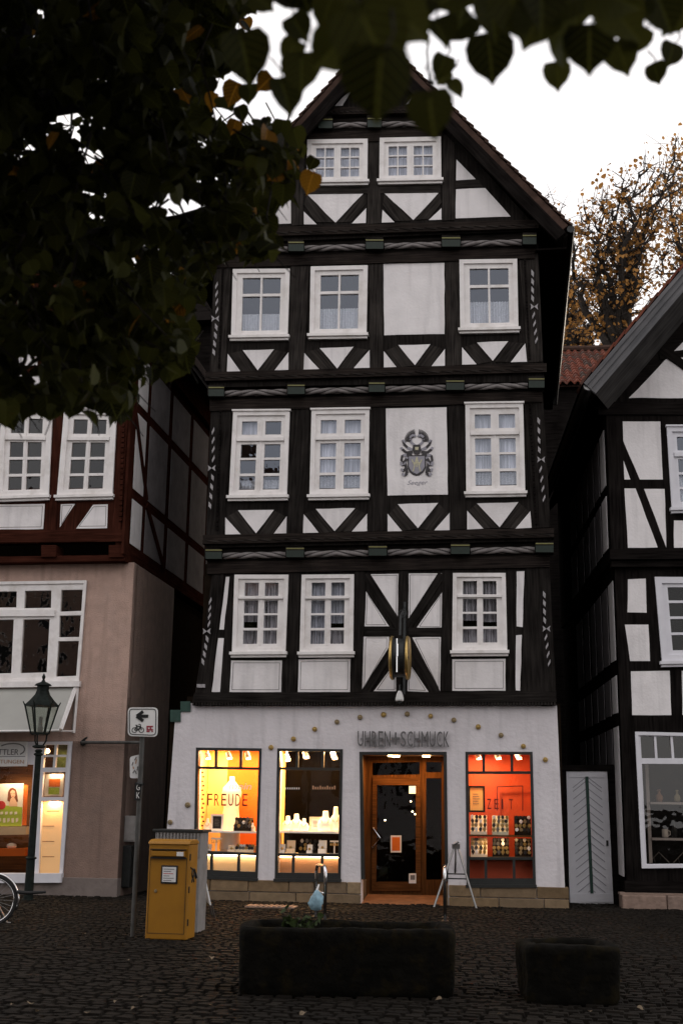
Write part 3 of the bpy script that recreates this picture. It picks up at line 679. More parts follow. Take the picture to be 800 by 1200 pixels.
# -- jetty bands: carved sill beam, joist ends, twisted rope fillets, top plate
def twisted(mb, a, b, r, rev):
    # a: (u, w, v) start; twisted three strand fillet
    n = max(8, int(abs(b[0] - a[0]) / .016)); k = 30; vs = []; fs = []
    for i in range(n + 1):
        t = i / n; u = lerp(a[0], b[0], t); v = lerp(a[2], b[2], t); w = lerp(a[1], b[1], t)
        half = (t - .5) * abs(b[0] - a[0]); ph = (abs(half) if rev else half) * 6.5
        for j in range(k):
            th = 2 * math.pi * j / k; rr = r * (.93 + .12 * math.cos(3 * (th + ph)))
            vs.append((u, -(w + rr * math.cos(th)), v + rr * math.sin(th)))
    base = len(mb.v); mb.add(vs, [])
    for i in range(n):
        t = (i + .5) / n; half = (t - .5) * abs(b[0] - a[0]); ph = (abs(half) if rev else half) * 6.5
        for j in range(k):
            th = 2 * math.pi * (j + .5) / k; c = math.cos(3 * (th + ph))
            mb.f.append([base + i * k + j, base + i * k + (j + 1) % k, base + (i + 1) * k + (j + 1) % k, base + (i + 1) * k + j]); mb.m.append(0 if c > -.72 else 1)
def band(xl, xr, yl, yr, wl, wu, heads, hb=11, gap=9, hr=8, hp=16):
    """pixel line of the sill beam top (yl at xl, yr at xr); heads = pixel spans of joist ends"""
    Y = lambda x, d: lerp(yl, yr, (x - xl) / (xr - xl)) + d
    # carved beam, two planed steps
    mb = MB()
    for d0, d1, t in ((0, hb * .55, .05), (hb * .55, hb, .085)):
        q = [pz(xl - 3, Y(xl, d0), wu), pz(xr + 3, Y(xr, d0), wu), pz(xr + 3, Y(xr, d1), wu), pz(xl - 3, Y(xl, d1), wu)]
        mb.prism(q, wl - .02, wu + t)
    q0 = pz(xl, Y(xl, hb * .75), wu); q1 = pz(xr, Y(xr, hb * .75), wu)
    mb.build('carved_beam', M['carved'], house)
    # long shallow carving cut as proud wedges
    cb = MB(); n = 26
    for i in range(n):
        x0 = lerp(xl, xr, i / n); x1 = lerp(xl, xr, (i + .9) / n)
        cb.prism([pz(x0, Y(x0, hb * .62), wu), pz(x1, Y(x1, hb * .70), wu), pz(x1, Y(x1, hb * .86), wu)], wu + .08, wu + .10)
    cb.build('beam_carving', M['timber_grey'], house)
    # shadowed board between
    mb = MB(); mb.prism([pz(xl, Y(xl, hb), wu), pz(xr, Y(xr, hb), wu), pz(xr, Y(xr, hb + gap + hr + 2), wu), pz(xl, Y(xl, hb + gap + hr + 2), wu)], wl - .02, wl + .05)
    mb.build('infill_board', M['timber'], house)
    hd = sorted(heads)
    for a, b in hd:
        c = (a + b) / 2
        y0 = Y(c, hb + gap - 3.5); y1 = Y(c, hb + gap + hr + .5)
        jm = MB(); jm.prism([pz(a, y0, wu), pz(b, y0, wu), pz(b, y1, wu), pz(a, y1, wu)], wl - .05, wu + .10, 0)
        j = jm.build('joist_end', M['timber'], house)
        g = MB(); q = lambda u, y: pz(lerp(a, b, u), y, wu + .10)
        g.prism([q(0, y0 + .2), q(1, y0 + .2), q(1, y0 + 1.6), q(0, y0 + 1.6)], wu + .09, wu + .108, 1)
        g.prism([q(.0, y0 + 3), q(1, y0 + 3), q(1, y1 - 1), q(.0, y1 - 1)], wu + .09, wu + .106, 0)
        g.build('joist_paint', [M['joist_green'], M['joist_gold']], j)
    rb = MB()
    for i in range(len(hd) - 1):
        x0, x1 = hd[i][1] + 1, hd[i + 1][0] - 1; d = hb + gap + hr * .45
        a = pz(x0, Y(x0, d), wu); b = pz(x1, Y(x1, d), wu)
        twisted(rb, (a[0], lerp(wl, wu, .6), a[1]), (b[0], lerp(wl, wu, .6), b[1]), .062, i % 2 == 0 or True)
    rb.build('rope_moulding', [M['rope'], M['rope_dark']], house)
    mb = MB(); d = hb + gap + hr + 1.5
    mb.prism([pz(xl + 2, Y(xl, d), wl), pz(xr - 2, Y(xr, d), wl), pz(xr - 2, Y(xr, d + hp), wl), pz(xl + 2, Y(xl, d + hp), wl)], wl - .02, wl + .05)
    mb.build('top_plate', M['carved'], house)
band(241.5, 645.5, 627.5, 619.5, W1_, W2_, [(241, 260), (335.5, 356), (432, 453), (528, 550), (627, 648)])
band(244.5, 637, 437, 426.5, W2_, W3_, [(244.5, 262.5), (337, 357), (432, 450.5), (522.5, 543.5), (619, 637.5)])
band(252, 628, 269.5, 258.5, W3_, W4_, [(254, 265), (338, 356), (428.5, 449), (517.5, 539), (612, 628)])
band(360, 520, 128, 125, W4_, W4_ + .10, [(373, 389.5), (430.5, 446.5), (500, 515)], hb=9, gap=6)
# bottom beam with dentils over the shop
mb = MB(); mb.prism(FM.poly([(228, 812), (650, 810.5), (652, 823), (226, 823.5)], W1_), -.02, W1_ + .035); mb.build('bottom_beam', T, house)
mb = MB(); a = pz(226, 823.6, W1_); b = pz(652, 823.2, W1_); n = 120
for i in range(n):
    u = lerp(a[0], b[0], i / n); v = lerp(a[1], b[1], i / n); mb.box(u, u + (b[0] - a[0]) / n * .6, -W1_ - .03, .0, v - .05, v + .002)
mb.build('dentil_course', M['timber_grey'], house)
# painted corner ornaments
def corner(px0, py0, px1, py1, w, side):
    mb = MB(); n = 9
    for i in range(n):
        t = (i + .5) / n; x = lerp(px0, px1, t); y = lerp(py0, py1, t); s_ = 1 if t < .5 else -1
        if i == 4:
            for k in (-1, 1):
                mb.prism(FM.poly([(x, y), (x + 4.5 * k, y - 3.6), (x + 3.6 * k, y), (x + 4.5 * k, y + 3.6)], w), w + .015, w + .034)
            continue
        x += side * (abs(t - .5) * 5 - 2)
        mb.prism(FM.poly([(x - 1.3 * s_ * side, y - 4.4), (x + 1.7, y - .8), (x + 1.2 * s_ * side, y + 4.6), (x - 1.5, y + 1.2)], w), w + .015, w + .033)
    mb.build('corner_ornament', M['ornament'], house)
corner(254.5, 330, 251, 418, W3_, -1); corner(623, 316, 628, 404, W3_, 1)
corner(250.5, 500, 246.5, 598, W2_, -1); corner(630, 488, 637, 590, W2_, 1)
corner(247.5, 700, 238, 780, W1_, -1); corner(636.5, 692, 643, 782, W1_, 1)
mb = MB(); mb.prism(FM.poly([(231.5, 802), (241, 802), (241, 806), (231.5, 806)], W1_), W1_ + .01, W1_ + .05); mb.build('corner_ornament', M['ornament'], house)
def beads(x0, y0, x1, y1, w):
    mb = MB(); n = 34
    for i in range(n):
        u, v = pz(lerp(x0, x1, i / n), lerp(y0, y1, i / n), w); mb.box(u - .018, u + .018, -w - .045, -w, v - .03, v + .03)
    mb.build('bead_strip', M['black_timber'], house)
beads(262, 308, 257, 434, W3_); beads(614, 298, 620, 424, W3_); beads(259, 478, 255, 624, W2_); beads(620, 470, 628, 618, W2_)
# -- crest painted in relief on its panel
def crest():
    mb = MB(); w = W2_ + .021
    P = lambda pts, l, mi, b=0: mb.prism(FM.poly(pts, W2_), w - .006, w + l, mi)
    P([(477.5, 534), (499, 533.5), (499, 548), (496, 554), (491, 557.5), (487.5, 558), (484, 557), (479.5, 553.5), (477.5, 548)], .010, 1)
    P([(479, 535.5), (497.5, 535), (497.5, 547.5), (494.5, 552.5), (488, 556), (482, 553), (479, 547.5)], .014, 0)
    # star-legged figure on the shield
    for a, b in (((488, 537), (484, 553)), ((488.5, 537), (492.5, 553)), ((484, 543), (493, 543)), ((488.3, 536), (488.3, 548)), ((482.5, 539), (486, 546)), ((494, 539), (491, 546))):
        mb.bar(pz(*a, W2_), pz(*b, W2_), .022, w + .01, w + .018 + random.uniform(0, .003), 2)
    mb.lathe([(.0001, 0), (.03, 0), (.03, .02), (.0001, .024)], (pz(488.3, 537.5, W2_)[0], -w - .012, pz(488.3, 537.5, W2_)[1]), 2, 10, axis='y')
    P([(484, 522), (492, 521.5), (493.5, 528), (491, 533), (485.5, 533), (483, 528)], .016, 1)
    P([(486, 524.5), (490.5, 524.5), (490, 528), (486.5, 528)], .020, 2)
    for i in range(13):                          # feathered wings
        for sgn in (-1, 1):
            t = i / 12; an = R(lerp(86, 4, t)); r0 = 5 + 2 * t; r1 = 14.5 - 1.5 * t
            cx, cy = 488.3 + sgn * 2.0, 518
            a = (cx + sgn * r0 * math.cos(an) * .7, cy - r0 * math.sin(an)); b = (cx + sgn * r1 * math.cos(an) * .95, cy - r1 * math.sin(an) * 1.0)
            mb.bar(pz(*a, W2_), pz(*b, W2_), .022, w, w + .008 + .0005 * i + .003 * random.random(), 1, .010)
    for sgn in (-1, 1):                          # wing arms
        pts = [(488.3 + sgn * 1.5, 523), (488.3 + sgn * 6.5, 519), (488.3 + sgn * 8, 513), (488.3 + sgn * 4, 510), (488.3 + sgn * 1.6, 512)]
        for i in range(4): mb.bar(pz(*pts[i], W2_), pz(*pts[i + 1], W2_), .045, w, w + .012 + .002 * i, 0)
        # mantling scrolls
        sc = [[(5, 528), (11, 525), (15, 521), (16.5, 516), (13.5, 519)], [(5, 530), (12, 531), (17, 527), (18.5, 524.5)], [(6, 532), (12, 534), (17, 534), (18, 540), (15, 545), (13, 542)],
              [(11.5, 536), (14, 542), (12.5, 549), (16.5, 553), (18, 549.5)], [(12.5, 549), (11.5, 555), (14.5, 558), (17, 555)], [(12, 538), (17, 546), (18.5, 542)]]
        for k, line in enumerate(sc):
            for i in range(len(line) - 1):
                a = (488.3 + sgn * line[i][0], line[i][1]); b = (488.3 + sgn * line[i + 1][0], line[i + 1][1])
                mb.bar(pz(*a, W2_), pz(*b, W2_), .055 - .006 * i, w, w + .009 + .001 * k + .0013 * i, 1 if (k + i) % 3 else 0)
    a = pz(476, 570, W2_); b = pz(499, 563, W2_)
    mb.text('Seeger', a[0], b[0], a[1], b[1], w - .004, w + .003, 0, .05)
    return mb.build('coat_of_arms', [M['lilac'], M['crest_dark'], M['crest_gold']], crest_o)
crest()
# -- roof
WO = W4_ + .32
ap = pz(441, 40, WO); eR = pz(665, 264, WO); eL = pz(215, 290, WO)
mb = MB(); th = .16
def slope(a, b, t):
    dx, dy = b[0] - a[0], b[1] - a[1]; L = math.hypot(dx, dy); nx, ny = dy / L * t, -dx / L * t
    if ny > 0: nx, ny = -nx, -ny
    return [a, b, (b[0] + nx, b[1] + ny), (a[0], a[1] - t * L / abs(dx))]
mb.prism(slope(ap, eR, th), -9.9, WO); mb.prism(slope(ap, eL, th), -9.9, WO)
roof = mb.build('roof', M['roof_dark'], house)
bb = MB()
for e in (eR, eL):
    q = slope((ap[0], ap[1] - .17), (e[0] - (.05 if e is eR else -.05), e[1] - .15), .24); bb.prism(q, WO - .06, WO + .02, 0, math.atan2(e[1] - ap[1], e[0] - ap[0]))
    q = slope((ap[0], ap[1] - .18), (e[0], e[1] - .17), .1); bb.prism(q, -9, WO - .07, 0)
bb.build('bargeboard', M['black_timber'], roof)
tb = MB()
for e in (eR, eL):
    n = 26
    for i in range(n):
        t0, t1 = i / n, (i + 1.25) / n; a = (lerp(ap[0], e[0], t0), lerp(ap[1], e[1], t0)); b = (lerp(ap[0], e[0], t1), lerp(ap[1], e[1], t1))
        for k in range(2):
            x0, x1 = WO + .03 - k * .24, WO - .2 - k * .24
            dx, dy = b[0] - a[0], b[1] - a[1]; L = math.hypot(dx, dy); nx, ny = -dy / L, dx / L
            if ny < 0: nx, ny = -nx, -ny
            jt = random.uniform(-.008, .008)
            tb.prism([(a[0] + nx * .005, a[1] + ny * .005 + jt), (b[0] + nx * .045, b[1] + ny * .045 + jt), (b[0] + nx * .075, b[1] + ny * .075 + jt), (a[0] + nx * .03, a[1] + ny * .03 + jt)], x1, x0)
tb.build('verge_tiles', M['roof_dark'], roof)
for ex, ey in ((eR[0] + .05, eR[1]), (eL[0] - .05, eL[1])):
    gm = MB(); gm.tube([(ex, -WO, ey - .08), (ex, 9.5, ey - .12)], .075); gm.build('gutter', M['dark_metal'], house)
sm = MB(); sm.box(pz(632, 280, 0)[0] - .1, eR[0] - .02, -W4_, 9.4, eR[1] - .34, eR[1] - .30); sm.build('eaves_boards', M['black_timber'], house); sm = MB(); sm.box(eL[0] + .02, pz(250, 290, 0)[0] + .1, -W4_, 9.4, eL[1] - .34, eL[1] - .30)
sm.build('eaves_boards', M['black_timber'], house)
# downpipe on the right rear corner
# -- gold studs round the shop front
for px, py in ((199.8, 963.5), (220.3, 943.3), (317.8, 879.6 - 8.5), (344, 866 - 11), (368.8, 854.6), (394.8, 846), (421.8, 840.6), (449.4, 837.5), (477, 836.8), (504.3, 839.2), (531.6, 843.8), (560, 851.8), (586.6, 861.6), (612.8, 874.6), (638.4, 890.3)):
    if px == 317.8: py = 876
    if px == 344: py = 866
    u, v = pz(px, py); mb = MB(); k = random.uniform(.044, .052)
    mb.lathe([(k * .6, 0), (k, .012), (k * 1.0, .03), (k * .7, .045), (k * .35, .045), (k * .3, .055), (.001, .058)], (0, 0, 0), 0, 14, axis='y')
    mb.v = [(x + u, -y, z + v) for x, y, z in mb.v]
    mb.build('stud', M['brass' if random.random() < .45 else 'gold'], house)
# -- shop lettering
a = pz(419, 874.5); b = pz(527, 858)
sgn = MB(); words = 'UHREN+SCHMUCK'
vt = pz(470, 857.2)[1]; vb_ = pz(470, 875.2)[1]; ua, ub = pz(419, 866)[0], pz(527, 866)[0]
cellw = (ub - ua) / len(words); x = ua
wd = {'U': 1, 'H': 1, 'R': .95, 'E': .85, 'N': 1.05, '+': 1.25, 'S': .95, 'C': .95, 'M': 1.2, 'K': .95}
tot = sum(wd[c] for c in words)
for ch in words:
    L = (ub - ua) * wd[ch] / tot
    if ch == '+': sgn.box(x + L * .02, x + L * .96, -.085, -.05, lerp(vb_, vt, .45), lerp(vb_, vt, .60)); sgn.box(x + L * .40, x + L * .58, -.087, -.048, lerp(vb_, vt, .12), lerp(vb_, vt, .93))
    else: sgn.text(ch, x + L * .07, x + L * .88, vb_, vt, .05, .085)
    sgn.box(x + L * .45, x + L * .5, -.05, 0, lerp(vb_, vt, .45), lerp(vb_, vt, .55)); x += L
sgn.build('sign_lettering', M['grey_letter'], house)

# -- shop windows
def shopwin(q, vt_, vb2_, trans, rail, ledge=True):
    Q = FM.poly(q); fm = lambda s_, t_: quadmap(Q, s_, t_)
    mb = MB(); wd_ = abs(Q[1][0] - Q[0][0]); ht = abs(Q[0][1] - Q[3][1]); a = .05 / wd_; b = .05 / ht
    for pts in ([(0, 0), (1, 0), (1 - a, b), (a, b)], [(0, 0), (a, b), (a, 1 - b), (0, 1)], [(1, 0), (1, 1), (1 - a, 1 - b), (1 - a, b)], [(0, 1), (a, 1 - b), (1 - a, 1 - b), (1, 1)]):
        mb.prism([fm(*p) for p in pts], -.12, .012)
    hb_ = .024 / ht; wb = .024 / wd_
    for t in (trans, rail): mb.prism([fm(a, t - hb_), fm(1 - a, t - hb_), fm(1 - a, t + hb_), fm(a, t + hb_)], -.11, -.02)
    for s_ in vt_: mb.prism([fm(s_ - wb, b), fm(s_ + wb, b), fm(s_ + wb, trans - hb_), fm(s_ - wb, trans - hb_)], -.105, -.024)
    for s_ in vb2_: mb.prism([fm(s_ - wb, rail + hb_), fm(s_ + wb, rail + hb_), fm(s_ + wb, 1 - b), fm(s_ - wb, 1 - b)], -.105, -.024)
    mb.prism([fm(a, 1 - b - .075 / ht), fm(1 - a, 1 - b - .075 / ht), fm(1 - a, 1 - b), fm(a, 1 - b)], -.10, .0)
    o = mb.build('shop_window', M['frame_metal'], house)
    pb = MB(); p4 = [fm(a, b), fm(1 - a, b), fm(1 - a, 1 - b), fm(a, 1 - b)]
    pb.add([(u, .075, v) for u, v in p4], [(0, 1, 2, 3)]); pb.build('pane', M['pane_shop'], o, recalc=False)
    if ledge:
        lm = MB(); l, r_ = fm(-.01, 1), fm(1.01, 1); lm.prism([(l[0], l[1] + .02), (r_[0], r_[1] + .02), (r_[0], r_[1] - .03), (l[0], l[1] - .03)], -.05, .075); lm.build('ledge', M['frame_metal'], o)
    return o, fm
DEPTH = 1.05
def showcase(o, fm, rail, back, sidec, ceil='cream', floor='cream', low=None):
    """lit box behind a shop window: back, two sides, ceiling, floor"""
    (u0, _), (u1, _) = fm(-.03, .5), fm(1.03, .5)
    vt_ = fm(.5, -.01)[1]; vf = fm(.5, rail)[1]; vb_ = fm(.5, 1.0)[1]
    mb = MB(); mb.box(u0, u1, DEPTH, DEPTH + .04, vb_, vt_ + .1); mb.build('display_back', back, o)
    mb = MB(); mb.box(u0 - .04, u0, .31, DEPTH, vb_, vt_ + .1); mb.box(u1, u1 + .04, .31, DEPTH, vb_, vt_ + .1); mb.build('display_side', sidec, o)
    mb = MB(); mb.box(u0, u1, .3, DEPTH, vt_ + .02, vt_ + .06); mb.build('display_ceiling', M[ceil], o)
    mb = MB(); mb.box(u0 + .01, u1 - .01, .14, DEPTH - .01, vf - .035, vf); mb.build('display_floor', M[floor], o)
    if low:
        mb = MB(); mb.box(u0 + .01, u1 - .01, .42, .44, vb_, vf - .04); mb.build('lower_panel', M[low], o)
    return u0, u1, vf, vt_
WARM = (1, .60, .26)
def local_lamp(parent, name, kind, u, w, v, e, col=WARM, **k): return lamp(name, kind, (u, -w, v), e, col, parent, **k)
def spot_lamp(parent, u, w, v, lit=True):
    mb = MB(); mb.tube([(u, -w, v + .13), (u, -w, v + .04)], .012); mb.tube([(u - .02, -w, v + .06), (u + .03, -w - .05, v - .05)], [.045, .055], n=12)
    o = mb.build('spot_lamp', M['white'], parent)
    g = MB(); g.lathe([(.001, -.002), (.046, 0), (.046, .006), (.001, .008)], (u + .032, -w - .053, v - .062), n=12); g.build('bulb', M['warm_lamp'], o)
# window 1 : orange, 'FREUDE'
o1, f1 = shopwin(WQ[0], (.30, .68), (.27, .69), .158, .813)
u0, u1, vf, vt_ = showcase(o1, f1, .813, M['orange_wall'], M['yellow_wall'], low='cream')
mb = MB(); mb.box(u0 + .01, lerp(u0, u1, .30), DEPTH - .012, DEPTH - .004, vf, vt_); mb.build('yellow_curtain', M['yellow_wall'], o1)
SH1 = pz(265, 973.5, -.45)[1]
mb = MB(); mb.box(u0 + .005, u1 - .005, .25, .75, SH1 - .035, SH1); mb.build('shelf', M['white'], o1)
for k, e in ((.25, 55), (.72, 55)): local_lamp(o1, 'display_lamp', 'AREA', lerp(u0, u1, k), -.5, vt_ - .03, e * .58, size=.25)
mb = MB(); mb.box(u0 + .05, u1 - .05, .36, .38, vf - .062, vf - .04); mb.build('light_strip', M['warm_strip'], o1)
for px in (243, 268, 290): spot_lamp(o1, pz(px, 890, -.35)[0], -.35, pz(px, 886, -.35)[1])
a, b = pz(242, 944, -.068), pz(292, 930.5, -.068)
mb = MB(); x = a[0]; n = 6
for i, ch in enumerate('FREUDE'):
    x0 = lerp(a[0], b[0], i / n + .015); x1 = lerp(a[0], b[0], (i + .78) / n); mb.text(ch, x0, x1, a[1], b[1], -.070, -.068)
mb.build('lettering', M['darkred'], o1)
a, b = pz(268, 925, -.068), pz(294, 918, -.068); mb = MB(); mb.text('mein', a[0], b[0], a[1], b[1], -.070, -.068, 0, .03); mb.build('lettering', M['white'], o1)
mb = MB()
for i in range(14):
    y = 905 + i * 5.2; a = pz(237 + (i % 2) * 1.2, y, -.068); mb.box(a[0] - .015, a[0] + .02, .067, .069, a[1] - .02, a[1] + .012)
mb.build('lettering', M['darkred'], o1)
# window 2 : white goods before a dark shop
o2, f2 = shopwin(WQ[1], (.30, .69), (.27, .71), .155, .812)
u0, u1, vf, vt_ = showcase(o2, f2, .812, M['void'], M['yellow_wall'], ceil='void', low='tan_panel')
SH2 = pz(362, 974, -.45)[1]
mb = MB(); mb.box(u0 + .005, u1 - .005, .25, .8, SH2 - .035, SH2); mb.build('shelf', M['white'], o2)
for k in (.2, .75): local_lamp(o2, 'display_lamp', 'AREA', lerp(u0, u1, k), -.45, vt_ - .05, 75, size=.2)
mb = MB(); mb.box(u0 + .05, u1 - .05, .36, .38, vf - .062, vf - .04); mb.build('light_strip', M['warm_strip'], o2)
for px, py in ((336, 888), (358, 885), (391, 886)): spot_lamp(o2, pz(px, py, -.4)[0], -.4, pz(px, py, -.4)[1])
mb = MB()
for i in range(7): a = pz(334 + i * 2.6, 925, -.068); mb.box(a[0], a[0] + .02, .067, .069, a[1], a[1] + .035, 1)
for i in range(10): a = pz(366 + i * 2.8, 925, -.068); mb.box(a[0], a[0] + .026, .067, .069, a[1], a[1] + (.045 if i % 3 else .065))
mb.build('lettering', [M['tan_panel'], M['paper']], o2)
# window 3 : red-orange, 'ZEIT'
o3, f3 = shopwin(WQ[2], (.27, .69), (.28, .69), .158, .80)
u0, u1, vf, vt_ = showcase(o3, f3, .80, M['red_wall'], M['orange_wall'], ceil='red_wall', floor='brown_wood', low=None)
SH3 = pz(585, 978.5, -.4)[1]; SH4 = vf
mb = MB(); mb.box(u0 + .005, u1 - .005, .25, .72, SH3 - .03, SH3); mb.build('shelf', M['brown_wood'], o3)
local_lamp(o3, 'display_lamp', 'AREA', lerp(u0, u1, .22), -.5, vt_ - .05, 26, size=.2); local_lamp(o3, 'display_lamp', 'AREA', lerp(u0, u1, .7), -.4, vt_ - .05, 5, size=.2)
local_lamp(o3, 'display_lamp', 'AREA', lerp(u0, u1, .5), -.3, SH3 - .05, 3, size=.7, size_y=.1)
mb = MB(); mb.box(u0 + .01, u1 - .01, .30, .33, pz(585, 1036)[1], vf - .05); mb.build('lower_panel', M['red_wall'], o3)
for px in (559, 582, 606): spot_lamp(o3, pz(px, 887, -.4)[0], -.4, pz(px, 886, -.4)[1])
a, b = pz(570, 948, -.068), pz(604, 936.5, -.068); mb = MB()
for i, ch in enumerate('ZEIT'): mb.text(ch, lerp(a[0], b[0], i / 4 + .01), lerp(a[0], b[0], (i + (.25 if ch == 'I' else .62)) / 4), a[1], b[1], -.070, -.068)
mb.build('lettering', M['darkred'], o3)
mb = MB(); q = lambda x, y: pz(x, y, -.9)
for aa, bb_ in (((582, 922), (582, 950)), ((582, 922), (612, 921)), ((612, 921), (612, 950))): mb.bar(q(*aa), q(*bb_), .02, -.95, -.93)
mb.build('back_moulding', M['darkred'], o3)
# -- goods in the windows
def good(name, label, cat, px, w, zv, build, group=None):
    u = pz(px, 975, w)[0]
    P = FM.O + FM.U * u + FM.N * w; t = thing(name, label, cat, (P.x, P.y, zv + .001), -FM.yaw, group); build(t); return t
def bust_form(h, r):
    def f(t):
        mb = MB(); mb.lathe([(.9 * r, 0), (1.0 * r, .04 * h), (.96 * r, .25 * h), (.86 * r, .45 * h), (.74 * r, .58 * h), (.88 * r, .70 * h), (.98 * r, .78 * h), (.86 * r, .85 * h), (.48 * r, .905 * h), (.27 * r, .94 * h), (.23 * r, 1.0 * h), (.01, 1.0 * h)], n=20, sy=.7)
        mb.build('body', M['white'], t, smooth=True)
        nb = MB()
        for i in range(20):
            an = 2 * math.pi * i / 20; nb.lathe([(.001, -.008), (.008, 0), (.001, .008)], (.55 * r * math.cos(an), .42 * r * math.sin(an) - .02, .82 * h - .05 * h * (math.sin(an) < 0)), n=6)
        nb.build('necklace', M['gold'], t)
    return f
def neck_stand(h, r):
    def f(t):
        mb = MB(); mb.lathe([(r, 0), (r * 1.05, .15 * h), (r * 1.1, .35 * h), (r * .85, .55 * h), (r * .42, .70 * h), (r * .36, .95 * h), (r * .30, h), (.01, h)], n=16, sy=.55); mb.build('stand', M['white'], t, smooth=True)
        nb = MB(); nb.tube([(r * .5 * math.cos(k), -r * .42 - .01, h * (.58 - .22 * math.sin(k))) for k in [i * math.pi / 8 for i in range(9)]], .006, n=6); nb.build('chain', M['gold'], t)
    return f
def ring_box(wd_, dp, h, mk='white', open_=True, inner='gold'):
    def f(t):
        mb = MB(); mb.box(-wd_ / 2, wd_ / 2, -dp / 2, dp / 2, 0, h * .4); mb.build('base', M[mk], t, bevel=.006)
        lb = MB(); lb.box(-wd_ / 2, wd_ / 2, dp / 2 - .02, dp / 2 + .01, h * .41, h); lb.build('lid', M[mk], t, bevel=.006)
        rb = MB(); rb.lathe([(.02, -.004), (.026, 0), (.02, .004)], (0, 0, h * .4 + .022), n=12, axis='y'); rb.build('ring', M[inner], t)
    return f
def watch_tray(wd_, h, cols, rows, mk='cream', seed=0):
    def f(t):
        rnd = random.Random(seed)
        mb = MB(); mb.side([(-.10, 0), (.12, 0), (.12, h), (.09, h), (-.10, .05)], -wd_ / 2, wd_ / 2); mb.build('tray', M[mk], t, bevel=.004)
        for i in range(cols):
            for j in range(rows):
                x = lerp(-wd_ / 2, wd_ / 2, (i + .5) / cols) + rnd.uniform(-.01, .01); s_ = (j + .5) / rows
                y = lerp(-.10, .09, s_) - .02; z = lerp(.05, h, s_) + .012
                w_ = MB(); w_.lathe([(.001, -.012), (.030, -.012), (.032, 0), (.030, .008), (.001, .008)], (x, y, z), n=12, axis='y')
                hs_ = rnd.uniform(.025, .05); w_.box(x - .012, x + .012, y - .004, y + .004, z - hs_, z + hs_ * .8)
                w_.build('watch', M[rnd.choice(['white', 'gold', 'black', 'steel', 'brass', 'gold', 'black'])], t)
    return f
def earring_stand(wd_, h):
    def f(t):
        mb = MB(); mb.box(-wd_ / 2, wd_ / 2, -.04, .04, 0, .02); mb.box(-.012, .012, -.012, .012, .02, h); mb.box(-wd_ / 2, wd_ / 2, -.01, .01, h - .03, h); mb.build('stand', M['white'], t)
        for i in range(5):
            x = lerp(-wd_ / 2, wd_ / 2, (i + .5) / 5); d = MB(); d.lathe([(.001, 0), (.012, .02), (.006, .05), (.001, .06)], (x, -.015, h - .10), n=8); d.build('earring', M['gold'], t)
    return f
def picture(wd_, h, mk_frame, mk_in, dep=.03):
    def f(t):
        mb = MB(); e = .035
        mb.box(-wd_ / 2, wd_ / 2, -dep, 0, 0, e); mb.box(-wd_ / 2, wd_ / 2, -dep, 0, h - e, h); mb.box(-wd_ / 2, -wd_ / 2 + e, -dep, 0, e, h - e); mb.box(wd_ / 2 - e, wd_ / 2, -dep, 0, e, h - e); mb.build('frame', M[mk_frame], t)
        ib = MB(); ib.box(-wd_ / 2 + e, wd_ / 2 - e, -dep * .6, -.002, e, h - e); s_ = ib.build('sheet', M[mk_in], t)
        lb = MB()
        for i in range(5): lb.box(-wd_ * .22, wd_ * (.1 + .05 * (i % 3)), -dep * .6 - .003, -dep * .6 - .001, h * (.68 - .09 * i), h * (.68 - .09 * i) + .008)
        lb.build('print', M['line'], t)
    return f
F1 = SH1; FL1 = f1(.5, .813)[1]; FL2 = f2(.5, .812)[1]; FL3 = f3(.5, .80)[1]
good('dress_form', 'tall blazing white dress form standing before the orange back of the left shop window', 'dress form', 270, -.78, FL1, bust_form(1.40, .20))
good('jewellery_stand', 'white necklace stand at the left end of the upper shelf beside the FREUDE lettering', 'jewellery display', 243, -.42, F1, neck_stand(.22, .07))
good('jewellery_stand', 'tall white jewellery block with a dark square sign, left of the dress form', 'jewellery display', 255, -.45, F1, picture(.24, .30, 'white', 'black', .08))
good('watch_tray', 'black framed ring tray on the upper shelf to the right of the dress form', 'jewellery tray', 285, -.40, F1, watch_tray(.33, .24, 5, 3, 'dark_wall', 3))
good('jewellery_stand', 'small white necklace stand at the right end of the orange window shelf', 'jewellery display', 296, -.36, F1, neck_stand(.15, .05))
good('gift_box', 'low open white ring box at the left on the lower ledge of the orange window', 'jewellery box', 244, -.45, FL1, ring_box(.14, .12, .14))
good('jewellery_stand', 'yellowish earring stand on the lower ledge below the dark square sign', 'jewellery display', 254, -.40, FL1, earring_stand(.20, .26))
good('watch_tray', 'row of small watches on the lower ledge right in the orange window', 'jewellery tray', 288, -.45, FL1, watch_tray(.36, .13, 6, 2, 'cream', 5))
good('gift_box', 'open ring box in front of the foot of the dress form', 'jewellery box', 272, -.35, FL1, ring_box(.13, .10, .13, 'cream'))
for lab, px, h, r_ in (('low white necklace bust at the left end of the upper shelf, middle shop window', 337, .27, .11), ('broad white necklace bust second from left on the shelf of the dark backed window', 347, .31, .12),
                       ('small white necklace bust in the middle of the dark backed window', 356, .23, .09), ('large white necklace bust right of the price board in the dark backed window', 381, .37, .14), ('tallest white necklace bust at the right end of the dark backed window', 393, .45, .11)):
    good('necklace_bust', lab, 'jewellery display', px, -.42 - random.uniform(-.05, .05), SH2, neck_stand(h, r_))
good('price_board', 'small light board with ruled lines between the white busts', 'board', 370, -.5, SH2, picture(.24, .26, 'cream', 'paper', .03))
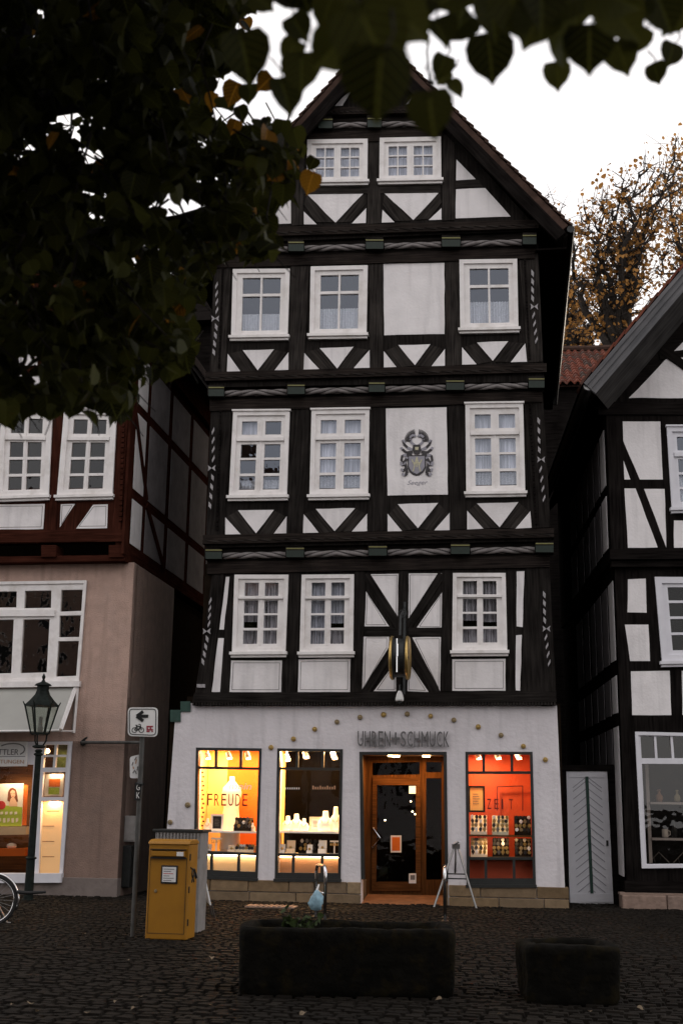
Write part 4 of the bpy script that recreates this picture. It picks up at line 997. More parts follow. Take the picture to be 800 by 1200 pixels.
for lab, px, k in (('white ring box at the far left on the lower ledge under the white busts', 331, 0), ('golden lined ring box next to the left end of the lower ledge under the busts', 341, 1), ('white ring box standing upright in the middle of the lower ledge under the busts', 363, 2), ('tall white ring box right of the middle on the lower ledge under the busts', 378, 3)):
    good('ring_box', lab, 'jewellery box', px, -.38, FL2, ring_box((.11, .16, .10, .15)[k], .11, (.17, .24, .17, .25)[k], 'cream' if k == 1 else 'white'))
good('watch_tray', 'dark watch tray lying behind the ring boxes in the middle shop window', 'jewellery tray', 364, -.62, FL2, watch_tray(.42, .25, 5, 3, 'dark_wall', 9))
good('earring_stand', 'white earring stand at the right end of the lower ledge under the busts', 'jewellery display', 392, -.42, FL2, earring_stand(.17, .25))
k = 0
for row, zz in (('upper', SH3), ('lower', FL3)):
    for px, pos, mk in ((560.5, 'left', 'cream'), (586, 'middle', 'crest_gold' if row == 'upper' else 'dark_wall'), (612, 'right', 'dark_wall')):
        good('watch_tray', {'cream': 'cream', 'crest_gold': 'pale', 'dark_wall': 'dark'}[mk] + ' watch stand at the ' + pos + ' of the ' + row + ' shelf in the red ZEIT window', 'watch display', px, -.42, zz, watch_tray(.30, .34, 4, 4, mk, 20 + k)); k += 1
cu = pz(558, 938, -.55); good('certificate', 'yellow certificate in a dark frame hanging in the red ZEIT window', 'framed certificate', 558.5, -.62, pz(558, 952, -.62)[1], picture(.31, .48, 'dark_wall', 'yellow_wall', .03))

# -- shop entrance
F_ = FM
Q = dq; e = .055
mb = MB()
mb.prism([Q[0], Q[1], (Q[1][0] - e, Q[1][1] - e), (Q[0][0] + e, Q[0][1] - e)], -.12, .012); mb.prism([Q[0], (Q[0][0] + e, Q[0][1] - e), (Q[3][0] + e, .45), (Q[3][0], .45)], -.12, .012); mb.prism([Q[1], (Q[1][0] - e, Q[1][1] - e), (Q[2][0] - e, .45), (Q[2][0], .45)], -.12, .012)
ent = mb.build('entrance', M['frame_metal'], house)
DW = -1.0
tl, tr_ = pz(429, 888, DW), pz(523, 888, DW); FLZ = .15
mb = MB(); mb.side([(.0, -.05), (-DW + .1, -.05), (-DW + .1, FLZ), (.02, .03)], Q[3][0], Q[2][0]); mb.build('threshold_floor', M['door_floor'], ent)
mb = MB(); top = tl[1] + .03
mb.box(Q[0][0] - .1, Q[0][0] + .012, .13, -DW, 0.4, top); mb.box(Q[1][0] - .012, Q[1][0] + .1, .13, -DW, .4, top); mb.build('reveal_panel', M['brown_wood'], ent)
mb = MB(); mb.box(Q[0][0] - .1, Q[0][0] + .03, .003, -DW, -.02, .4); mb.box(Q[1][0] - .03, Q[1][0] + .1, .003, -DW, -.02, .4); mb.build('reveal_stone', M['stone'], ent)
mb = MB(); mb.box(Q[0][0] - .1, Q[1][0] + .1, .13, -DW, Q[0][1] - .03, Q[0][1] + .05); mb.build('reveal_ceiling', M['cream'], ent)
dg = [[(441.5, 920), (487, 920), (487, 1033.5), (440.5, 1033.5)], [(499, 912), (517, 912), (517, 1031), (499, 1031)], [(436, 894), (491.5, 893), (491.5, 907.5), (436, 908.5)], [(499, 893), (517, 893), (517, 905), (499, 905)]]
outer = [tl, tr_, (tr_[0], FLZ), (tl[0], FLZ)]
outer = [(Q[0][0], Q[0][1]), (Q[1][0], Q[1][1]), (Q[1][0], FLZ - .05), (Q[0][0], FLZ - .05)]
mb = MB(); mb.holes(outer, [F_.poly(g, DW) for g in dg], DW, .06); fr = mb.build('door_frame', M['brown_wood'], ent)
mb = MB(); a0, a1 = pz(436.5, 913, DW), pz(492, 1044, DW)
for pts in ([(436.5, 911), (492, 911), (487, 920), (441.5, 920)], [(436.5, 911), (441.5, 920), (440.5, 1033.5), (435.5, 1044)], [(492, 911), (493, 1044), (487, 1033.5), (487, 920)], [(435.5, 1044), (440.5, 1033.5), (487, 1033.5), (493, 1044)]):
    mb.prism(F_.poly(pts, DW), DW, DW + .035)
door = mb.build('shop_door', M['brown_wood'], ent)
mb = MB()
for g in dg: mb.add([(u, -DW + .03, v) for u, v in F_.poly(g, DW)], [(0, 1, 2, 3)])
mb.build('door_pane', M['pane_dark'], ent, recalc=False)
mb = MB(); pts = [pz(437.5, 970, DW), pz(446, 981.5, DW), pz(437, 992.5, DW)]; mb.tube([(pts[0][0], -DW - .05, pts[0][1]), (pts[1][0], -DW - .10, pts[1][1]), (pts[2][0], -DW - .05, pts[2][1])], .016)
for p_ in (pts[0], pts[2]): mb.tube([(p_[0], -DW, p_[1]), (p_[0], -DW - .06, p_[1])], .014)
mb.build('handle', M['chrome'], ent)
for q, mk in (([(479, 921), (487, 921), (487, 930), (479, 930)], 'notice_glow'), ([(457.5, 979), (470, 979), (470, 999), (457.5, 999)], 'paper'), ([(479, 1023.5), (487.5, 1023.5), (487.5, 1035), (479, 1035)], 'paper')):
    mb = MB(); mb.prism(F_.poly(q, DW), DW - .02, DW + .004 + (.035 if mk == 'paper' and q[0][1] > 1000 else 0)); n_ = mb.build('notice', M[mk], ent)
    if mk == 'paper':
        ib = MB(); c0, c1 = q[0], q[2]; lift = DW + .006 + (.035 if q[0][1] > 1000 else 0); ib.prism(F_.poly([(c0[0] + 1.5, c0[1] + 2), (c1[0] - 1.5, c0[1] + 2), (c1[0] - 1.5, c1[1] - (2 if q[0][1] < 1000 else 4)), (c0[0] + 1.5, c1[1] - (2 if q[0][1] < 1000 else 4))], lift), lift - .003, lift, 0)
        ib.build('print', M['orange_wall' if q[0][1] < 1000 else 'line'], n_)
for px, py in ((458, 885), (462, 887.5), (465, 889), (498, 884), (501, 886.5)):
    u, v = pz(px, py, -.55); mb = MB(); mb.lathe([(.045, -.03), (.05, -.005), (.001, 0)], (u, .55 + random.uniform(-.2, .2), Q[0][1] - .035), n=12); mb.build('downlight', M['warm_lamp'], ent)
for k in (.3, .72): local_lamp(ent, 'door_lamp', 'AREA', lerp(Q[0][0], Q[1][0], k), -.5, Q[0][1] - .09, 12, (1, .48, .16), size=.15)
# dim shop behind the door: counter and a few small lamps deep inside
mb = MB(); mb.box(Q[0][0] - .8, Q[1][0] + .8, 4.2, 4.3, 0, Q[0][1] + .1); mb.box(Q[0][0] - .8, Q[0][0] - .7, 1.1, 4.2, 0, Q[0][1]); mb.box(Q[1][0] + .7, Q[1][0] + .8, 1.1, 4.2, 0, Q[0][1]); mb.build('shop_interior', M['dark_wall'], ent)
for px, py in ((481, 940), (483, 952), (486, 955), (451, 962)):
    u, v = pz(px, py, -2.6); mb = MB(); mb.lathe([(.001, 0), (.016, .01), (.018, .02), (.001, .03)], (u, 2.6, v), n=10); mb.build('inside_lamp', M['warm_lamp'], ent)

# -- double-faced clock on a bracket, seen edge-on
def clock():
    w = .75; c = pz(468.5, 771, w); P = FM.O + FM.U * c[0] + FM.N * w
    t = thing('hanging_clock', 'dark double-faced clock with gold rims seen edge-on above the shop entrance', 'clock', (P.x, P.y, c[1]), -FM.yaw)
    rr = .385; hw = .145
    mb = MB(); mb.lathe([(.001, -hw), (rr * .96, -hw), (rr, -hw + .03), (rr * .9, -hw + .06), (rr * .9, hw - .06), (rr, hw - .03), (rr * .96, hw), (.001, hw)], n=40, axis='x'); mb.build('drum', M['dark_metal'], t, bevel=.004)
    for s_ in (-1, 1):
        rb = MB(); rb.lathe([(rr * .86, s_ * hw), (rr * 1.02, s_ * (hw - .028)), (rr * 1.045, s_ * (hw + .005)), (rr * .98, s_ * (hw + .03)), (rr * .88, s_ * (hw + .012))], n=44, axis='x'); rb.build('rim', M['gold'], t, smooth=True)
        db = MB(); db.lathe([(.001, s_ * (hw + .002)), (rr * .86, s_ * (hw + .002)), (rr * .86, s_ * (hw + .006)), (.001, s_ * (hw + .006))], n=40, axis='x'); dial = db.build('dial', M['white'], t)
        hb_ = MB(); x = s_ * (hw + .012); hb_.box(x - .003, x + .003, -.012, .012, -.04, .27); hb_.box(x - .003, x + .003, -.2, .04, -.014, .014); hb_.build('hands', M['black'], dial)
    bm_ = MB(); v0 = pz(470, 712, W1_)[1] - c[1]
    bm_.tube([(.03, w - W1_, v0 + .0), (.02, w - .35, v0 - .10), (.0, .10, v0 - .25), (0, 0, rr + .02)], .022, n=8); bm_.tube([(.03, w - W1_ - .03, v0 + .1), (.02, w - W1_ - .03, -.6)], .03, n=8)
    bm_.tube([(.02, w - W1_, -.15), (0, .0, -.15)], .02); bm_.tube([(.02, w - W1_, .15), (0, 0, .15)], .02)
    for s_ in range(3): bm_.tube([(.02 + .05 * math.cos(k) * (s_ + 1) * .5, w - .25 - s_ * .12, v0 - .18 + .05 * math.sin(k) * (s_ + 1) * .5) for k in [i * .7 for i in range(10)]], .009, n=6)
    bm_.build('bracket', M['dark_metal'], t)
    sb = MB(); sb.tube([(-.008, -rr - .03, .20), (-.008, -rr - .03, -.02)], .016, n=8); sb.tube([(-.02, -rr - .012, .3), (-.02, -rr - .012, -.30)], .01, n=6); sb.build('light_rod', M['chrome'], t)
clock()
c = pz(468, 817, .28); P = FM.O + FM.U * c[0] + FM.N * .28
t = thing('wall_lamp', 'small pale bell-shaped lamp hanging from the beam under the clock', 'lamp', (P.x, P.y, c[1]), -FM.yaw)
mb = MB(); mb.lathe([(.001, .12), (.03, .115), (.055, .06), (.075, -.02), (.078, -.06), (.06, -.075), (.001, -.08)], n=18); mb.build('lamp_shade', M['white'], t, smooth=True)
mb = MB(); mb.lathe([(.001, -.11), (.04, -.10), (.05, -.075), (.001, -.07)], n=14); mb.build('lens', M['dark_metal'], t)
mb = MB(); mb.tube([(0, 0, .12), (0, .05, .22), (0, .17, .24)], .016); mb.build('arm', M['dark_metal'], t)

# ------------------------------------------------------------------ left house
gl = ground(138, 1053); FL = Frame((gl.x, gl.y), R(8))
lh = fthing('plaster_shop_house', 'pink roughcast shop house with a red-brown timbered upper storey left of the alley', 'house', FL)
pl_ = lambda px, py, w=0: FL.p(px, py, w)
LU = -7.5
cor = pl_(150, 800)[0]
topv = pl_(120, 659.5)[1]
bigq = [(-62, 683), (102.7, 680.5), (93.5, 799), (-70, 801)]
shopq = [(-90, 870), (85.5, 869), (74, 1033), (-98, 1034)]
WU_ = .30
vs_ = pl_(100, 868.6)[1]
mb = MB(); mb.holes([(LU, vs_), (cor, vs_), (cor, topv), (LU, topv)], [FL.poly(bigq)], 0, .25); mb.build('front_wall', M['pink'], lh)
sq_ = FL.poly(shopq)
mb = MB(); mb.holes([(LU, .3), (cor, .3), (cor, vs_), (LU, vs_)], [[(LU + .4, vs_ - .004), (sq_[1][0], vs_ - .004), sq_[2], (LU + .4, sq_[3][1])]], -.002, .25); mb.build('ground_floor_wall', M['pink_shaded'], lh)
mb = MB(); mb.box(LU, cor + .02, -.04, .2, -.02, .36); mb.build('plinth', M['pink_plinth'], lh, bevel=.01)
mb = MB(); mb.box(cor - .25, cor, .003, 3.0, -.02, topv - .002); mb.build('side_wall', M['pink_shaded'], lh)  # alley side takes the darker pink, its dimness is in the colour
mb = MB(); mb.box(cor - .6, cor - .25, 3.0, 9, -.02, topv); mb.box(LU, cor - .25, 9, 9.2, 0, topv); mb.box(LU, LU + .2, .3, 9, 0, topv); mb.build('rear_wall', M['dark_wall'], lh)
mb = MB(); mb.box(LU + .2, cor - .25, .02, 9, topv - .15, topv); mb.box(LU + .2, cor - .26, .26, 9, pl_(50, 850)[1], pl_(50, 850)[1] + .15); mb.box(LU + .2, cor - .26, 3, 3.1, .02, topv - .16); mb.build('floor_slab', M['dark_wall'], lh)
# big first-floor window
def wide_window(q, panes, parent, F, w, bw=.06, name='window', paint='white_paint', frame_w=.07):
    Q = F.poly(q, w); mb = MB()
    o_ = Q; c_ = shrink(Q, -.0)
    mb.holes(Q, [F.poly(p, w) for p in panes], w + .02, .09); o = mb.build(name, M[paint], parent)
    rb = MB(); i_ = [(Q[0][0] + .06, Q[0][1] - .06), (Q[1][0] - .06, Q[1][1] - .06), (Q[2][0] - .06, Q[2][1] + .06), (Q[3][0] + .06, Q[3][1] + .06)]
    for k in range(4): rb.prism([Q[k], Q[(k + 1) % 4], i_[(k + 1) % 4], i_[k]], w - .01, w + .05)
    rb.build('casing', M[paint], o)
    pb = MB()
    for p in panes:
        tl_ = random.uniform(-.004, .004)
        vv = F.poly(p, w); pb.add([(u, -w + .03 + (tl_ if i in (0, 1) else -tl_), v) for i, (u, v) in enumerate(vv)], [(0, 1, 2, 3)])
    pb.build('pane', M['pane_left'], o, recalc=False)
    return o
bp = [[(-30, 693.5), (20.5, 693), (20, 712), (-31, 712.5)], [(30, 692.5), (61, 692), (60.5, 712.5), (29, 713)], [(-33, 727), (17, 726), (14, 789), (-37, 790)], [(28, 726), (59, 725.5), (55.5, 788), (24.5, 789)],
      [(72.5, 691.5), (97.5, 691), (96, 716), (71, 717)], [(70.5, 721.5), (95.5, 721), (94, 746.5), (69.5, 747)], [(69, 751.5), (94, 751), (92, 792), (66, 793)]]
bw_ = wide_window(bigq, bp, lh, FL, 0)
mb = MB(); q = FL.poly([(-60, 715.5), (66, 715), (65, 722.5), (-61, 723)]); mb.prism(q, .01, .065); mb.build('transom', M['white_paint'], bw_)
mb = MB(); q = FL.poly([(-72, 800), (96, 798.5), (95, 805), (-73, 807)]); mb.prism(q, -.02, .10); mb.build('sill', M['white_paint'], bw_)
# shop front
sp = [[(-60, 897), (40, 896), (32, 1023), (-68, 1023)], [(53.5, 871), (65, 871), (64, 884.5), (52.5, 884.5)], [(67.5, 871), (80, 871), (79, 884.5), (66.5, 884.5)], [(52, 887), (63.5, 887), (62.5, 899.5), (51, 899.5)], [(66.3, 887), (78.5, 887), (77.5, 899.5), (65, 899.5)],
      [(51.5, 905), (77.5, 904.5), (75.5, 934), (49.5, 934)], [(49.3, 938.5), (75, 938), (70, 1029), (45.5, 1029.5)]]
sf = wide_window(shopq, sp, lh, FL, 0, name='shop_front', paint='grey_paint')
mb = MB(); q = FL.poly([(-95, 1024), (75, 1023), (74, 1034), (-96, 1035)]); mb.prism(q, -.02, .12); mb.build('sill', M['grey_paint'], sf)
sa, sb_ = pl_(-60, 1024)[0], pl_(84, 1000)[0]; s0, s1 = pl_(20, 1026)[1], pl_(20, 870)[1]
mb = MB(); mb.box(sa, sb_, .9, .95, s0 - .1, s1 + .1); mb.box(sb_ - .02, sb_ + .02, .1, .9, s0 - .1, s1 + .1); mb.build('display_back', M['brown_wood'], sf)
mb = MB(); mb.box(sa, sb_, .12, .9, s0 - .06, s0 - .02); mb.box(sa, sb_, .10, .9, s1 + .02, s1 + .06); mb.build('display_floor', M['brown_wood'], sf)
mb = MB(); q = FL.poly([(49.5, 939), (75, 938.5), (70, 1030), (45.5, 1030)], -.12); mb.prism(q, -.14, -.11)
lp_ = mb.build('lit_panel', M['lightbox'], sf)
mb = MB()
for y in (968, 986, 1004, 950): a, b = pl_(50 if y != 950 else 56, y, -.11), pl_(64 if y != 950 else 70, y, -.11); mb.bar(a, b, .014, -.109, -.106)
mb.build('panel_line', M['tan_panel'], lp_)
mb = MB(); q = FL.poly([(54, 907), (75.5, 906.5), (74, 933), (52.5, 933)], -.12); mb.prism(q, -.16, -.10); pp = mb.build('poster', M['paper'], sf)
mb = MB(); mb.prism(FL.poly([(58, 913), (71, 912.5), (70.5, 922), (57.5, 922)], -.1), -.102, -.097, 0); mb.prism(FL.poly([(57.5, 923), (70, 923), (69.5, 931), (57, 931)], -.1), -.102, -.096, 1)
mb.build('print', [M['orange_wall'], M['green_print']], pp)
local_lamp(sf, 'shop_lamp', 'AREA', pl_(62, 950)[0], -.30, s1 - .1, 14, (1, .66, .32), size=.2); local_lamp(sf, 'shop_lamp', 'AREA', pl_(10, 950)[0], -.28, pl_(10, 905)[1], 34, (1, .74, .45), size=.5)
local_lamp(sf, 'shop_lamp', 'AREA', pl_(64, 920)[0], -.07, pl_(60, 906)[1] - .01, 2.5, (1, .7, .4), size=.25, size_y=.02)
local_lamp(sf, 'shop_lamp', 'AREA', pl_(61, 960)[0], -.06, pl_(60, 940)[1] + .02, 9, (1, .66, .32), size=.2, size_y=.03)
# big poster
mb = MB(); mb.prism(FL.poly([(-30, 919), (28, 918), (25.5, 968), (-32, 969)], -.3), -.32, -.30); po = mb.build('poster', M['paper'], sf)
mb = MB(); Pq = lambda pts, l, mi: mb.prism(FL.poly(pts, -.3), -.302, -.3 + l, mi)
Pq([(-30, 948), (7, 944), (16, 944.5), (26.5, 946), (25.5, 968), (-31, 968.5)], .004, 0)
Pq([(10, 928), (12, 924), (15.5, 923), (19, 925), (20.5, 931), (21.5, 939), (19, 941), (12, 940), (9, 938)], .004, 1)
Pq([(12.5, 928), (15, 925.5), (18, 927), (18.5, 932), (16.5, 936), (13.8, 934)], .006, 2); Pq([(13.5, 935), (17.5, 935), (20.5, 941), (21, 945), (11, 945), (11.5, 940)], .0055, 2)
Pq([(13.6, 929.6), (14.8, 929.6), (14.8, 930.2), (13.6, 930.2)], .008, 1); Pq([(16.4, 929.6), (17.6, 929.6), (17.6, 930.2), (16.4, 930.2)], .008, 1); Pq([(14.6, 933), (16.8, 933), (15.7, 933.8)], .008, 4)
pts = [(2 + 5.2 * math.cos(k * .45), 943.5 + 5.2 * math.sin(k * .45)) for k in range(14)]; Pq(pts, .007, 4)
for k in range(6): Pq([(-6 + k * 5, 959), (-3.2 + k * 5, 958.6), (-3.2 + k * 5, 964 - (k % 2) * 2), (-6 + k * 5, 964)], .0065, 3)
for k in range(4): Pq([(1 + k * 5.5, 951.6), (4 + k * 5.5, 951), (4 + k * 5.5, 954), (1 + k * 5.5, 954.6)], .0065, 3)
mb.build('print', [M['green_print'], M['hair'], M['skin'], M['white'], M['red']], po)
mb = MB(); mb.prism(FL.poly([(27.5, 920), (33, 920), (31, 967), (26, 967)], -.4), -.42, -.40); mb.build('side_poster', M['orange_wall'], sf)
mb = MB(); mb.prism(FL.poly([(-40, 970), (32, 968.5), (31, 978), (-41, 979)], -.24), -.6, -.22); mb.build('display_board', M['cream'], sf)
mb = MB(); mb.prism(FL.poly([(-40, 995), (31, 994), (30, 1003), (-41, 1004)], -.2), -.6, -.18); mb.build('display_bench', M['orange_wall'], sf)
zb = pl_(14, 994.5, -.3)[1]; P = FL.O + FL.U * pl_(14, 990, -.3)[0] + FL.N * -.3
t = thing('handbag', 'small pale round bag lying on the orange bench in the left shop window', 'bag', (P.x, P.y, zb + .001), -FL.yaw)
mb = MB(); mb.lathe([(.001, 0), (.07, .005), (.095, .04), (.08, .085), (.03, .105), (.001, .108)], n=16, sx=1.1, sy=.7); mb.build('body', M['paper'], t, smooth=True); mb = MB(); mb.tube([(-.05, 0, .09), (-.03, 0, .14), (.03, 0, .14), (.05, 0, .09)], .008); mb.build('handle', M['brown_wood'], t)
mb = MB(); u, v = pl_(56, 880, -.35); mb.lathe([(.001, -.05), (.045, -.03), (.05, 0), (.03, .04), (.001, .05)], (u, .35, v), n=12); mb.build('bulb', M['warm_lamp'], sf)
mb = MB(); mb.box(pl_(50, 880)[0], sb_, .6, .62, pl_(60, 900)[1], pl_(60, 868)[1]); mb.build('green_backing', M['leaf_far'], sf)
# name board
mb = MB(); mb.prism(FL.poly([(-70, 869), (32.5, 869), (31.5, 898), (-71, 899)], .06), .0, .09); nb = mb.build('name_board', M['paper'], lh, bevel=.01)
mb = MB(); a, b = pl_(-2, 884.5, .09), pl_(22.5, 878, .09); mb.text('TTLER', a[0], b[0], a[1], b[1], .085, .098, 0)
pts = [pl_(-20 + i * 4, 879 - 5.5 * math.sin(i / 12 * math.pi) , .09) for i in range(13)][4:]
arc = [pl_(x, y, .09) for x, y in ((2, 874), (8, 872), (16, 871.2), (23, 872), (28, 874.5), (29.5, 878), (28, 881.5), (24, 884))]
for i in range(len(arc) - 1): mb.bar(arc[i], arc[i + 1], .022, .085, .096 + .0005 * i, 0)
a, b = pl_(-40, 887.2, .09), pl_(30, 886.4, .09); mb.bar(a, b, .012, .085, .095, 0)
a, b = pl_(-16, 894.5, .09), pl_(28.5, 890.5, .09); mb.text('DICHTUNGEN', a[0], b[0], a[1], b[1], .085, .097, 1)
mb.build('lettering', [M['line'], M['tan_panel']], nb)
# canopy over the shop front
at0, at1 = pl_(-80, 808), pl_(88, 806); ab0, ab1 = pl_(-80, 858, .75), pl_(70, 856, .75)
mb = MB(); vs = [(at0[0], -.02, at0[1]), (at1[0], -.02, at1[1]), (ab1[0], -.75, ab1[1]), (ab0[0], -.75, ab0[1])]; mb.add(vs + [(x, y, z - .02) for x, y, z in vs], [(0, 1, 2, 3), (7, 6, 5, 4), (0, 4, 5, 1), (1, 5, 6, 2), (2, 6, 7, 3), (3, 7, 4, 0)])
cn = mb.build('canopy', M['canopy'], lh)
mb = MB(); mb.tube([(at1[0] + .02, -.02, at1[1] + .01), (ab1[0] + .02, -.75, ab1[1] + .01)], .045, n=4); mb.tube([(ab0[0], -.75, ab0[1]), (ab1[0], -.75, ab1[1])], .022, n=6)
mb.tube([(at1[0] + .06, -.03, at1[1] + .05), (at1[0] + .04, -.03, pl_(86, 859)[1])], .035, n=4); mb.tube([(at1[0] + .04, -.04, pl_(86, 857)[1]), (ab1[0] + .03, -.73, ab1[1] - .01)], .018, n=6)
mb.build('canopy_frame', M['white_paint'], cn)
# timbered upper storey
a = pl_(156, 470, WU_); UC = pl_(151, 560, WU_)[0]
UT = pl_(80, 400, WU_)[1]; UB = pl_(80, 636, WU_)[1]
uq = [[(3, 478), (63, 480), (58.5, 581), (-2, 583)], [(76.5, 480), (138, 481), (132.8, 580), (68, 581.5)], [(-92, 477), (-30, 478), (-35, 583), (-98, 584)]]
hu = []
cU = [(.19, .455), (.535, .81)]; rU = [(.115, .285), (.385, .555), (.585, .745), (.775, .925)]
for k, q in enumerate(uq): hu.append(window(lh, FL, WU_, q, cU, rU, head=True, transom=(.325, .365), cw=.10, pane='pane_left'))
mb = MB(); mb.holes([(LU, UB), (UC, UB), (UC, UT), (LU, UT)], hu, WU_, .2); mb.build('timber_storey', M['brown_timber'], lh)
fields(lh, FL, WU_, [[(-28, 591.5), (53, 590.5), (51, 620), (-30, 621)], [(71.7, 591), (88.4, 590.5), (70.5, 618)], [(109.5, 591.5), (126.7, 591), (125.8, 619), (89.7, 619.5)], [(3, 440), (60, 438), (61, 462), (2, 464)], [(80, 438), (128, 437), (128, 460), (80, 462)]], outline=True)
mb = MB(); q = FL.poly([(-100, 622), (147, 621), (146, 635), (-100, 637)], WU_); mb.prism(q, WU_ - .1, WU_ + .04); q = FL.poly([(-100, 458), (155, 455), (155, 468), (-100, 471)], WU_); mb.prism(q, WU_ - .1, WU_ + .04)
for x in (64, 140): q = FL.poly([(x, 470), (x + 12, 470), (x + 2, 622), (x - 8, 622)], WU_); mb.prism(q, WU_ - .05, WU_ + .025, 0, math.pi / 2)
mb.build('storey_beam', M['brown_timber'], lh)
mb = MB()
for x in (-40, 58, 137): q = FL.poly([(x - 9, 639), (x + 9, 639), (x + 8, 653), (x - 9, 653)], WU_); mb.prism(q, -.1, WU_ + .02)
mb.build('joist_ends', M['brown_timber'], lh)
mb = MB(); mb.box(LU, UC, -WU_ + .03, .3, topv - .02, topv + .10); q = FL.poly([(-100, 653), (148, 652), (148, 658.5), (-100, 660)], .1); mb.prism(q, -.05, .14); mb.build('jetty_board', M['brown_timber'], lh)
mb = MB(); x0, y0 = pl_(146, 480, WU_); x1, y1 = pl_(142, 615, WU_); n = 22
for i in range(n): u, v = lerp(x0, x1, i / n), lerp(y0, y1, i / n); mb.box(u - .03, u + .03, -WU_ - .05, -WU_, v - .05, v + .03)
mb.build('notched_corner', M['brown_timber'], lh)
# side wall of the timbered storey, seen obliquely along the alley
sd_ = 7.5
mb = MB(); mb.side([(-WU_ + .01, topv + .1), (sd_, topv + .1), (sd_, UT), (-WU_ + .01, UT)], UC - .2, UC - .02); mb.build('side_wall', M['brown_timber'], lh)
mb = MB()
ms = topv + .15; mid = pl_(160, 578, 0)[1]; hi = pl_(165, 482, 0)[1]
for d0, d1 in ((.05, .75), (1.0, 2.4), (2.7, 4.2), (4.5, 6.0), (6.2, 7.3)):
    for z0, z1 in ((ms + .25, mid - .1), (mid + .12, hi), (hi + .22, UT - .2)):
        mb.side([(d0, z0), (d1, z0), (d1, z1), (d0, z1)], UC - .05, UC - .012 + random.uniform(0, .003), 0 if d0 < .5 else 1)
mb.build('side_plaster', [M['plaster'], M['shaded_field']], lh)  # first bay white, deeper bays carry the alley shade in their colour
mb = MB(); mb.sidebar((-.1, hi), (1.0, mid + .1), .16, UC - .04, UC + .012); mb.sidebar((1.0, mid), (2.5, ms + .2), .16, UC - .04, UC + .014); mb.sidebar((-.25, UT), (-.25, topv + .1), .28, UC - .04, UC + .01); mb.build('side_brace', M['brown_timber'], lh)
mb = MB(); mb.box(LU, UC, sd_, sd_ + .2, topv, UT); mb.box(LU, UC - .21, -WU_ + .21, sd_, topv + .1, topv + .12); mb.box(LU, UC - .21, 3.0, 3.1, topv + .2, UT); mb.build('rear_wall', M['dark_wall'], lh)
# a gable storey and the roof above, mostly hidden by the tree
UT2 = UT + .9
mb = MB(); mb.box(LU, UC + .1, -WU_ - .12, sd_, UT, UT + .22); mb.box(LU, UC + .05, -WU_ - .05, sd_, UT + .23, UT2); mb.build('attic_storey', M['brown_timber'], lh)
gE = (UC + .05, UT2); gA = (UC - 4.3, UT2 + 4.5); gW = (UC - 8.6, UT2)
mb = MB(); mb.prism([gE, gA, gW], WU_ - .2, WU_ + .05); mb.build('gable_wall', M['brown_timber'], lh)
mb = MB()
for e in ((gE[0] + .35, gE[1] - .30), (gW[0] - .35, gW[1] - .30)): mb.prism([gA, e, (e[0], e[1] + .2), (gA[0], gA[1] + .2)], -sd_ - .3, WU_ + .4)
mb.build('roof', M['roof_dark'], lh)
fields(lh, FL, WU_ + .06, [[(6, 404), (44, 403), (44, 428), (6, 429)], [(60, 402), (120, 401), (120, 427), (60, 428)]])
mb = MB(); x = pl_(214, 800, -7.0)[0]; mb.tube([(x, 7.0, .2), (x, 7.0, UT2)], .045); mb.build('downpipe', M['steel'], lh)

# ------------------------------------------------------------------ right house
gr = ground(740, 1066); FR = Frame((gr.x, gr.y), R(4))
rh = fthing('timbered_corner_house', 'black and white timbered house with wide grey roof overhang right of the white alley door', 'house', FR)
pr = lambda px, py, w=0: FR.p(px, py, w)
RC = pr(727, 860)[0]; RU = RC + 6.5; RW = .14
jv = pr(740, 657)[1]
rshop = [(743, 857.5), (850, 860), (857, 1016), (751, 1017.5)]
q1 = [(766, 676.5), (850, 677), (857, 774), (774.5, 775.5)]
h = []
cR = [(.30, .60), (.64, .92)]; rR = [(.12, .255), (.29, .42), (.455, .585), (.62, .75), (.785, .90)]
cR1 = [(.17, .48), (.52, .83)]
h.append(window(rh, FR, 0, q1, cR1, [(.12, .28), (.31, .47), (.50, .66), (.69, .87)], paint='grey_paint', pane='pane_dark', cw=.09))
mb = MB(); mb.holes([(RC, .28), (RU, .28), (RU, jv), (RC, jv)], [h[0], FR.poly(rshop)], 0, .25); mb.build('front_wall', M['black_timber'], rh)
fields(rh, FR, 0, [[(735, 679), (756, 678), (757, 718), (734.5, 717.6)], [(731.5, 732), (759, 732), (761, 774.7), (737.6, 774.7), (735, 755)], [(738.5, 786.7), (784, 786), (786, 838), (740, 838)], [(798, 786), (850, 786), (850, 838), (799, 838)]])
q2 = [(780, 501), (846, 501), (852, 594), (786, 596)]
h2_ = window(rh, FR, RW, q2, [(.17, .48), (.53, .84)], [(.12, .29), (.40, .56), (.59, .74), (.77, .92)], paint='grey_paint', head=True, transom=(.32, .37), cw=.09, curtain=[(.1, .9, .6, .95, 'lace', 10)])
gv = pr(740, 486, RW)[1]
UC2 = pr(713, 570, RW)[0]
mb = MB(); mb.holes([(UC2, jv), (RU, jv), (RU, gv + .6), (UC2, gv + .6)], [h2_], RW, .2); mb.build('upper_wall', M['black_timber'], rh)
fields(rh, FR, RW, [[(729, 494), (773, 494), (776, 562), (749, 562), (729.7, 517)], [(730, 540), (738, 562), (731, 562)], [(731, 572.5), (744, 572.5), (770, 641.6), (735, 642)], [(754, 573), (778, 573), (780, 641.6)], [(789, 610), (850, 610), (850, 642), (789, 642)]])
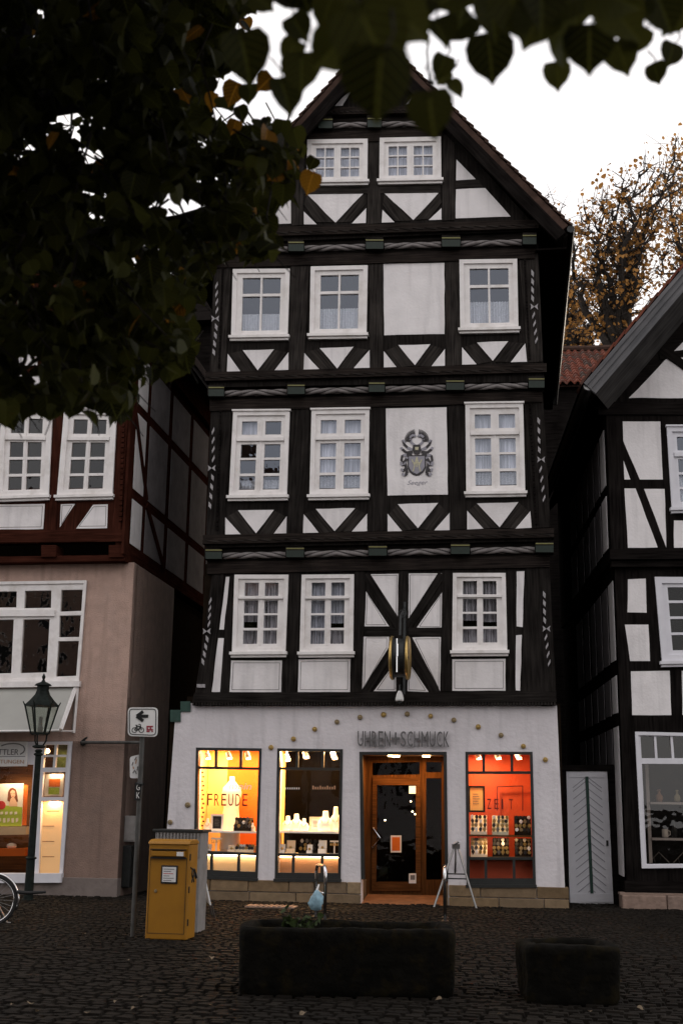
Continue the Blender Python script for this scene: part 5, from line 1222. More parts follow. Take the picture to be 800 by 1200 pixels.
# gable triangle
vap = pr(800, 376.5, RW); slope_r = (pr(800, 376.5, RW)[1] - pr(714, 478, RW)[1]) / (pr(800, 376.5, RW)[0] - pr(714, 478, RW)[0])
ga = (UC2 - .1, pr(714, 478, RW)[1] + .0); gx = UC2 + 4.6; gtop = (gx, ga[1] + slope_r * (gx - ga[0]))
mb = MB(); mb.prism([(UC2, gv + .3), (RU + 2.6, gv + .3), gtop], RW - .15, RW - .001); mb.build('gable_wall', M['black_timber'], rh)
fields(rh, FR, RW, [[(736, 466.5), (850, 466.5), (850, 352), (808, 392)], [(790, 395), (850, 330), (850, 345), (798, 397)][:0] or [(796, 505.5), (850, 505.5), (850, 508), (796, 508)][:0] or [(862, 400), (900, 400), (900, 460), (862, 460)]])
mb = MB()
mb.bar(pr(774, 410, RW), pr(860, 470, RW), .17, RW, RW + .03); mb.bar(pr(700, 479, RW), pr(900, 479, RW), .26, RW, RW + .04); mb.bar(pr(772, 418, RW), pr(900, 402, RW), .14, RW, RW + .026); mb.build('gable_brace', M['black_timber'], rh)
mb = MB(); q = FR.poly([(714, 644), (870, 642), (870, 655), (714, 656)], RW); mb.prism(q, RW - .1, RW + .05); q = FR.poly([(716, 657), (870, 656), (870, 663), (716, 664)], RW); mb.prism(q, -.1, RW - .02); mb.build('jetty_beam', M['black_timber'], rh)
mb = MB(); mb.box(RC - .05, RU, -.10, .1, .30, .50); mb.build('base_beam', M['black_timber'], rh)
mb = MB(); rnd = random.Random(8); x = RC - .12
while x < RU:
    L = rnd.uniform(.7, 1.1); mb.box(x, x + L - .012, -.22 + rnd.uniform(-.02, .02), .2, -.05, .26); x += L
mb.build('stone_base', M['stone_red'], rh, bevel=.02)
mb = MB(); mb.box(RC - .15, RU, -.16, .1, .262, .30); mb.build('mortar_ledge', M['stone_red'], rh)
# side wall along the alley
sd_ = 9.0
mb = MB(); mb.side([(.01, 0), (sd_, 0), (sd_, jv), (.01, jv)], RC, RC + .2); mb.side([(-RW + .01, jv), (sd_, jv), (sd_, ga[1] + .5), (-RW + .01, ga[1] + .5)], UC2 + .002, UC2 + .2)
mb.box(RC, RU, sd_, sd_ + .2, 0, gv); mb.box(RC + .2, RU, 2.9, 3.0, 0, gv); mb.box(RC + .2, RU, .02, sd_, jv - .1, jv); mb.box(UC2 + .21, RU, 2.5, 2.6, jv + .01, gv + .3); mb.box(UC2 + .21, RU, -RW + .22, sd_, gv + .30, gv + .4); mb.build('side_wall', M['black_timber'], rh)
mb = MB(); vv = lambda y: pr(728, y)[1]
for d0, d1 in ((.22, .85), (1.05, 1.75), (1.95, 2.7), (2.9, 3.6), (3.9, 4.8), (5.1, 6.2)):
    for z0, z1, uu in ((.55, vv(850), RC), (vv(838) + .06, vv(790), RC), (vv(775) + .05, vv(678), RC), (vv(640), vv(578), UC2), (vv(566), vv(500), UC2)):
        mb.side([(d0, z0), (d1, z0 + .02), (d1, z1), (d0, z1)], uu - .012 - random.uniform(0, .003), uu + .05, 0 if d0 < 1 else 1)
mb.build('side_plaster', [M['plaster'], M['shaded_field']], rh)  # corner bay white; bays further in use the plaster with shade in it
# shop window of the right house
rp = [[(749.5, 862.5), (765.3, 863), (767, 888.5), (751, 888.5)], [(768, 863), (784.5, 863), (786.5, 888.5), (769.7, 888.5)], [(787.3, 863), (804, 863), (806, 888.5), (789.3, 888.5)], [(807, 863), (840, 863.5), (842, 888.5), (809, 888.5)], [(751.3, 895), (845, 895.5), (850, 1012), (757, 1012.5)]]
rs = wide_window(rshop, rp, rh, FR, 0, name='shop_window', paint='grey_paint')
mb = MB(); uA, uB = pr(757, 950, -.5)[0], RU - 1; zA = pr(760, 1012, -.2)[1]
mb.box(uA, uA + .06, .45, .52, zA, pr(760, 896, -.5)[1])
for y in (940, 982): z = pr(780, y, -.45)[1]; mb.box(uA + .06, uB, .40, .75, z - .04, z)
mb.build('shelf_unit', M['grey_paint'], rs)
mb = MB(); mb.box(uA - .3, uB, .30, 1.2, zA - .1, zA - .02); mb.box(uA - .4, uB, 1.3, 1.35, zA, jv - .5); mb.build('display_floor', M['dark_wall'], rs)
def rgood(name, label, cat, px, py, w, f):
    z = pr(px, py, w)[1]; P = FR.O + FR.U * pr(px, py, w)[0] + FR.N * w
    t = thing(name, label, cat, (P.x, P.y, z + .002), -FR.yaw); f(t)
def mug(t):
    mb = MB(); mb.lathe([(.001, 0), (.055, 0), (.06, .03), (.055, .15), (.048, .15), (.048, .03), (.001, .02)], n=16); mb.build('cup', M['white'], t, smooth=True)
    mb = MB(); mb.tube([(.055, 0, .12), (.09, 0, .11), (.09, 0, .05), (.056, 0, .035)], .009); mb.build('handle', M['white'], t)
def vase(hh, rr, mk):
    def f(t):
        mb = MB(); mb.lathe([(.001, 0), (rr * .7, 0), (rr, hh * .3), (rr * .85, hh * .55), (rr * .35, hh * .75), (rr * .32, hh * .95), (rr * .45, hh), (.001, hh)], n=16); mb.build('body', M[mk], t, smooth=True); mb = MB(); mb.lathe([(rr * .44, hh), (rr * .5, hh + .01), (rr * .44, hh + .02)], n=16); mb.build('rim', M[mk], t)
    return f
rgood('mug', 'white mug with dark print on the lower shelf of the right house window', 'mug', 779, 981.5, -.5, mug)
rgood('glass_bottle', 'dark narrow bottle standing right of the white mug', 'bottle', 790, 981.5, -.5, vase(.30, .055, 'dark_metal'))
rgood('ceramic_jar', 'brownish jar left on the upper shelf of the right house window', 'jar', 772, 939.5, -.55, vase(.20, .07, 'tan_panel')); rgood('ceramic_jar', 'pale yellowish jar right on the upper shelf of the right house window', 'jar', 793, 939.5, -.55, vase(.19, .06, 'crest_gold'))
def rack(t):
    for s_ in (-.22, .22):
        mb = MB(); mb.tube([(s_ - .18, 0, 0), (s_, 0, .18), (s_ + .18, 0, 0)], .010); mb.tube([(s_ - .09, -.1, 0), (s_ - .09, 0, .09)], .008); mb.build('wire_trestle', M['steel'], t)
rgood('wire_rack', 'low zigzag wire rack standing on the window floor of the right house', 'rack', 786, 1011, -.5, rack)
# roof of the right house: verge board, soffit, tiles
VO = 1.05
# slope line through pixels on the gable side of the soffit; the outer edge hangs VO in front
pin = (pr(712.5, 480, RW), pr(800, 376.5, RW)); po_ = (pr(681, 449, VO), pr(800, 311, VO))
def ext(a, b, t): return (lerp(a[0], b[0], t), lerp(a[1], b[1], t))
def v3(p, w): return (p[0], -w, p[1])
i0, i1 = pin[0], ext(*pin, 3.4); o0, o1 = po_[0], ext(*po_, 3.2)
sl_r = math.atan2(o1[1] - o0[1], o1[0] - o0[0]); o0 = (o0[0] + math.sin(sl_r) * .31, o0[1] - math.cos(sl_r) * .31); o1 = (o1[0] + math.sin(sl_r) * .31, o1[1] - math.cos(sl_r) * .31)
mb = MB()
mb.add([v3(i0, RW + .0), v3(i1, RW), v3(o1, VO), v3(o0, VO)], [(0, 1, 2, 3)], 0, [(0, 0), (6, 0), (6, 1), (0, 1)])
rs_ = mb.build('soffit', M['soffit'], rh, recalc=False)
sl_r = math.atan2(o1[1] - o0[1], o1[0] - o0[0])
mb = MB(); nx, ny = -math.sin(sl_r), math.cos(sl_r)
for k, (d0, d1, w1) in enumerate(((-.02, .10, VO + .03), (.10, .20, VO + .055), (.20, .27, VO + .085))):
    mb.prism([(o0[0] + nx * d0, o0[1] + ny * d0), (o1[0] + nx * d0, o1[1] + ny * d0), (o1[0] + nx * d1, o1[1] + ny * d1), (o0[0] + nx * d1, o0[1] + ny * d1)], VO - .05, w1, 0, sl_r)
mb.build('verge_board', M['verge'], rh)
mb = MB(); n = 30; Lr = math.hypot(o1[0] - o0[0], o1[1] - o0[1]); dx, dy = math.cos(sl_r), math.sin(sl_r)
for i in range(n):
    s0_, s1_ = Lr * i / n - .05, Lr * (i + 1.2) / n - .05
    for c_ in range(2):
        mb.prism([(o0[0] + dx * s0_ + nx * .28, o0[1] + dy * s0_ + ny * .28), (o0[0] + dx * s1_ + nx * .31, o0[1] + dy * s1_ + ny * .31), (o0[0] + dx * s1_ + nx * .35, o0[1] + dy * s1_ + ny * .35), (o0[0] + dx * s0_ + nx * .33, o0[1] + dy * s0_ + ny * .33)], VO - .22 - c_ * .25, VO + .06 - c_ * .25)
mb.build('verge_tiles', M['tile'], rh)
mb = MB(); mb.prism([(o0[0] + nx * .272, o0[1] + ny * .272), (o1[0] + nx * .272, o1[1] + ny * .272), (o1[0] + nx * .31, o1[1] + ny * .31), (o0[0] + nx * .31, o0[1] + ny * .31)], -9, VO); mb.prism([(i0[0], i0[1] - .02), (i1[0], i1[1] - .02), (o1[0] + nx * .25, o1[1] + ny * .25), (o0[0] + nx * .25, o0[1] + ny * .25)][:0] or [(o0[0] - .02, o0[1]), (o0[0] + .5, o0[1] + .5 * math.tan(sl_r) - .04), (o0[0] + .5, o0[1] + .5 * math.tan(sl_r)), (o0[0], o0[1] + .1)], -9, RW)
mb.build('roof', M['void'], rh)
mb = MB(); mb.lathe([(.001, VO + .02), (.085, VO + .02), (.095, VO), (.095, -8.5), (.001, -8.5)], (0, 0, 0), 0, 14, axis='y'); mb.v = [(x + o0[0] - .12, -y, z + o0[1] + .14) for x, y, z in mb.v]; mb.build('gutter', M['steel'], rh)
# ------------------------------------------------------------------ white alley door
ga_ = ground(692, 1061); FA = Frame((ga_.x, ga_.y), R(6))
ad = fthing('alley_door', 'narrow white door with chevron boards and a green middle strip closing the right alley', 'door', FA)
pa = lambda px, py, w=0: FA.p(px, py, w)
A = FA.poly([(663, 904), (711, 904), (718.5, 1059), (667, 1060)])
mb = MB(); mb.prism(A, -.05, 0)
dl = mb.build('door_leaf', M['grey_paint'], ad, bevel=.006)
mb = MB(); ct, cb_ = pa(687, 910), pa(693, 1047); nn = 15
for i in range(nn + 2):
    t = (i - .5) / nn
    for sgn in (-1, 1):
        def cl(t_): return (lerp(ct[0], cb_[0], t_), lerp(ct[1], cb_[1], t_))
        a = cl(max(0, min(1, t))); ln = .27
        b = (a[0] + sgn * ln, a[1] + sgn * 0 - ln * .78 * 1)
        y_min = cb_[1] + .02
        if b[1] < y_min:
            k = (a[1] - y_min) / (a[1] - b[1]); b = (lerp(a[0], b[0], k), lerp(a[1], b[1], k))
        if a[1] - b[1] < .03: continue
        mb.bar(a, b, .012, -.001, .006 + .0003 * i, 0)
mb.build('chevron_groove', M['lilac'], dl)
mb = MB(); mb.bar(ct, cb_, .055, -.001, .022); mb.build('middle_strip', M['green_block'], dl)
for q in ([(665.5, 906), (709, 906), (709, 911), (666, 911)], [(668, 1047), (716.5, 1047), (717, 1057), (668, 1058)]):
    mb = MB(); mb.prism(FA.poly(q), -.001, .012); mb.build('door_rail', M['grey_paint'], dl)
mb = MB(); u, v = pa(711, 988); mb.box(u - .02, u + .02, -.02, 0, v - .05, v + .05); mb.build('lock_plate', M['black'], dl)
mb = MB()
mb.prism(FA.poly([(655, 897), (720, 896), (720, 903), (655, 903.5)]), -.12, .03); mb.prism(FA.poly([(656, 904), (662.5, 904), (666.5, 1062), (660, 1062)]), -.12, .02); mb.prism(FA.poly([(711.5, 903), (720, 903), (728, 1062), (719, 1062)]), -.12, .025); mb.prism(FA.poly([(662, 1060.5), (720, 1059.5), (720, 1066), (662, 1067)]), -.12, .02)
mb.build('door_frame', M['black_timber'], ad)
# ------------------------------------------------------------------ street furniture
def GF(px, py, yaw=0.0):
    g = ground(px, py); return Frame((g.x, g.y), yaw)
# yellow letter box
F = GF(193, 1104, R(10)); lbx = fthing('letter_box', 'yellow post letter box standing in front of a grey cabinet', 'letter box', F)
b0, b1, t0, t1 = F.p(169.5, 1105), F.p(217.5, 1105), F.p(176, 989), F.p(222.5, 989)
Wd = b1[0] - b0[0]; Hh = t0[1]; x0 = b0[0]
mb = MB(); mb.box(x0, x0 + Wd, 0, .40, .03, Hh); mb.box(x0 + .03, x0 + Wd - .03, .02, .38, 0, .031); mb.build('body', M['yellow'], lbx, bevel=.012)
mb = MB(); mb.side([(-.02, Hh + .001), (.42, Hh + .001), (.40, Hh + .035), (.32, Hh + .06), (.10, Hh + .06), (.0, Hh + .035)], x0 - .01, x0 + Wd + .01); mb.build('lid', M['yellow'], lbx, bevel=.008)
zs = F.p(190, 996)[1]; ze = F.p(190, 1004)[1]
mb = MB(); mb.side([(-.001, zs), (-.05, zs - .015), (-.05, ze + .01), (-.001, ze)], x0 + .05, x0 + Wd - .05); fl = mb.build('slot_flap', M['yellow'], lbx, bevel=.004)
mb = MB(); mb.box(x0 + .035, x0 + Wd - .035, -.03, 0, ze - .022, ze - .002); mb.box(x0 + .035, x0 + Wd - .035, -.055, 0, zs + .001, zs + .012); mb.build('slot_edge', M['black'], lbx)
mb = MB(); mb.box(x0 + Wd - .15, x0 + Wd - .06, -.054, -.049, ze + .014, zs - .018); mb.build('sticker', M['paper'], fl)
za, zc = F.p(195, 1014)[1], F.p(195, 1035.5)[1]
mb = MB(); mb.box(x0 + .18, x0 + .40, -.012, -.001, zc, za); pf = mb.build('label_frame', M['black'], lbx, bevel=.004)
mb = MB(); mb.box(x0 + .20, x0 + .38, -.016, -.0125, zc + .022, za - .02); mb.build('label_sheet', M['paper'], pf)
mb = MB()
for i in range(6): mb.box(x0 + .215, x0 + .215 + (.14, .10, .13, .08, .14, .11)[i], -.018, -.0165, za - .05 - i * .028, za - .042 - i * .028, 1 if i == 2 else 0)
mb.build('print', [M['line'], M['red']], pf)
mb = MB(); zt_ = za - .0 + .09; zb_ = .10
for a_ in ((x0 + .025, x0 + .031, zb_, zt_), (x0 + Wd - .031, x0 + Wd - .025, zb_, zt_), (x0 + .031, x0 + Wd - .031, zb_, zb_ + .006), (x0 + .031, x0 + Wd - .031, zt_ - .006, zt_)): mb.box(a_[0], a_[1], -.0025, .001, a_[2], a_[3])
for k in range(3): mb.box(x0 + Wd - .001, x0 + Wd + .010, .03, .06, .2 + k * .4, .28 + k * .4)
mb.build('door_seam', M['rubber'], lbx)
mb = MB(); z = F.p(180, 1044)[1]; mb.lathe([(.001, -.012), (.02, -.01), (.022, 0)], (x0 + .115, 0, z), n=14, axis='y'); mb.build('lock', M['brass'], lbx)
mb = MB()     # black horn emblem on the right side
zc = F.p(220, 1024)[1]; xs = x0 + Wd + .004
mb.tube([(xs, .2 + .05 * math.cos(k), zc + .05 * math.sin(k)) for k in [i * 2 * math.pi / 14 for i in range(15)]], .012, n=6)
mb.tube([(xs, .08, zc + .075), (xs, .16, zc + .055), (xs, .24, zc + .05), (xs, .33, zc - .06)], [.008, .010, .014, .026], n=6)
for s_ in (-1, 1): mb.tube([(xs, .2, zc - .05), (xs, .2 + s_ * .05, zc - .11)], [.006, .012], n=6)
mb.build('horn_emblem', M['black'], lbx)
# grey cabinet behind it
F = GF(206, 1101, R(10)); F = Frame(F.O + Vector((.02, .62, 0)), R(10)); cb = fthing('switch_cabinet', 'weathered pale grey cabinet with a ribbed top behind the yellow letter box', 'cabinet', F)
c0, c1 = F.p(182.5, 972), F.p(236, 972.5); x0, x1, Hc = c0[0], c1[0], c0[1]
mb = MB(); mb.box(x0, x1, 0, .38, 0, Hc - .03); mb.build('body', M['cab'], cb, bevel=.01)
mb = MB(); mb.box(x0 - .03, x1 + .03, -.03, .41, Hc - .03, Hc + .005); mb.build('roof_plate', M['frame_metal'], cb, bevel=.006)
mb = MB(); n = 13
for i in range(n): x = lerp(x0 + .03, x1 - .05, i / (n - 1)); mb.box(x, x + .022, -.018, 0, Hc - .36, Hc - .04)
mb.build('rib', M['cab'], cb)
# A-board beside the cabinet
F = GF(238, 1079, R(74)); F = Frame(F.O + Vector((-.20, .35, 0)), R(80)); ab = fthing('a_board', 'white folding pavement board with red edge half hidden by the grey cabinet', 'sign board', F)
def panel(s_):
    mb = MB(); H1 = 1.12
    mb.add([(x, y, z) for x, y, z in ((-.3, s_ * .26, .22), (.3, s_ * .26, .22), (.3, s_ * .03, H1), (-.3, s_ * .03, H1), (-.3, s_ * .26 - s_ * .02, .22), (.3, s_ * .26 - s_ * .02, .22), (.3, s_ * .03 - s_ * .02, H1), (-.3, s_ * .03 - s_ * .02, H1))], [(0, 1, 2, 3), (7, 6, 5, 4), (0, 4, 5, 1), (1, 5, 6, 2), (2, 6, 7, 3), (3, 7, 4, 0)])
    o = mb.build('board', M['paper'], ab)
    k = MB(); k.add([(-.2, s_ * .155, .7), (.2, s_ * .155, .7), (.2, s_ * .085, .98), (-.2, s_ * .085, .98)], [(0, 1, 2, 3)]); k.build('print', M['maroon'], o, recalc=False)
    for x in (-.28, .28):
        l = MB(); l.tube([(x, s_ * .265, .24), (x, s_ * .33, 0)], .012); l.build('leg', M['dark_metal'], ab)
panel(-1); panel(1)
# direction sign on its pole
F = GF(155.5, 1101, R(4)); sp_ = fthing('direction_sign', 'square white cycle route sign with a left arrow on a thin grey pole', 'sign', F)
pzz = lambda px, py, w=0: F.p(px, py, w)
tp = pzz(165.5, 868); Hs = tp[1]; xt = tp[0] * .3
mb = MB(); mb.tube([(0, 0, 0), (xt, 0, Hs + .15)], .033, n=12); mb.tube([(0, 0, 0), (0, 0, .03)], [.07, .06], n=14); mb.build('pole', M['galv'], sp_, smooth=False)
q = FR_ = F.poly([(150, 829), (185, 829), (184.5, 863.5), (150, 862.5)], .06)
def rrect(q, r):
    out = []; n = len(q)
    for i in range(n):
        p0, p, p1 = Vector(q[i - 1]), Vector(q[i]), Vector(q[(i + 1) % n]); a = p + (p0 - p).normalized() * r; b = p + (p1 - p).normalized() * r
        for k in range(5): t = k / 4; out.append(tuple((1 - t) ** 2 * a + 2 * t * (1 - t) * p + t * t * b))
    return out
mb = MB(); mb.prism(rrect(q, .06), .04, .06); plate = mb.build('sign_plate', M['white'], sp_)
S_ = lambda x, y: F.p(x, y, .06)
mb = MB(); qi = shrink(q, .022); rr_ = rrect(qi, .05)
for i in range(len(rr_)): mb.bar(rr_[i], rr_[(i + 1) % len(rr_)], .010, .055, .064 + .0001 * i)
for a, b, wd_ in (((161, 839.3), (174, 839.3), .042), ((160.5, 839.3), (168, 833.8), .042), ((160.5, 839.3), (168, 844.8), .042)): mb.bar(S_(*a), S_(*b), wd_, .055, .066 + random.uniform(0, .003))
for cx in (157.8, 166):
    c = S_(cx, 855.6); r_ = S_(cx + 2.8, 855.6)[0] - c[0]; pts = [(c[0] + r_ * math.cos(k * math.pi / 8), c[1] + r_ * math.sin(k * math.pi / 8)) for k in range(16)]
    for k in range(16): mb.bar(pts[k], pts[(k + 1) % 16], .009, .055, .0645 + .0001 * k)
for a, b in (((157.8, 855.6), (160.5, 851.2)), ((160.5, 851.2), (165, 851.2)), ((165, 851.2), (166, 855.6)), ((165, 851.2), (162, 855.6)), ((157.8, 855.6), (162, 855.6)), ((160.5, 851.2), (162, 855.6)), ((165, 851.2), (164.8, 849)), ((164.8, 849), (162.8, 848.6)), ((159, 849.8), (161.5, 849.8)), ((160.2, 849.8), (160.6, 851.4))): mb.bar(S_(*a), S_(*b), .010, .055, .066 + random.uniform(0, .002))
mb.build('symbol', M['black'], plate)
mb = MB()
for i in range(4):
    for j in range(4):
        if (i, j) in ((1, 1), (2, 3), (3, 1)): continue
        a, b = S_(172 + i * 1.9, 850.5 + j * 1.9), S_(173.7 + i * 1.9, 852.2 + j * 1.9); mb.prism([a, (b[0], a[1]), b, (a[0], b[1])], .055, .065)
mb.build('route_emblem', M['maroon'], plate)
mb = MB(); mb.prism(rrect(F.poly([(152.5, 887), (164, 884), (167, 888), (167, 912), (152.5, 912)], -.04), .03), -.05, -.035); ps = mb.build('small_poster', M['paper'], sp_)
mb = MB()
for (x, y) in ((155, 897), (157, 901), (159, 895), (161, 903), (156, 906), (163, 899), (160, 907), (158, 891)): a = F.p(x, y, -.034); mb.bar((a[0], a[1]), (a[0] + random.uniform(-.02, .03), a[1] + random.uniform(.03, .07)), .014, -.036, -.031 + random.uniform(0, .003), random.choice((0, 0, 1)))
mb.build('print', [M['line'], M['tan_panel']], ps)
mb = MB(); mb.prism(F.poly([(158.5, 917), (166, 917), (165, 938), (157.5, 938)], .04), .03, .038); bs = mb.build('letter_sticker', M['black'], sp_)
mb = MB()
for ch, y0, y1 in (('G', 919, 926), ('K', 928.5, 935.5)): a, b = F.p(160, y1, .038), F.p(164.2, y0, .038); mb.text(ch, a[0], b[0], a[1], b[1], .036, .041)
mb.build('lettering', M['white'], bs)
mb = MB(); mb.tube([(pzz(162, 918)[0], -.03, pzz(162, 918)[1]), (pzz(169, 918)[0], -.06, pzz(169, 919)[1])], .02); mb.build('clamp', M['dark_metal'], sp_)
# horizontal bar fixed to the pink wall
c = pl_(96, 870, .1); P = FL.O + FL.U * c[0]
wb_ = thing('wall_bracket', 'horizontal steel bar reaching from the pink wall to the sign pole', 'bracket', (P.x, P.y, c[1]), -FL.yaw)
e = pl_(166, 870, .12); mb = MB(); mb.tube([(0, 0, 0), (0, -.12, 0), (e[0] - c[0], -.12, e[1] - c[1])], .03, n=10); mb.build('bar', M['galv'], wb_)
mb = MB(); mb.lathe([(.06, 0), (.06, -.02), (.04, -.03)], n=12, axis='y'); mb.tube([(0, -.1, .02), (.12, -.16, .09)], .02); mb.build('wall_plate', M['dark_metal'], wb_)
# boxes on the pink side wall in the left alley
ax = cor + .02
def abox(name, label, d0, d1, z0, z1, dep, mk, extra=None):
    P = FL.O + FL.U * (cor) - FL.N * ((d0 + d1) / 2); t = thing(name, label, 'box', (P.x, P.y, z0), -FL.yaw); h_ = (d1 - d0) / 2
    mb = MB(); mb.box(.0, dep, -h_, h_, 0, z1 - z0); mb.build('housing', M[mk], t, bevel=.01)
    mb = MB(); mb.box(.02, dep - .02, -h_ - .012, -h_, .03, z1 - z0 - .03); mb.build('front_cover', M[mk], t)
    return t
abox('meter_box', 'grey meter box on the pink wall at the mouth of the left alley', .25, .6, 1.02, 1.50, .22, 'cab')
t = abox('cable_box', 'dark low box beneath the grey meter box in the left alley', .25, .55, .18, .95, .16, 'dark_metal')
# street lantern
F = GF(36, 1056, 0); F = Frame(F.O + Vector((0, -.18, 0)), 0); lt = fthing('street_lantern', 'old green six-sided street lantern on a dark post before the pink shop', 'street lamp', F)
pq = lambda px, py: F.p(px, py); zt = pq(48, 802)[1]
cx = pq(47, 860)[0]
zz = lambda y: pq(45, y)[1]
mb = MB(); mb.tube([(cx * .0, 0, 0), (cx * .05, 0, .05)], [.13, .12], n=12); mb.tube([(0, 0, .05), (cx * .3, 0, .75)], [.085, .075], n=12); mb.tube([(cx * .3, 0, .75), (cx * .9, 0, zz(885))], [.068, .055], n=12)
for z, r_ in ((.75, .1), (zz(884), .085), (zz(875), .12), (zz(880), .07)): mb.lathe([(r_ * .6, -.03), (r_, -.01), (r_, .01), (r_ * .6, .03)], (cx * (.3 if z < 1 else .93), 0, z), n=14)
mb.build('post', M['verdigris'], lt)
zA, zB = zz(860), zz(827)
bm2 = MB()
for k in range(3): an = k * 2.1 + .4; bm2.tube([(cx + .05 * math.cos(an), .05 * math.sin(an), zz(876)), (cx + .12 * math.cos(an), .12 * math.sin(an), zz(868)), (cx + .13 * math.cos(an), .13 * math.sin(an), zA)], .014)
bm2.lathe([(.15, -.02), (.16, 0), (.15, .02)], (cx, 0, zA), n=6, rot=.3)
r0_, r1_ = .16, .30
for k in range(6):
    an = k * math.pi / 3 + .3; bm2.tube([(cx + r0_ * math.cos(an), r0_ * math.sin(an), zA), (cx + r1_ * math.cos(an), r1_ * math.sin(an), zB), (cx + (r1_ + .04) * math.cos(an), (r1_ + .04) * math.sin(an), zB + .07)], [.014, .016, .008], n=6)
bm2.build('cage', M['verdigris'], lt)
gm_ = MB()
for k in range(6):
    a, b = k * math.pi / 3 + .3, (k + 1) * math.pi / 3 + .3
    gm_.add([(cx + r0_ * math.cos(a), r0_ * math.sin(a), zA + .01), (cx + r0_ * math.cos(b), r0_ * math.sin(b), zA + .01), (cx + r1_ * math.cos(b), r1_ * math.sin(b), zB), (cx + r1_ * math.cos(a), r1_ * math.sin(a), zB)], [(0, 1, 2, 3)])
gm_.build('glass_pane', M['lantern_glass'], lt, recalc=False)
mb = MB(); mb.lathe([(.31, zB - .01), (.30, zB + .02), (.22, zB + .10), (.14, zB + .20), (.11, zB + .28)], (cx, 0, 0), n=6, rot=.3); mb.lathe([(.11, zB + .28), (.11, zB + .36), (.16, zB + .37), (.13, zB + .40), (.04, zB + .44), (.02, zB + .48), (.035, zB + .53), (.012, zB + .58), (.001, zB + .6)], (cx, 0, 0), n=14); mb.build('roof', M['verdigris'], lt)
mb = MB(); mb.lathe([(.001, zA + .02), (.05, zA + .03), (.05, zA + .12), (.035, zA + .16), (.035, zA + .30), (.001, zA + .32)], (cx, 0, 0), n=12); mb.build('burner', M['cab'], lt)
# metal easel
F = GF(533, 1066, R(8)); es = fthing('metal_easel', 'folding steel easel without a board standing by the shop entrance', 'easel', F)
ap_ = F.p(534, 991, -.25); lf = F.p(507.5, 1065); rf = F.p(558.5, 1066)
for (fx, fy) in ((lf[0], 0), (rf[0], 0), ((lf[0] + rf[0]) / 2 - .05, .75)):
    mb = MB(); mb.tube([(fx, fy, 0), (ap_[0] + (fx - ap_[0]) * .06, .25 + (fy - .25) * .04, ap_[1])], .019, n=8); mb.build('leg', M['steel'], es)
mb = MB(); mb.box(ap_[0] - .07, ap_[0] + .07, .20, .31, ap_[1] - .05, ap_[1] + .03); mb.tube([(ap_[0] - .04, .2, ap_[1] + .02), (ap_[0] + .05, .2, ap_[1] + .07)], .02); mb.tube([(ap_[0], .22, ap_[1] - .04), (ap_[0], .22, ap_[1] - .30)], .014); mb.build('hinge_head', M['steel'], es)
for y in (1024.5, 1030): 
    z = F.p(533, y)[1]; k = z / ap_[1]; mb = MB(); mb.tube([(lerp(lf[0], ap_[0], k), lerp(0, .25, k) - .01, z), (lerp(rf[0], ap_[0], k), lerp(0, .25, k) - .01, z)], .012); mb.build('cross_bar', M['dark_metal'], es)
# two bicycle hoops
def hoop(px, py, yw, pyt, label):
    F = GF(px, py, R(yw)); t = fthing('bicycle_hoop', label, 'bike stand', F); t['group'] = 'bicycle hoops in front of the shop'
    h_ = .82; pts = []
    L = .62
    for k in range(7): an = math.pi - k * math.pi / 12; pts.append((-L / 2 + .12 + .12 * math.cos(an), 0, h_ - .12 + .12 * math.sin(an)))
    for k in range(7): an = math.pi / 2 - k * math.pi / 12; pts.append((L / 2 - .12 + .12 * math.cos(an), 0, h_ - .12 + .12 * math.sin(an)))
    mb = MB(); mb.tube([(-L / 2, 0, 0)] + pts + [(L / 2, 0, 0)], .026, n=12); mb.build('tube', M['chrome'], t, smooth=True)
    mb = MB(); mb.tube([(-L / 2 + .02, 0, .42), (L / 2 - .02, 0, .42)], .016, n=10); mb.build('cross_bar', M['chrome'], t, smooth=True)
    for s_ in (-1, 1): mb = MB(); mb.lathe([(.06, 0), (.06, .04), (.035, .05)], (s_ * L / 2, 0, 0), n=14); mb.build('foot', M['dark_metal'], t)
    return F
hoop(375, 1079, 76, 0, 'chrome bicycle hoop with a pale blue bag hanging on it left of the entrance')
hoop(521, 1080, 94.5, 0, 'bicycle hoop seen end-on in front of the steel easel')
P = ground(372, 1082)
bgx = thing('cloth_bag', 'crumpled pale blue and white bag tied to the chrome bicycle hoop', 'bag', (P.x - .02, P.y - .16, .36), 0)
mb = MB(); rnd = random.Random(4); prof = [(.01, -.17), (.07, -.15), (.10, -.06), (.085, .03), (.04, .10), (.02, .13)]; vs = []; fs = []; n = 16
for r_, z in prof:
    for k in range(n): an = 2 * math.pi * k / n; q_ = r_ * (1 + .35 * math.sin(3 * an + z * 20) + rnd.uniform(-.15, .15)); vs.append((q_ * math.cos(an), q_ * .7 * math.sin(an), z))
for i in range(len(prof) - 1):
    for k in range(n): fs.append((i * n + k, i * n + (k + 1) % n, (i + 1) * n + (k + 1) % n, (i + 1) * n + k))
mb.add(vs, fs); mb.build('bag', M['blue_cloth'], bgx, smooth=True)
mb = MB(); mb.tube([(0, 0, .12), (.03, .06, .2), (.02, .14, .12), (0, .03, .11)], .012); mb.build('handle', M['paper'], bgx)
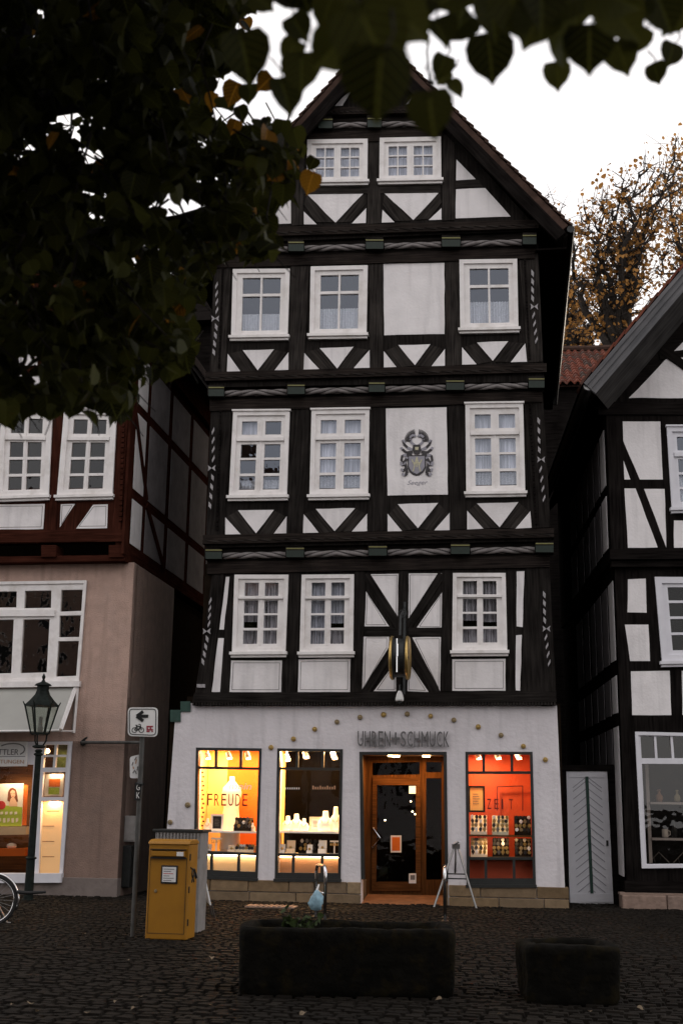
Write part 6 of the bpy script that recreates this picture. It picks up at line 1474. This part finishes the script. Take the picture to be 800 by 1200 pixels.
# stone troughs
def trough(name, label, pxl, pxr, pyb, pyt, dep, yaw=0):
    F = GF((pxl + pxr) / 2, pyb, yaw); t = fthing(name, label, 'planter', F)
    x0, x1 = F.p(pxl, pyb)[0], F.p(pxr, pyb)[0]; H1 = F.p((pxl + pxr) / 2, pyt)[1]; th_ = .13
    bm = bmesh.new(); nx_ = 44; rnd = random.Random(len(name) + pxl)
    # outer rounded rectangle rings
    def ring(ins, z, rad):
        pts = []; a0, a1, d0, d1 = x0 + ins, x1 - ins, ins, dep - ins
        for cx_, cy_, st in ((a1 - rad, d0 + rad, -90), (a1 - rad, d1 - rad, 0), (a0 + rad, d1 - rad, 90), (a0 + rad, d0 + rad, 180)):
            for k in range(7): an = R(st + k * 15); pts.append((cx_ + rad * math.cos(an), cy_ + rad * math.sin(an)))
        # resample evenly
        out = []; P_ = pts + [pts[0]]; Ls = [0]
        for i in range(len(pts)): Ls.append(Ls[-1] + math.hypot(P_[i + 1][0] - P_[i][0], P_[i + 1][1] - P_[i][1]))
        N = 110
        for k in range(N):
            s_ = Ls[-1] * k / N; i = max(j for j in range(len(pts)) if Ls[j] <= s_); f = (s_ - Ls[i]) / max(1e-6, Ls[i + 1] - Ls[i])
            out.append((lerp(P_[i][0], P_[i + 1][0], f), lerp(P_[i][1], P_[i + 1][1], f), z))
        return out
    rings = [ring(.03, 0, .10)] + [ring(.012 * (1 - k / 6), H1 * k / 7, .10) for k in range(1, 7)] + [ring(0, H1 - .03, .10), ring(.02, H1, .09), ring(th_ - .02, H1 + .004, .07), ring(th_, H1 - .03, .06), ring(th_ + .02, H1 - .17, .05)]
    vr = []
    for r_ in rings:
        row = []
        for p in r_:
            nv = noise.noise_vector(Vector((p[0] * 3 + pxl, p[1] * 3, p[2] * 3))) * .022 + noise.noise_vector(Vector((p[0] * 11, p[1] * 11 + pxl, p[2] * 11))) * .010
            row.append(bm.verts.new((p[0] + nv.x, p[1] + nv.y, p[2] + (nv.z if p[2] > .02 else 0))))
        vr.append(row)
    N = len(vr[0])
    for i in range(len(vr) - 1):
        for k in range(N): bm.faces.new((vr[i][k], vr[i][(k + 1) % N], vr[i + 1][(k + 1) % N], vr[i + 1][k]))
    bm.faces.new(vr[0][::-1])
    for f in bm.faces: f.smooth = True
    me = bpy.data.meshes.new('trough'); bm.to_mesh(me); bm.free(); me.materials.append(M['planter'])
    o = bpy.data.objects.new('trough', me); COL.objects.link(o); o.parent = t
    mb = MB(); g = 26; vs = []; fs = []
    for i in range(g + 1):
        for j in range(9):
            x = lerp(x0 + th_ + .01, x1 - th_ - .01, i / g); y = lerp(th_ + .01, dep - th_ - .01, j / 8); vs.append((x, y, H1 - .13 + .03 * noise.noise(Vector((x * 6, y * 6, pxl)))))
    for i in range(g):
        for j in range(8): fs.append((i * 9 + j, (i + 1) * 9 + j, (i + 1) * 9 + j + 1, i * 9 + j + 1))
    mb.add(vs, fs); mb.build('soil', M['soil'], t, smooth=True, recalc=False)
    return F, H1, x0, x1
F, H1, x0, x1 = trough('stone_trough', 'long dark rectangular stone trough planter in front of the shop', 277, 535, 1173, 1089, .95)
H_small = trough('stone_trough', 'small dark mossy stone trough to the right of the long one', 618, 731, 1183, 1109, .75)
# leaf shapes
def leaf_pts(sz, rnd, fold=.25, curl=.2):
    """heart-shaped leaf, tip along -y, folded at the midrib"""
    half = [(0, .05), (.18, .17), (.40, .15), (.53, -.08), (.51, -.34), (.36, -.58), (.12, -.75), (0, -.90)]
    vs = []; n = len(half)
    for x, y in half: vs.append((0, y, -curl * (y - .1) ** 2))
    for s_ in (-1, 1):
        for x, y in half[1:-1]: vs.append((s_ * x, y, fold * x - curl * (y - .1) ** 2))
    fs = []
    m_ = n - 2
    for s_ in range(2):
        b = n + s_ * m_
        fs.append((0, b, 1)); 
        for i in range(m_ - 1): fs.append((i + 1, b + i, b + i + 1, i + 2))
        fs.append((n - 2, b + m_ - 1, n - 1))
    return [(x * sz, y * sz, z * sz) for x, y, z in vs], fs
def put_leaf(mb, pos, sz, rnd, mi=0, face=None, tilt=.9, down=None):
    vs, fs = leaf_pts(sz, rnd, rnd.uniform(.05, .45), rnd.uniform(0, .5))
    if face is None:
        nrm = Vector((rnd.gauss(0, 1), rnd.gauss(0, 1), rnd.gauss(.5, 1))).normalized()
    else: nrm = (face + Vector((rnd.gauss(0, tilt), rnd.gauss(0, tilt), rnd.gauss(0, tilt)))).normalized()
    dn = down if down is not None else Vector((rnd.gauss(0, .5), rnd.gauss(0, .5), -1))
    y = -(dn - nrm * dn.dot(nrm))
    if y.length < .05: y = Vector((1, 0, 0)) - nrm * nrm.x
    y.normalize(); x = y.cross(nrm).normalized(); P = Vector(pos)
    mb.add([P + x * v[0] + y * v[1] + nrm * v[2] for v in vs], fs, mi, [(v[0] / sz, v[1] / sz) for v in vs])
u, _ = F.p(352, 1082, -.5)
P = FM.O * 0 + F.O + F.U * F.p(352, 1080, -.45)[0] - F.N * .45
pt = thing('small_plant', 'low dark leafy plant growing at the left in the long stone trough', 'plant', (P.x, P.y, H1 - .13))
mb = MB(); sm_ = MB(); rnd = random.Random(12)
for k in range(26):
    an = rnd.uniform(0, 6.28); L = rnd.uniform(.10, .26); q_ = Vector((L * .75 * math.cos(an), L * .6 * math.sin(an), L * rnd.uniform(.7, 1.1))); sm_.tube([(0, 0, 0), q_ * .5 + Vector((0, 0, .03)), q_], .004, n=4)
    for j in range(5): put_leaf(mb, q_ * rnd.uniform(.5, 1.05) + Vector((rnd.uniform(-.02, .02),) * 3), rnd.uniform(.04, .075), rnd)
mb.build('foliage', M['leaf_far'], pt, recalc=False); sm_.build('stem', M['bark'], pt)
# bicycle leaning into the frame at the left edge
F = GF(-12, 1084, R(0)); bk = fthing('bicycle', 'bicycle at the left edge of the square with only its wheel in view', 'bicycle', F)
rw = .335
def wheel(cx):
    w_ = MB(); w_.tube([(cx + rw * math.cos(k), 0, rw + .0 + rw * math.sin(k)) for k in [i * 2 * math.pi / 40 for i in range(41)]], .02, n=8, cap=False); o = w_.build('wheel', M['rubber'], bk, smooth=True)
    r_ = MB(); r_.tube([(cx + (rw - .03) * math.cos(k), 0, rw + (rw - .03) * math.sin(k)) for k in [i * 2 * math.pi / 40 for i in range(41)]], .013, n=6, cap=False); r_.build('rim', M['chrome'], o, smooth=True)
    s_ = MB()
    for k in range(24): an = k * math.pi / 12; s_.tube([(cx + .02 * math.cos(an + .5), .02 * (-1) ** k, rw + .02 * math.sin(an + .5)), (cx + (rw - .03) * math.cos(an), 0, rw + (rw - .03) * math.sin(an))], .0025, n=4)
    s_.lathe([(.02, -.04), (.025, 0), (.02, .04)], (cx, 0, rw), n=12, axis='y'); s_.build('spokes', M['steel'], o)
    fdr = MB(); fdr.tube([(cx + (rw + .035) * math.cos(k), 0, rw + (rw + .035) * math.sin(k)) for k in [i * math.pi / 20 - .35 for i in range(26)]], .018, n=6); fdr.build('mudguard', M['chrome'], bk, smooth=True)
wx = F.p(-9, 1062)[0]; wheel(wx); wheel(wx - 1.08)
mb = MB(); B = (wx - .45, 0, .28)
for a, b in (((wx, .05, rw), B), ((wx, -.05, rw), B), ((wx, .05, rw), (wx - .58, 0, .85)), ((wx, -.05, rw), (wx - .58, 0, .85)), (B, (wx - .60, 0, .95)), (B, (wx - .98, 0, .80)), ((wx - .6, 0, .83), (wx - .97, 0, .86)), ((wx - .96, 0, .92), (wx - 1.08, 0, rw))): mb.tube([a, b], .016, n=8)
mb.build('frame', M['dark_metal'], bk)
mb = MB(); mb.tube([(wx - .55, 0, .98), (wx - .80, 0, 1.0)], [.08, .03], n=10); mb.build('saddle', M['rubber'], bk)
mb = MB(); mb.tube([(wx - .95, 0, .92), (wx - .97, 0, 1.05), (wx - .95, .26, 1.08)], .013); mb.tube([(wx - .97, 0, 1.05), (wx - .95, -.26, 1.08)], .013); mb.build('handlebar', M['chrome'], bk)
mb = MB(); mb.tube([(wx + rw + .0, 0, rw + .12), (wx + rw + .16, 0, rw + .11), (wx + rw + .42, 0, rw + .125)], [.03, .025, .018], n=8); mb.build('carrier_rod', M['rubber'], bk)
mb = MB(); mb.tube([(wx + .03, .05, rw), (wx + .20, .10, .03), (wx + .26, .10, .02)], .016); mb.build('kickstand', M['steel'], bk)
# vent plate in the pavement
P = ground(318, 1066); vp = thing('vent_plate', 'reddish ribbed floor plate in the paving below the middle shop window', 'plate', (P.x, P.y, .04), -FM.yaw)
mb = MB(); mb.box(-.42, .42, -.2, .2, 0, .02); mb.build('plate', M['stone_red'], vp); mb = MB()
for i in range(9): mb.box(-.40 + i * .09, -.36 + i * .09, -.18, .18, .021, .032)
mb.build('rib', M['stone_red'], vp)
# fallen leaves
rnd = random.Random(31); lm = MB(); put_leaf(lm, (0, 0, .01), .075, random.Random(2), 0, Vector((0, 0, 1)), .12)
fl0 = None
for i in range(26):
    px, py = rnd.uniform(5, 795), (rnd.uniform(1182, 1198) if i % 3 == 0 else rnd.uniform(1075, 1198)); P = ground(px, py)
    if fl0 is None: o = lm.build('fallen_leaf', M['withered'], recalc=False); fl0 = o
    else: o = fl0.copy(); COL.objects.link(o)
    o.location = (P.x, P.y, .045); o.rotation_euler = (rnd.uniform(-.3, .3), rnd.uniform(-.3, .3), rnd.uniform(0, 6.28)); s_ = rnd.uniform(.35, .8); o.scale = (s_, s_, s_)
    tag(o, 'small withered leaf lying on the dark cobbles', 'leaf', 'fallen leaves on the cobbles')
# ------------------------------------------------------------------ house behind the right alley
Yb = 38.0
Pb = at(676, 440, 1); FBk = Frame((0, Yb), R(6)); pb_ = lambda px, py, w=0: FBk.p(px, py, w)
bh = fthing('red_roofed_house', 'house with an old red pantile roof seen between the two timbered houses', 'house', FBk)
e0, e1 = pb_(660, 452), pb_(745, 446); rz_ = pb_(680, 411, -3.0)[1]; ez = e0[1]; ua, ub = pb_(585, 450)[0], pb_(780, 450)[0]
rows = 14; colsn = int((ub - ua) / .235); vs = []; tb = MB(); rnd = random.Random(6)
for r_ in range(rows):
    for c_ in range(colsn):
        x = ua + c_ * .235; t0_, t1_ = r_ / rows, (r_ + 1.12) / rows; jt = rnd.uniform(-.012, .012)
        y0_, z0_ = lerp(-.3, 3, t0_), lerp(ez, rz_, t0_); y1_, z1_ = lerp(-.3, 3, t1_), lerp(ez, rz_, t1_)
        vv_ = []; n = 6
        for k in range(n + 1):
            s_ = k / n; hgt = .055 * math.sin(s_ * 2 * math.pi - .6); vv_ += [(x + s_ * .255 + jt, y0_, z0_ + hgt + .05 + jt), (x + s_ * .255 + jt, y1_, z1_ + hgt + jt)]
        fs = [(2 * k, 2 * k + 2, 2 * k + 3, 2 * k + 1) for k in range(n)]
        nb_ = len(vv_); vv_ += [(a, b, c - .06) for a, b, c in vv_[0::2]]; fs += [(2 * k, nb_ + k, nb_ + k + 1, 2 * k + 2) for k in range(n)]
        tb.add(vv_, fs, 0, [(0, 0)] * len(vv_))
rf_ = tb.build('roof', M['tile'], bh, recalc=False)
mb = MB(); mb.box(ua, ub, 0, 6, 0, ez - .05); mb.build('wall', M['black_timber'], bh)
mb = MB(); mb.tube([(ua, 3.0, rz_ + .08), (ub, 3.0, rz_ + .08)], .11, n=8); mb.build('ridge_tiles', M['roof_dark'], rf_)
mb = MB(); mb.side([(-.2, ez - .1), (6, ez - .1), (3, rz_)], ua + .02, ub); mb.build('roof_core', M['roof_dark'], bh)
# dark back building closing the left alley
FBl = Frame((-4.5, 36), R(8)); bl_ = fthing('alley_back_house', 'dark timbered house closing the far end of the left alley', 'house', FBl)
mb = MB(); mb.box(-4, 2.2, 0, 5, 0, 16.2); mb.build('wall', M['black_timber'], bl_); mb = MB(); mb.side([(-.5, 16.2), (2.5, 18.8), (5.5, 16.2)], -4.2, 2.4); mb.build('roof', M['black_timber'], bl_)
# ------------------------------------------------------------------ autumn trees behind the roofs
def autumn(label, px, Y, ends, seed, fork_py, leaf=.15, dens=.32):
    """trunk, main limbs that fan out to given heights, side branches and twigs carrying leaf clusters"""
    rnd = random.Random(seed); d = ray(px, 900); P = CAM + d * (Y / d.y); B = Vector((P.x, P.y, 0))
    t = thing('autumn_tree', label, 'tree', B); tr, br_, lv = MB(), MB(), MB()
    def on(px_, py_, dy=0): q = ray(px_, py_); return CAM + q * ((Y + dy) / q.y) - B
    fk = on(px, fork_py); tr.tube([(0, 0, 0), fk * .4 + Vector((.1, 0, 0)), fk * .8, fk], [.55, .42, .36, .32], n=10)
    def wob(a, b, r0, r1, n, mesh, amt):
        pts = []; off = Vector((0, 0, 0))
        for i in range(n + 1):
            q = a.lerp(b, i / n)
            if 0 < i < n: q = q + Vector((rnd.gauss(0, amt), rnd.gauss(0, amt), rnd.gauss(0, amt * .6)))
            pts.append(q)
        mesh.tube(pts, [lerp(r0, r1, i / n) for i in range(n + 1)], n=6); return pts
    def cluster(q, n, s_):
        for _ in range(n): put_leaf(lv, q + Vector((rnd.gauss(0, s_), rnd.gauss(0, s_), rnd.gauss(0, s_))), leaf * rnd.uniform(.6, 1.25), rnd)
    for ex, ey in ends:
        E = on(ex, ey, rnd.uniform(-2.5, 2.5)); L = (E - fk).length
        mp_ = fk.lerp(E, .45) + Vector((rnd.gauss(0, .3), 0, .25 * rnd.random() * L * .3)); pts = wob(fk, mp_, .20, .12, 4, br_, .10)[:-1] + wob(mp_, E, .12, .022, 6, br_, .16)
        for i in range(2, len(pts)):
            for k in range(3):
                dirv = (Vector((rnd.gauss(0, 1), rnd.gauss(0, 1), rnd.gauss(.45, .6))).normalized() + (pts[i] - pts[i - 1]).normalized() * .7).normalized()
                l2 = L * rnd.uniform(.10, .26) * (1.15 - .06 * i); q1 = pts[i] + dirv * l2; bp = wob(pts[i], q1, .045, .014, 4, br_, .08); rich = rnd.choice((.15, .5, 1.0, 1.6))
                for j in range(1, 5):
                    for w_ in range(1):
                        tip = bp[j] + Vector((rnd.gauss(0, .45), rnd.gauss(0, .45), rnd.gauss(.1, .4))); br_.tube([bp[j], bp[j].lerp(tip, .5) + Vector((0, 0, .05)), tip], [.014, .011, .008], n=4)
                        cluster(tip, int(rnd.randint(5, 11) * rich * dens), .17)
    tr.build('trunk', M['bark'], t, recalc=False); br_.build('branches', M['bark'], t, recalc=False); lv.build('crown', M['leaf_autumn'], t, recalc=False)
autumn('broad autumn tree with sparse rusty leaves behind the grey overhanging roof', 722, 47, [(668, 272), (690, 262), (706, 240), (728, 222), (748, 208), (768, 215), (786, 196), (742, 262), (700, 300), (716, 330), (764, 262), (730, 290)], 11, 420)
autumn('rusty autumn tree with low drooping limbs right beside the eaves of the tall timbered house', 668, 54, [(640, 245), (655, 300), (652, 352), (668, 330), (688, 352), (700, 378), (676, 392), (640, 400), (715, 385)], 23, 425, dens=.27)
autumn('taller thin-topped autumn tree at the far right edge behind the right house', 822, 51, [(782, 220), (800, 200), (812, 185), (826, 205), (845, 230), (790, 262), (806, 290), (832, 270), (775, 300)], 5, 400)
# ------------------------------------------------------------------ linden tree whose crown hangs over the square
rnd = random.Random(77)
TB = Vector((-4.6, 4.6, 0)); lin = thing('linden_tree', 'large dark linden tree hanging its leafy branches into the top left', 'tree', TB)
LF = MB(); BR = MB(); TR = MB()
TR.tube([(0, 0, 0), (.05, .02, .6), (.1, .05, 1.8), (.2, .1, 3.2), (.35, .25, 4.6), (.5, .4, 6.2), (.6, .6, 8)], [.36, .27, .24, .22, .18, .13, .07], n=14)
def rel(P): return Vector(P) - TB
REG = [(-10, -10), (295, -10), (285, 45), (262, 75), (246, 95), (240, 130), (268, 150), (300, 152), (318, 140), (340, 158), (352, 185), (338, 205), (340, 232), (320, 248), (318, 285), (292, 300), (262, 300), (235, 330), (222, 365), (228, 395), (222, 425), (196, 440), (160, 462), (136, 492), (112, 498), (88, 470), (56, 488), (-10, 474)]
SKY = [((24, 42), 15, 22), ((50, 15), 8, 10), ((80, 130), 20, 14), ((110, 180), 20, 14), ((146, 212), 8, 10), ((172, 235), 10, 12), ((207, 245), 26, 16), ((245, 238), 12, 7), ((250, 120), 12, 20), ((285, 165), 16, 15), ((30, 418), 20, 10), ((8, 100), 6, 10)]
def inside(x, y, poly):
    c = False; n = len(poly); j = n - 1
    for i in range(n):
        if (poly[i][1] > y) != (poly[j][1] > y) and x < (poly[j][0] - poly[i][0]) * (y - poly[i][1]) / (poly[j][1] - poly[i][1]) + poly[i][0]: c = not c
        j = i
    return c
limbs = []
def limb(pts, r0):
    pts = [rel(p) for p in pts]; n = len(pts); BR.tube(pts, [r0 * (1 - .75 * i / (n - 1)) for i in range(n)], n=8)
fork = TB + Vector((.3, .2, 4.2)); fork2 = TB + Vector((.2, .1, 3.4))
limb([fork, at(-40, 150, 6.0), at(60, 120, 6.3), at(160, 110, 6.6), at(260, 120, 6.9)], .12)
limb([fork2, at(-80, 330, 6.0), at(20, 290, 6.4), at(110, 280, 6.9), at(210, 260, 7.2), at(300, 230, 7.4)], .11)
limb([fork2, at(-60, 450, 5.6), at(10, 400, 6.0), at(80, 400, 6.2), at(140, 430, 6.3), at(190, 400, 6.5)], .08)
limb([fork, at(-30, -60, 4.2), at(150, -70, 3.2), at(380, -60, 2.6), at(600, -50, 2.5), at(820, -30, 2.6)], .07)
limb([fork, at(20, 60, 7.0), at(38, -20, 7.2), at(42, -120, 7.4)], .13)
cnt = 0; clumps = []
def free(x, y):
    return any(((x - c[0]) / a) ** 2 + ((y - c[1]) / b) ** 2 < 1 for c, a, b in SKY)
while len(clumps) < 560:
    x, y = rnd.uniform(-40, 352), rnd.uniform(-40, 498)
    if inside(max(0, x), max(0, y), REG) and not free(x, y): clumps.append((x, y, rnd.uniform(5.0, 8.2)))
for (x, y, d) in clumps:
    P = at(x, y, d); tw = P + Vector((rnd.uniform(-.3, .1), rnd.uniform(-.2, .2), rnd.uniform(.05, .3)))
    BR.tube([rel(tw), rel(P), rel(P + Vector((rnd.uniform(-.05, .15), 0, -.15)))], [.006, .004, .002], n=4)
    for k in range(rnd.randint(10, 17)):
        px, py = x + rnd.gauss(0, 15), y + rnd.gauss(0, 15); 
        if not inside(max(0, px), max(0, py), REG): px, py = x + rnd.gauss(0, 4), y + rnd.gauss(0, 4)
        if free(px, py): continue
        q_ = at(px, py, d + rnd.gauss(0, .22)); yel = rnd.random() < (.022 if x > 200 else .008)
        put_leaf(LF, rel(q_), rnd.uniform(.055, .105), rnd, 1 if yel else 0, Vector((0, -.5, .5)), .8)
# the rest of the crown, unseen and enlarged with big leaves to shade the square
def hidden(q_, marg=70):
    dv = q_ - CAM; f = dv.dot(FWD)
    if f < .1: return dv.length > 1.6
    sx, sy = 400 + FPX * dv.dot(CR) / f, 600 - FPX * dv.dot(CU) / f
    return not (-marg < sx < 800 + marg and -marg < sy < 1200 + marg)
for lx, ly, lz, r_ in ((-3, -5, 8, .12), (2.5, -3.5, 8, .12), (4, 2, 8.2, .11), (-8.5, 5, 7.5, .12), (-8, -1, 7.5, .11), (-6, 9.5, 8, .1), (-2, 1, 9.5, .12)):
    q0 = fork + Vector((0, 0, 1)); q1 = Vector((lx, ly, lz)); limb([fork, q0.lerp(q1, .3) + Vector((0, 0, .6)), q0.lerp(q1, .7) + Vector((0, 0, .4)), q1], r_)
n_ = 0
while n_ < 26000:
    v = Vector((rnd.gauss(0, 1), rnd.gauss(0, 1), rnd.gauss(0, 1))).normalized() * (rnd.random() ** .38)
    q_ = Vector((-2.2 + v.x * 8.6, 1.2 + v.y * 8.2, 7.6 + v.z * 3.6)); n_ += 1
    if q_.z < 4.3 or not hidden(q_): continue
    put_leaf(LF, rel(q_), rnd.uniform(.14, .22), rnd)
# near hanging leaves along the top of the picture (pixel centre, length px, distance, turn)
NEAR = [(283, 66, 58, 2.3, .3), (353, 84, 46, 2.5, 0), (300, 6, 30, 2.4, 1), (344, 34, 34, 2.4, .6), (388, 12, 40, 2.3, -.4), (330, 112, 44, 2.6, .4), (424, 48, 92, 1.65, .5), (446, 96, 84, 1.6, -.2), (503, 132, 54, 1.9, .1), (402, 62, 60, 1.8, -.7), (462, 32, 62, 1.9, .9), (490, 18, 54, 2.0, -.5), (520, 78, 28, 3.0, -.3), (528, 106, 24, 3.1, .7), (524, 92, 22, 3.1, -.9), (572, 66, 56, 2.5, .2), (548, 34, 40, 2.4, -.8), (598, 18, 60, 2.1, .4), (632, 34, 58, 2.1, -.4), (655, 52, 50, 2.2, .6), (690, 56, 58, 2.2, 0), (668, 20, 60, 2.1, -1), (650, 88, 32, 2.7, .2), (716, 30, 60, 2.1, .7), (742, 18, 50, 2.2, -.4), (766, 86, 26, 3.0, .4), (788, 64, 30, 2.9, -.3), (770, 14, 52, 2.2, .5), (795, 22, 40, 2.3, -.5), (700, 8, 60, 2.0, 1.2), (540, 8, 52, 2.2, -1), (572, 20, 46, 2.3, .3), (510, 40, 44, 2.3, .2), (428, 8, 54, 2.0, .3), (346, 60, 30, 2.6, -.6), (632, 4, 60, 2.0, 0), (724, 66, 40, 2.5, .3), (752, 48, 36, 2.5, -.7)]
for px, py, L, d, rot in NEAR:
    L *= .92; P = at(px, py - L * .35, d); sz = L * 1.08 / FPX * d
    dn = -CU * math.cos(rot) + CR * math.sin(rot)
    put_leaf(LF, rel(P), sz, rnd, 0, -FWD, .28, dn)
    up_ = at(px - math.sin(rot) * L * .8, py - L * 1.1, d + .05); BR.tube([rel(P), rel(P.lerp(up_, .5) + Vector((.01, 0, 0))), rel(up_)], [.0016, .0018, .0025], n=4)
for i in range(80):
    px, d = rnd.uniform(250, 830), rnd.uniform(2.2, 3.4); py = -abs(rnd.gauss(0, 40)) + (6 if px > 560 else -8)
    put_leaf(LF, rel(at(px, py - 14, d)), rnd.uniform(.07, .12), rnd, 0, -FWD, .6)
for px, py, L, d, yel in ((316, 98, 20, 4.6, 1), (277, 108, 24, 5.2, 1), (294, 110, 22, 5.0, 0), (276, 148, 16, 5.5, 1), (306, 148, 20, 5.3, 0), (296, 158, 24, 5.4, 0), (338, 192, 18, 5.5, 1), (366, 212, 22, 5.2, 1), (368, 191, 14, 5.4, 0), (252, 118, 18, 5.6, 1), (318, 180, 24, 5.4, 0), (98, 342, 24, 5.4, 1), (278, 165, 20, 5.5, 0), (262, 122, 22, 5.4, 0), (344, 160, 22, 5.5, 0), (332, 150, 20, 5.4, 0), (280, 132, 16, 5.4, 0), (312, 268, 22, 6, 0), (322, 288, 18, 6, 0)):
    put_leaf(LF, rel(at(px, py - L * .3, d)), L * 1.15 / FPX * d, rnd, yel, -FWD, .3)
BR.tube([rel(at(502, 40, 3.0)), rel(at(500, 62, 3.0)), rel(at(503, 92, 3.0))], .0025, n=5)
for k in range(5): q_ = at(502 + rnd.uniform(-4, 5), 92 + rnd.uniform(0, 22), 3.0); BR.lathe([(.001, -.008), (.007, 0), (.001, .008)], tuple(rel(q_)), n=6)
TR.build('trunk', M['bark'], lin, smooth=True, recalc=False); BR.build('branches', M['bark'], lin, recalc=False)
LF.build('crown', [M['leaf'], M['leaf_yellow']], lin, recalc=False)
# ------------------------------------------------------------------ houses across the square, behind the camera, seen only in the window glass
for (x, y, wd_, hh, mk, lab) in ((-27, -14, 9, 15, 'pink', 'tall pinkish gabled house across the square at the far left behind the viewer'), (-17.5, -12, 9, 16, 'pink', 'plain gabled house across the square mirrored in the pink shop windows'), (-7.5, -14, 10, 14.5, 'plaster', 'pale gabled house across the square behind the viewer'), (3, -13, 9.5, 15, 'stone', 'stone coloured gabled house across the square at the far right')):
    t = thing('opposite_house', lab, 'house', (x, y, 0), math.pi)
    mb = MB(); mb.box(-wd_ / 2, wd_ / 2, 0, 9, 0, hh); mb.build('wall', M[mk], t)
    mb = MB(); mb.prism([(-wd_ / 2 - .4, hh - .1), (wd_ / 2 + .4, hh - .1), (0, hh + 4)], -9.2, .3); mb.build('roof', M['roof_dark'], t)
    for i in range(3):
        for j in range(4):
            px_ = (i - 1) * wd_ * .3; wv = MB(); wv.box(px_ - .55, px_ + .55, -.06, 0, 2.2 + j * 3, 3.9 + j * 3); o = wv.build('window', M['white_paint'], t)
            k = MB(); k.box(px_ - .46, px_ + .46, -.07, -.061, 2.3 + j * 3, 3.8 + j * 3); k.build('pane', M['black'], o)
